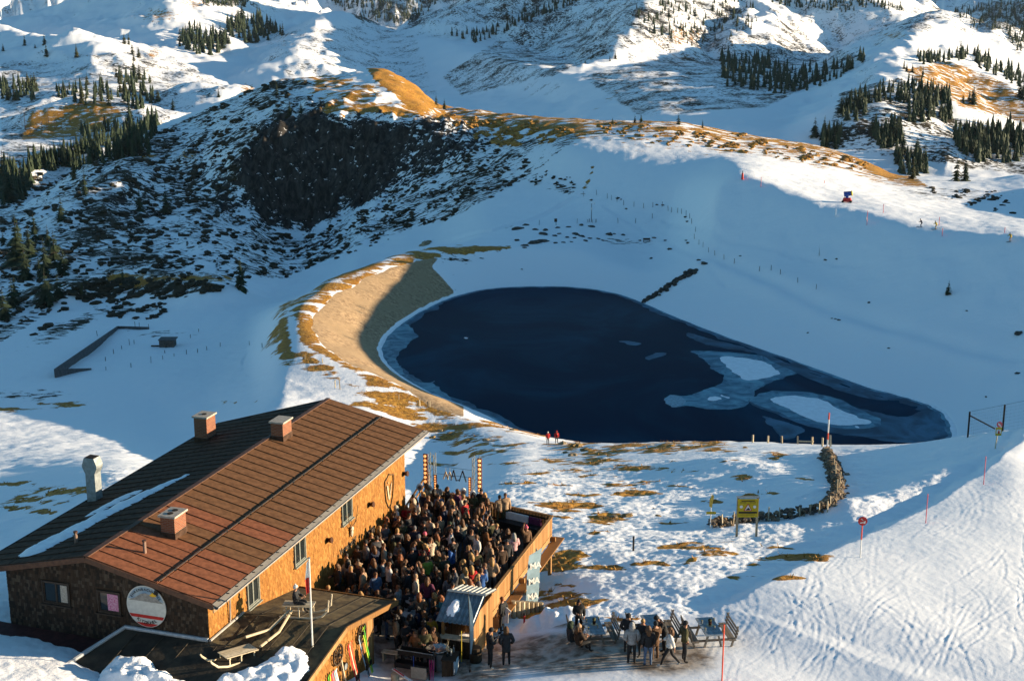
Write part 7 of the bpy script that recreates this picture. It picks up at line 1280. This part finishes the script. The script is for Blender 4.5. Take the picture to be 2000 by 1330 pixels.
def body_and_jacket(pose, long_coat=False):
    J = skeleton(pose); ex = MB(); hp_ = np.array(J['skull']); cr = np.array(J['crown']); up = cr - hp_; up /= np.linalg.norm(up); fw_ = np.array([0, 1, 0]) - up * up[1]; fw_ /= np.linalg.norm(fw_); sd = np.cross(fw_, up); hc = hp_ + .03 * up
    f0 = hc + fw_ * .092
    ex.add([f0 + up * .025, f0 + sd * .014 - up * .018, f0 - sd * .014 - up * .018, f0 + fw_ * .024 - up * .015], [(0, 1, 3), (0, 3, 2), (1, 2, 3)], 0)
    for q in (-1, 1):
        e = f0 + sd * .034 * q + up * .028 - fw_ * .006; ex.add([e + sd * .013 + fw_ * .006, e + up * .008 + fw_ * .006, e - sd * .013 + fw_ * .006, e - up * .008 + fw_ * .006], [(0, 1, 2, 3)], 3); ex.blob(hc + sd * .084 * q + up * .0 - fw_ * .005, (.014, .022, .03), 5, 3, 0, 0)
    m0 = f0 - up * .05 - fw_ * .004; ex.add([m0 + sd * .022 + fw_ * .004, m0 - sd * .022 + fw_ * .004, m0 - sd * .018 - up * .01 + fw_ * .004, m0 + sd * .018 - up * .01 + fw_ * .004], [(0, 1, 2, 3)], 3)
    for s, x in (('l', -1), ('r', 1)):      # five fingers on each hand, curled a little
        h = np.array(J['hd' + s]); w_ = np.array(J['wr' + s]); d = h - w_; d /= np.linalg.norm(d); a = np.cross(d, (0, .3, 1.)); a /= np.linalg.norm(a); b = np.cross(a, d)
        for k, L in enumerate((.065, .078, .082, .072)):
            p0 = h + a * (.026 - .0175 * k) + d * .018; ex.tube([p0, p0 + d * L * .55 - b * .008, p0 + d * L * .9 - b * .03], [.0095, .009, .007], 4, 0)
        p0 = h + a * .03 - d * .01; ex.tube([p0, p0 + a * .03 + d * .02, p0 + a * .035 + d * .05 - b * .012], [.011, .010, .008], 4, 0)
    body = skin_mesh('person', J, EB, RADB, [M_SKIN, M_BLACK, M_SHOE, M_EYE], pick_body, 1, ex)
    nj = {k: v for k, v in J.items() if k in ('belly', 'chest', 'shl', 'shr', 'ell', 'elr', 'wrl', 'wrr', 'pelvis', 'neck')}
    nk = np.array(J['neck']) - (np.array(J['neck']) - np.array(J['chest'])) * .15; nj['neck'] = tuple(nk); pv = np.array(J['pelvis']); bl = np.array(J['belly']); nj['hem'] = tuple(pv - (0, -.02 if pose != 'sit' else -.14, .38 if (long_coat and pose != 'sit') else (.12 if pose != 'sit' else .02)))
    rj = dict(belly=(.195, .165), chest=(.205, .165), neck=(.092, .09), pelvis=(.20, .17), hem=(.215, .185) if not long_coat else (.22, .19)); 
    for s in 'lr': rj.update({'sh' + s: .108, 'el' + s: .085, 'wr' + s: .064}); w_ = np.array(J['wr' + s]); e = np.array(J['el' + s]); nj['wr' + s] = tuple(e + (w_ - e) * .93)
    nodes = {'belly': nj['belly'], **{k: v for k, v in nj.items() if k != 'belly'}}
    ej = [('belly', 'pelvis'), ('pelvis', 'hem'), ('belly', 'chest'), ('chest', 'neck')] + [(a + s, b + s) for s in 'lr' for a, b in (('sh', 'el'), ('el', 'wr'))] + [('chest', 'shl'), ('chest', 'shr')]
    jk = skin_mesh('jacket', nodes, ej, rj, [M_BLACK], lambda a, b: 0, 1)
    # hair and hats fitted to this pose's head
    def cap(name, r, down, tail=0, bob=False, brim=0, pom=False, hood=False):
        mb = MB(); n = 10; rings = []; c = hc + up * .02 - fw_ * .006
        for i in range(6):
            ph = math.pi / 2 * (i / 5); z = math.sin(ph); rr = math.cos(ph); rings.append([c + up * (z * r * 1.12) + rr * r * (math.cos(2 * math.pi * k / n) * sd * .93 + math.sin(2 * math.pi * k / n) * fw_ * 1.08) for k in range(n)])
        low = [c + r * (math.cos(2 * math.pi * k / n) * sd * .95 + math.sin(2 * math.pi * k / n) * fw_ * 1.05) - up * (down * (1 - max(0, math.sin(2 * math.pi * k / n)) ** .6)) - fw_ * .008 for k in range(n)]
        rings = [low] + rings; V = [p for q in rings for p in q]; F = [(i * n + k, i * n + (k + 1) % n, (i + 1) * n + (k + 1) % n, (i + 1) * n + k) for i in range(6) for k in range(n)]; mb.add(V, F)
        if tail: mb.tube([c - fw_ * .05 + up * .02, c - fw_ * .085 - up * .10, c - fw_ * .10 - up * tail * .7, c - fw_ * .06 - up * tail], [.085, .105, .095, .045], 8)
        if bob:
            for q in (-1, 1): mb.tube([c + sd * .075 * q, c + sd * .09 * q - up * .12, c + sd * .085 * q + fw_ * .02 - up * .22], [.04, .045, .02], 6)
        if brim: mb.tube([c + up * .02, c + up * .028], [brim, brim * .96], 14)
        if pom: mb.blob(c + up * r * 1.25, (.04, .04, .04), 6, 4, .1)
        if hood: mb.tube([c - fw_ * .02 - up * .17, c - fw_ * .05 - up * .08, c - fw_ * .03 + up * .05], [.13, .125, .10], 9)
        return mb.mesh(name, [M_BLACK], True)
    heads = {'short': cap('hair', .098, .075), 'long': cap('hair', .102, .11, .34, True), 'bob': cap('hair', .104, .12, .17, True), 'beanie': cap('beanie', .106, .05), 'pom': cap('beanie', .108, .055, 0, False, 0, True), 'hatbrim': cap('brimmed_hat', .105, .02, 0, False, .19), 'cap': cap('peaked_cap', .104, .04, 0, False, .13), 'hood': cap('hood', .118, .13, .12, False, 0, False, True)}
    return body, jk, heads
POSES = {}
for p in ('stand', 'drink', 'hold', 'phone', 'raise', 'pocket', 'lean', 'walk', 'ski', 'sit'): POSES[p] = body_and_jacket(p)
POSES['coat'] = body_and_jacket('pocket', True); POSES['coathold'] = body_and_jacket('hold', True)
def cloth(name, c, v=.25): return plain(name + '_cloth', c, .85, v, 7, .012)
PAL = {'black': (.014, .014, .015), 'charcoal': (.022, .022, .024), 'navy': (.010, .014, .032), 'dark brown': (.035, .019, .011), 'brown': (.075, .038, .018), 'rust brown': (.13, .055, .020), 'olive': (.045, .042, .018), 'grey': (.085, .085, .09), 'light grey': (.22, .215, .21), 'beige': (.25, .165, .10), 'cream': (.36, .30, .22), 'white': (.46, .44, .41), 'red': (.34, .014, .016), 'blue': (.02, .07, .22), 'denim blue': (.06, .09, .15), 'lime green': (.16, .22, .03), 'mustard': (.26, .15, .012), 'pale pink': (.42, .24, .24), 'pink': (.50, .09, .14), 'teal': (.02, .12, .13), 'yellow': (.45, .30, .05), 'dark green': (.018, .03, .018), 'plum': (.07, .014, .035)}
CL = {k: cloth(k.replace(' ', '_'), v) for k, v in PAL.items()}
HAIR = {'dark': plain('dark_hair', (.012, .008, .006), .6, .2, 14), 'brown': plain('brown_hair', (.085, .040, .017), .6, .25, 14), 'blonde': plain('blonde_hair', (.26, .15, .055), .6, .25, 14), 'red': plain('red_hair', (.16, .055, .018), .6, .25, 14), 'grey': plain('grey_hair', (.22, .21, .19), .6, .2, 14), 'bald': None}
rp = random.Random(21); NPEOPLE = 0
def person(P, rz, pose, jacket, trousers, head, label, group=None, sc=1.0, shoe=None):
    """head: (style, colour) where the style is a hair cut or a hat"""
    global NPEOPLE
    b, j, hs = POSES[pose]; o = link('person', b, None, P, rz, sc); tag(o, label, 'person', group)
    o.material_slots[1].link = 'OBJECT'; o.material_slots[1].material = CL[trousers]
    if shoe: o.material_slots[2].link = 'OBJECT'; o.material_slots[2].material = shoe
    k = link('jacket', j, o); k.material_slots[0].link = 'OBJECT'; k.material_slots[0].material = CL[jacket]
    if head[0] != 'bald':
        hm = hs[head[0]]; h_ = link(hm.name.split('.')[0], hm, o); h_.material_slots[0].link = 'OBJECT'; h_.material_slots[0].material = HAIR[head[1]] if head[0] in ('short', 'long', 'bob') else CL[head[1]]
        if head[0] in ('beanie', 'pom', 'cap', 'hatbrim') and len(head) > 2: h2 = link('hair', hs['long' if head[2][0] == 'l' else 'short'], o); h2.scale = (.985, .985, .985); h2.location = (0, 0, .02 * 1.0); h2.material_slots[0].link = 'OBJECT'; h2.material_slots[0].material = HAIR[head[2][1:]]
    NPEOPLE += 1; return o
def deck_z(t, s): return DZ + .003 if s > 11.85 else float(height_at(*hw(t, s, 0)[:2]))
def loc_ts(P): q = np.array(P) - HO; return float(q @ HP), float(q @ HD)
taken = []
GC = 'people in the terrace crowd'
SPECIAL = [  # head pixel, pose, jacket, trousers, head, label, facing (deg)
 (790, 993, 'sit', 'red', 'black', ('long', 'blonde'), 'blonde person in a red jacket sitting by the orange wall in the terrace crowd', 200),
 (830, 1051, 'hold', 'black', 'black', ('beanie', 'pink'), 'person in a bright pink beanie in the middle of the terrace crowd', 160),
 (903, 1026, 'hold', 'cream', 'denim blue', ('long', 'brown'), 'person in a cream jacket seen from behind in the back half of the crowd', 20),
 (935, 1002, 'raise', 'rust brown', 'cream', ('long', 'brown'), 'person in a shaggy brown coat holding a phone up in the crowd', 350),
 (834, 1098, 'stand', 'lime green', 'black', ('short', 'brown'), 'person in a lime green jacket in the crowd', 30),
 (921, 1118, 'hold', 'red', 'black', ('long', 'blonde'), 'blonde person in a red jacket just behind the kiosk roof', 20),
 (940, 1123, 'hold', 'blue', 'black', ('short', 'brown'), 'person in a blue jacket just behind the kiosk roof', 10),
 (931, 1056, 'stand', 'white', 'charcoal', ('short', 'brown'), 'person in a white knitted sweater near the right railing', 120),
 (1004, 1053, 'hold', 'pale pink', 'grey', ('long', 'grey'), 'person in a pale pink puffer jacket at the right railing', 20),
 (1028, 1037, 'raise', 'brown', 'black', ('pom', 'pink'), 'person in a pink bobble hat raising a phone at the right railing', 210),
 (857, 974, 'hold', 'denim blue', 'black', ('short', 'dark'), 'person in a faded denim jacket below the hanging letters', 190),
 (882, 979, 'stand', 'grey', 'black', ('short', 'brown'), 'person in a grey jacket in the back row left of the right truss', 180),
 (940, 966, 'pocket', 'black', 'black', ('beanie', 'black'), 'tall person in black with a black beanie under the right truss', 180),
 (976, 976, 'stand', 'beige', 'olive', ('short', 'dark'), 'dark haired person in a beige jacket at the far railing, left of a pair', 20),
 (987, 975, 'stand', 'beige', 'olive', ('short', 'brown'), 'brown haired person in beige and olive at the far railing, right of a pair', 200),
 (762, 996, 'stand', 'white', 'black', ('hood', 'cream'), 'person in a white hooded coat under the wall shield', 110),
 (754, 1019, 'coathold', 'rust brown', 'black', ('long', 'red'), 'person in a rust brown fur coat leaning on the orange wall', 100),
 (677, 1090, 'stand', 'cream', 'black', ('short', 'dark'), 'person in a cream vest by the wall near the lettering', 120),
 (701, 1112, 'hold', 'charcoal', 'black', ('hatbrim', 'beige', 'lblonde'), 'long haired blonde person in a tan brimmed hat at the near left of the crowd', 160),
 (777, 1141, 'hold', 'light grey', 'black', ('short', 'red'), 'red haired person in a pale grey sweater by the high table', 250),
 (796, 1148, 'stand', 'black', 'white', ('short', 'brown'), 'person in a black vest and white trousers at the annex roof corner', 20),
 (671, 1145, 'sit', 'light grey', 'black', ('beanie', 'charcoal'), 'person in a light grey hoodie and dark cap behind the annex roof', 80),
 (625, 1145, 'drink', 'brown', 'black', ('bald', ''), 'bald person in a brown jacket at the wall behind the annex roof', 100),
 (641, 1140, 'hold', 'olive', 'black', ('short', 'blonde'), 'blonde person in an olive jacket beside the bald one', 120),
 (841, 1201, 'hold', 'mustard', 'black', ('cap', 'black'), 'person in a mustard jacket and black cap near the kiosk', 190),
 (811, 1226, 'coathold', 'rust brown', 'black', ('long', 'brown'), 'person in a rust brown coat standing left behind the grill', 150),
 (829, 1226, 'hold', 'olive', 'black', ('long', 'brown'), 'person in an olive jacket between two brown coats behind the grill', 190),
 (847, 1222, 'coathold', 'brown', 'black', ('long', 'brown'), 'person in a brown coat standing right behind the grill', 210),
 (750, 1071, 'raise', 'cream', 'black', ('short', 'brown'), 'person in cream with one arm raised by the orange wall', 100),
 (783, 1188, 'phone', 'black', 'black', ('short', 'brown'), 'tall person in black looking down beside the annex wall end', 120),
 (963, 1094, 'hold', 'navy', 'black', ('bob', 'dark'), 'person in a navy jacket near the right railing before the kiosk', 250),
 (980, 1079, 'stand', 'dark brown', 'grey', ('short', 'brown'), 'person in a dark brown jacket by the right railing seen from behind', 30),
 (859, 1019, 'coathold', 'beige', 'black', ('short', 'red'), 'person in a tan fur jacket in the centre back of the crowd', 40),
 (990, 1065, 'stand', 'charcoal', 'black', ('hatbrim', 'charcoal'), 'person in a dark hat and grey coat left of the pale pink jacket', 200),
 (808, 985, 'hold', 'cream', 'black', ('hood', 'cream'), 'person in a furry cream hat and jacket by the stair railing', 130),
 (909, 1120, 'coathold', 'cream', 'black', ('long', 'blonde'), 'blonde person in a cream fur collar coat left of the red jacket behind the kiosk', 30),
 (868, 1095, 'stand', 'dark green', 'black', ('short', 'brown'), 'person in a dark green jacket right of the lime green jacket', 10),
 (902, 1140, 'hold', 'rust brown', 'black', ('long', 'blonde'), 'long haired person in rust brown left of the kiosk roof', 60),
 (861, 1163, 'hold', 'teal', 'black', ('long', 'red'), 'red haired person in a dark teal scarf left of the kiosk', 90),
]
for px, py, pose, jk, trs, hd_, lb, fc in SPECIAL:
    hh = 1.60 * (1 if pose != 'sit' else .73); P = at_z(px, py, DZ + hh); t, s = loc_ts(P); t = max(t, -.28)
    P = hw(t, s, deck_z(t, s)); taken.append((t, s)); person(P, R(fc) + HUT_RZ * 0, pose, jk, trs, hd_, lb, None, rp.uniform(1.08, 1.15))
JW = [('black', 26), ('charcoal', 11), ('navy', 10), ('dark brown', 11), ('brown', 9), ('olive', 6), ('grey', 6), ('rust brown', 5), ('beige', 6), ('red', 1), ('blue', 1), ('denim blue', 2), ('dark green', 4), ('plum', 2), ('light grey', 4), ('cream', 4), ('white', 1)]
HW = [(('short', 'brown'), 20), (('short', 'dark'), 18), (('long', 'brown'), 17), (('long', 'blonde'), 12), (('short', 'blonde'), 8), (('long', 'dark'), 10), (('bob', 'brown'), 5), (('beanie', 'black'), 6), (('beanie', 'grey'), 2), (('beanie', 'beige'), 2), (('cap', 'black'), 3), (('long', 'red'), 3), (('beanie', 'dark green'), 1), (('cap', 'cream'), 1)]
def wpick(L): r = rp.uniform(0, sum(w for _, w in L)); 
_wp = lambda L: rp.choices([a for a, _ in L], [w for _, w in L])[0]
HEADTXT = {'short': '%s haired', 'long': 'long haired %s', 'bob': 'bob haired %s'}
CROWD = [(-.25, 11.6), (2.2, 10.0), (4.6, 8.9), (5.0, 7.8), (6.7, 7.7), (6.9, 9.0), (6.9, 11.6), (7.6, 12.2), (7.5, 19.6), (5.2, 21.0), (4.6, 24.4), (.2, 25.2), (-.2, 23.6)]
tries = 0; n_c = 0
AVOID = [(4.6, 11.4, .5), (5.0, 9.9, .5), (5.0, 7.3, .5), (7.9, 9.9, 1.5), (.15, 25.7, .6), (2.85, 25.9, .6)]
while tries < 9000 and n_c < 132:
    tries += 1; t = rp.uniform(-.3, 7.6); s = rp.uniform(7.6, 25.3)
    if not inside_poly(np.array([t]), np.array([s]), CROWD)[0]: continue
    if t < 4.7 and s < 9.55: continue
    if s > 13.5 and n_c < 44: continue
    dmin = .62 if s > 12 else .58
    if any((t - a) ** 2 + (s - b) ** 2 < dmin * dmin for a, b in taken) or any((t - a) ** 2 + (s - b) ** 2 < r_ * r_ for a, b, r_ in AVOID): continue
    taken.append((t, s)); n_c += 1; jk = _wp(JW); hd_ = _wp(HW); ps = rp.choices(['hold', 'drink', 'stand', 'pocket', 'phone', 'raise', 'coat', 'coathold'], [26, 18, 14, 14, 8, 3, 8, 9])[0]; trs = rp.choices(['black', 'charcoal', 'navy', 'denim blue', 'grey', 'beige'], [40, 18, 12, 14, 8, 4])[0]
    hair = {'short': 'short %s hair', 'long': 'long %s hair', 'bob': 'bobbed %s hair', 'beanie': 'a %s beanie', 'cap': 'a %s cap'}[hd_[0]] % hd_[1]
    act = {'hold': 'with a drink', 'drink': 'drinking', 'stand': 'standing', 'pocket': 'hands in pockets', 'phone': 'checking a phone', 'raise': 'arm raised', 'coat': 'long coat', 'coathold': 'long coat and drink'}[ps]
    where = 'by the wall' if t < 1.2 else 'near the railing' if t > 6 else 'at the far end' if s > 21 else 'at near end' if s < 13 else 'mid crowd'
    o = person(hw(t, s, deck_z(t, s)), rp.uniform(0, 6.28), ps, jk, trs, hd_, 'person in %s with %s, %s, %s' % (jk, hair, act, where), GC, rp.uniform(1.06, 1.2))
# ---- drinks in raised hands of the front figures are left to their hands; people outside the terrace follow
def outside(px, py, pose, jk, trs, hd_, lb, fc, sc=1.05, ymin=0, shoe=None, dz=0.0):
    P = ground(px, py, ymin); return person(P + np.array([0, 0, dz]), R(fc), pose, jk, trs, hd_, lb, None, sc * (1.07 if P[1] < 80 else 1), shoe)
outside(957, 1304, 'phone', 'black', 'black', ('beanie', 'black'), 'person in black beanie and jacket looking at a phone right of the kiosk', -70, 1.08, 0, M_SHOE_W)
outside(989, 1300, 'coat', 'charcoal', 'black', ('hood', 'brown'), 'person in a dark coat, brown fur hood and white boots right of the kiosk', 10, 1.04, 0, M_SHOE_W)
outside(981, 1236, 'pocket', 'black', 'black', ('short', 'red'), 'red haired person in black standing on the steps below the railing', 60, 1.05)
outside(1114, 1268, 'sit', 'charcoal', 'black', ('hood', 'dark green'), 'hooded person in dark grey sitting at the far end of the left picnic table', -70, 1.05)
outside(1130, 1276, 'sit', 'dark brown', 'black', ('pom', 'beige', 'lbrown'), 'person in a beige bobble hat and dark brown coat sitting at the left picnic table', -60, 1.08)
outside(1130, 1240, 'hold', 'black', 'black', ('long', 'dark'), 'person in black with loose dark hair behind the left picnic table', 190, 1.0)
outside(1226, 1276, 'coat', 'black', 'black', ('beanie', 'black'), 'person in a long black coat and black beanie at the left of the standing group', -30, 1.08)
outside(1233, 1296, 'pocket', 'light grey', 'black', ('hood', 'light grey'), 'person in a light grey puffer jacket with its hood up, seen from behind', 0, 1.08)
outside(1254, 1284, 'hold', 'charcoal', 'black', ('short', 'blonde'), 'blonde person in a dark jacket behind the jeans in the standing group', 150, 1.04)
outside(1265, 1300, 'stand', 'black', 'denim blue', ('long', 'brown'), 'person in a black jacket and blue jeans in the standing group', 5, 1.05)
outside(1279, 1288, 'coathold', 'brown', 'brown', ('beanie', 'black'), 'person in a brown fur coat in the standing group', 30, 1.02)
outside(1297, 1276, 'lean', 'black', 'black', ('beanie', 'black'), 'person in black leaning over the table at the right of the standing group', 100, 1.1)
outside(1307, 1301, 'walk', 'white', 'black', ('long', 'brown'), 'person in a white jacket and black trousers striding to the left', 80, 1.03, 0, M_SHOE_W)
outside(1336, 1292, 'pocket', 'olive', 'charcoal', ('beanie', 'black'), 'person in a dark olive jacket and black beanie at the right of the group', -80, 1.08)
outside(1070, 868, 'stand', 'red', 'black', ('beanie', 'white'), 'person in red jacket and white hat on the pond bank, left of two', 20, 1.0, 150); outside(1087, 866, 'stand', 'red', 'charcoal', ('beanie', 'red'), 'person all in red top with a rucksack on the pond bank, right of two', 0, 1.0, 150)
rk_ = thing('rucksack', 'red rucksack carried by the right hiker on the pond bank', 'rucksack', ground(1087, 866, 150) + np.array([0, -.2, 1.2])); m_ = MB(); m_.blob((0, 0, 0), (.20, .13, .28), 8, 5, .06); m_.obj('pack', M_RED, rk_); m_ = MB(); m_.box((0, -.13, -.05), (.12, .04, .1)); m_.obj('pocket', M_BLACK, rk_)
for px, py, jk, trs, lb, fc in ((1799, 444, 'navy', 'navy', 'skier in dark blue on the upper piste, left of three', 60), (1828, 448, 'yellow', 'cream', 'skier in yellow on the upper piste, middle of three', 100), (1973, 472, 'yellow', 'beige', 'skier in yellow near the right frame edge, last of three', 120)):
    o = outside(px, py, 'ski', jk, trs, ('beanie', 'black'), lb, fc, 1.12, 200); c, s_ = math.cos(R(fc)), math.sin(R(fc)); tg_ = thing('skis', 'pair of skis under the ' + lb, 'skis', np.array(o.location), R(fc), None)
    for x in (-.13, .13): m_ = MB(); m_.box((x, .15, .02), (.05, .85, .018)); m_.obj('ski', M_BLACK, tg_)
# the dummy on the sled
du_P = hw(1.75, 4.25, 1.27); dm = thing('mannequin', 'seated grey jacketed dummy with a white cap on the horned sled', 'mannequin', du_P + np.array([0, 0, .58 - .40]), HUT_RZ + R(-78)); b_, j_, h_ = POSES['sit']
o = link('dummy_body', b_, dm); o.material_slots[1].link = 'OBJECT'; o.material_slots[1].material = CL['charcoal']; k_ = link('jacket', j_, dm); k_.material_slots[0].link = 'OBJECT'; k_.material_slots[0].material = CL['charcoal']; h2 = link('cap', h_['pom'], dm); h2.material_slots[0].link = 'OBJECT'; h2.material_slots[0].material = CL['white']
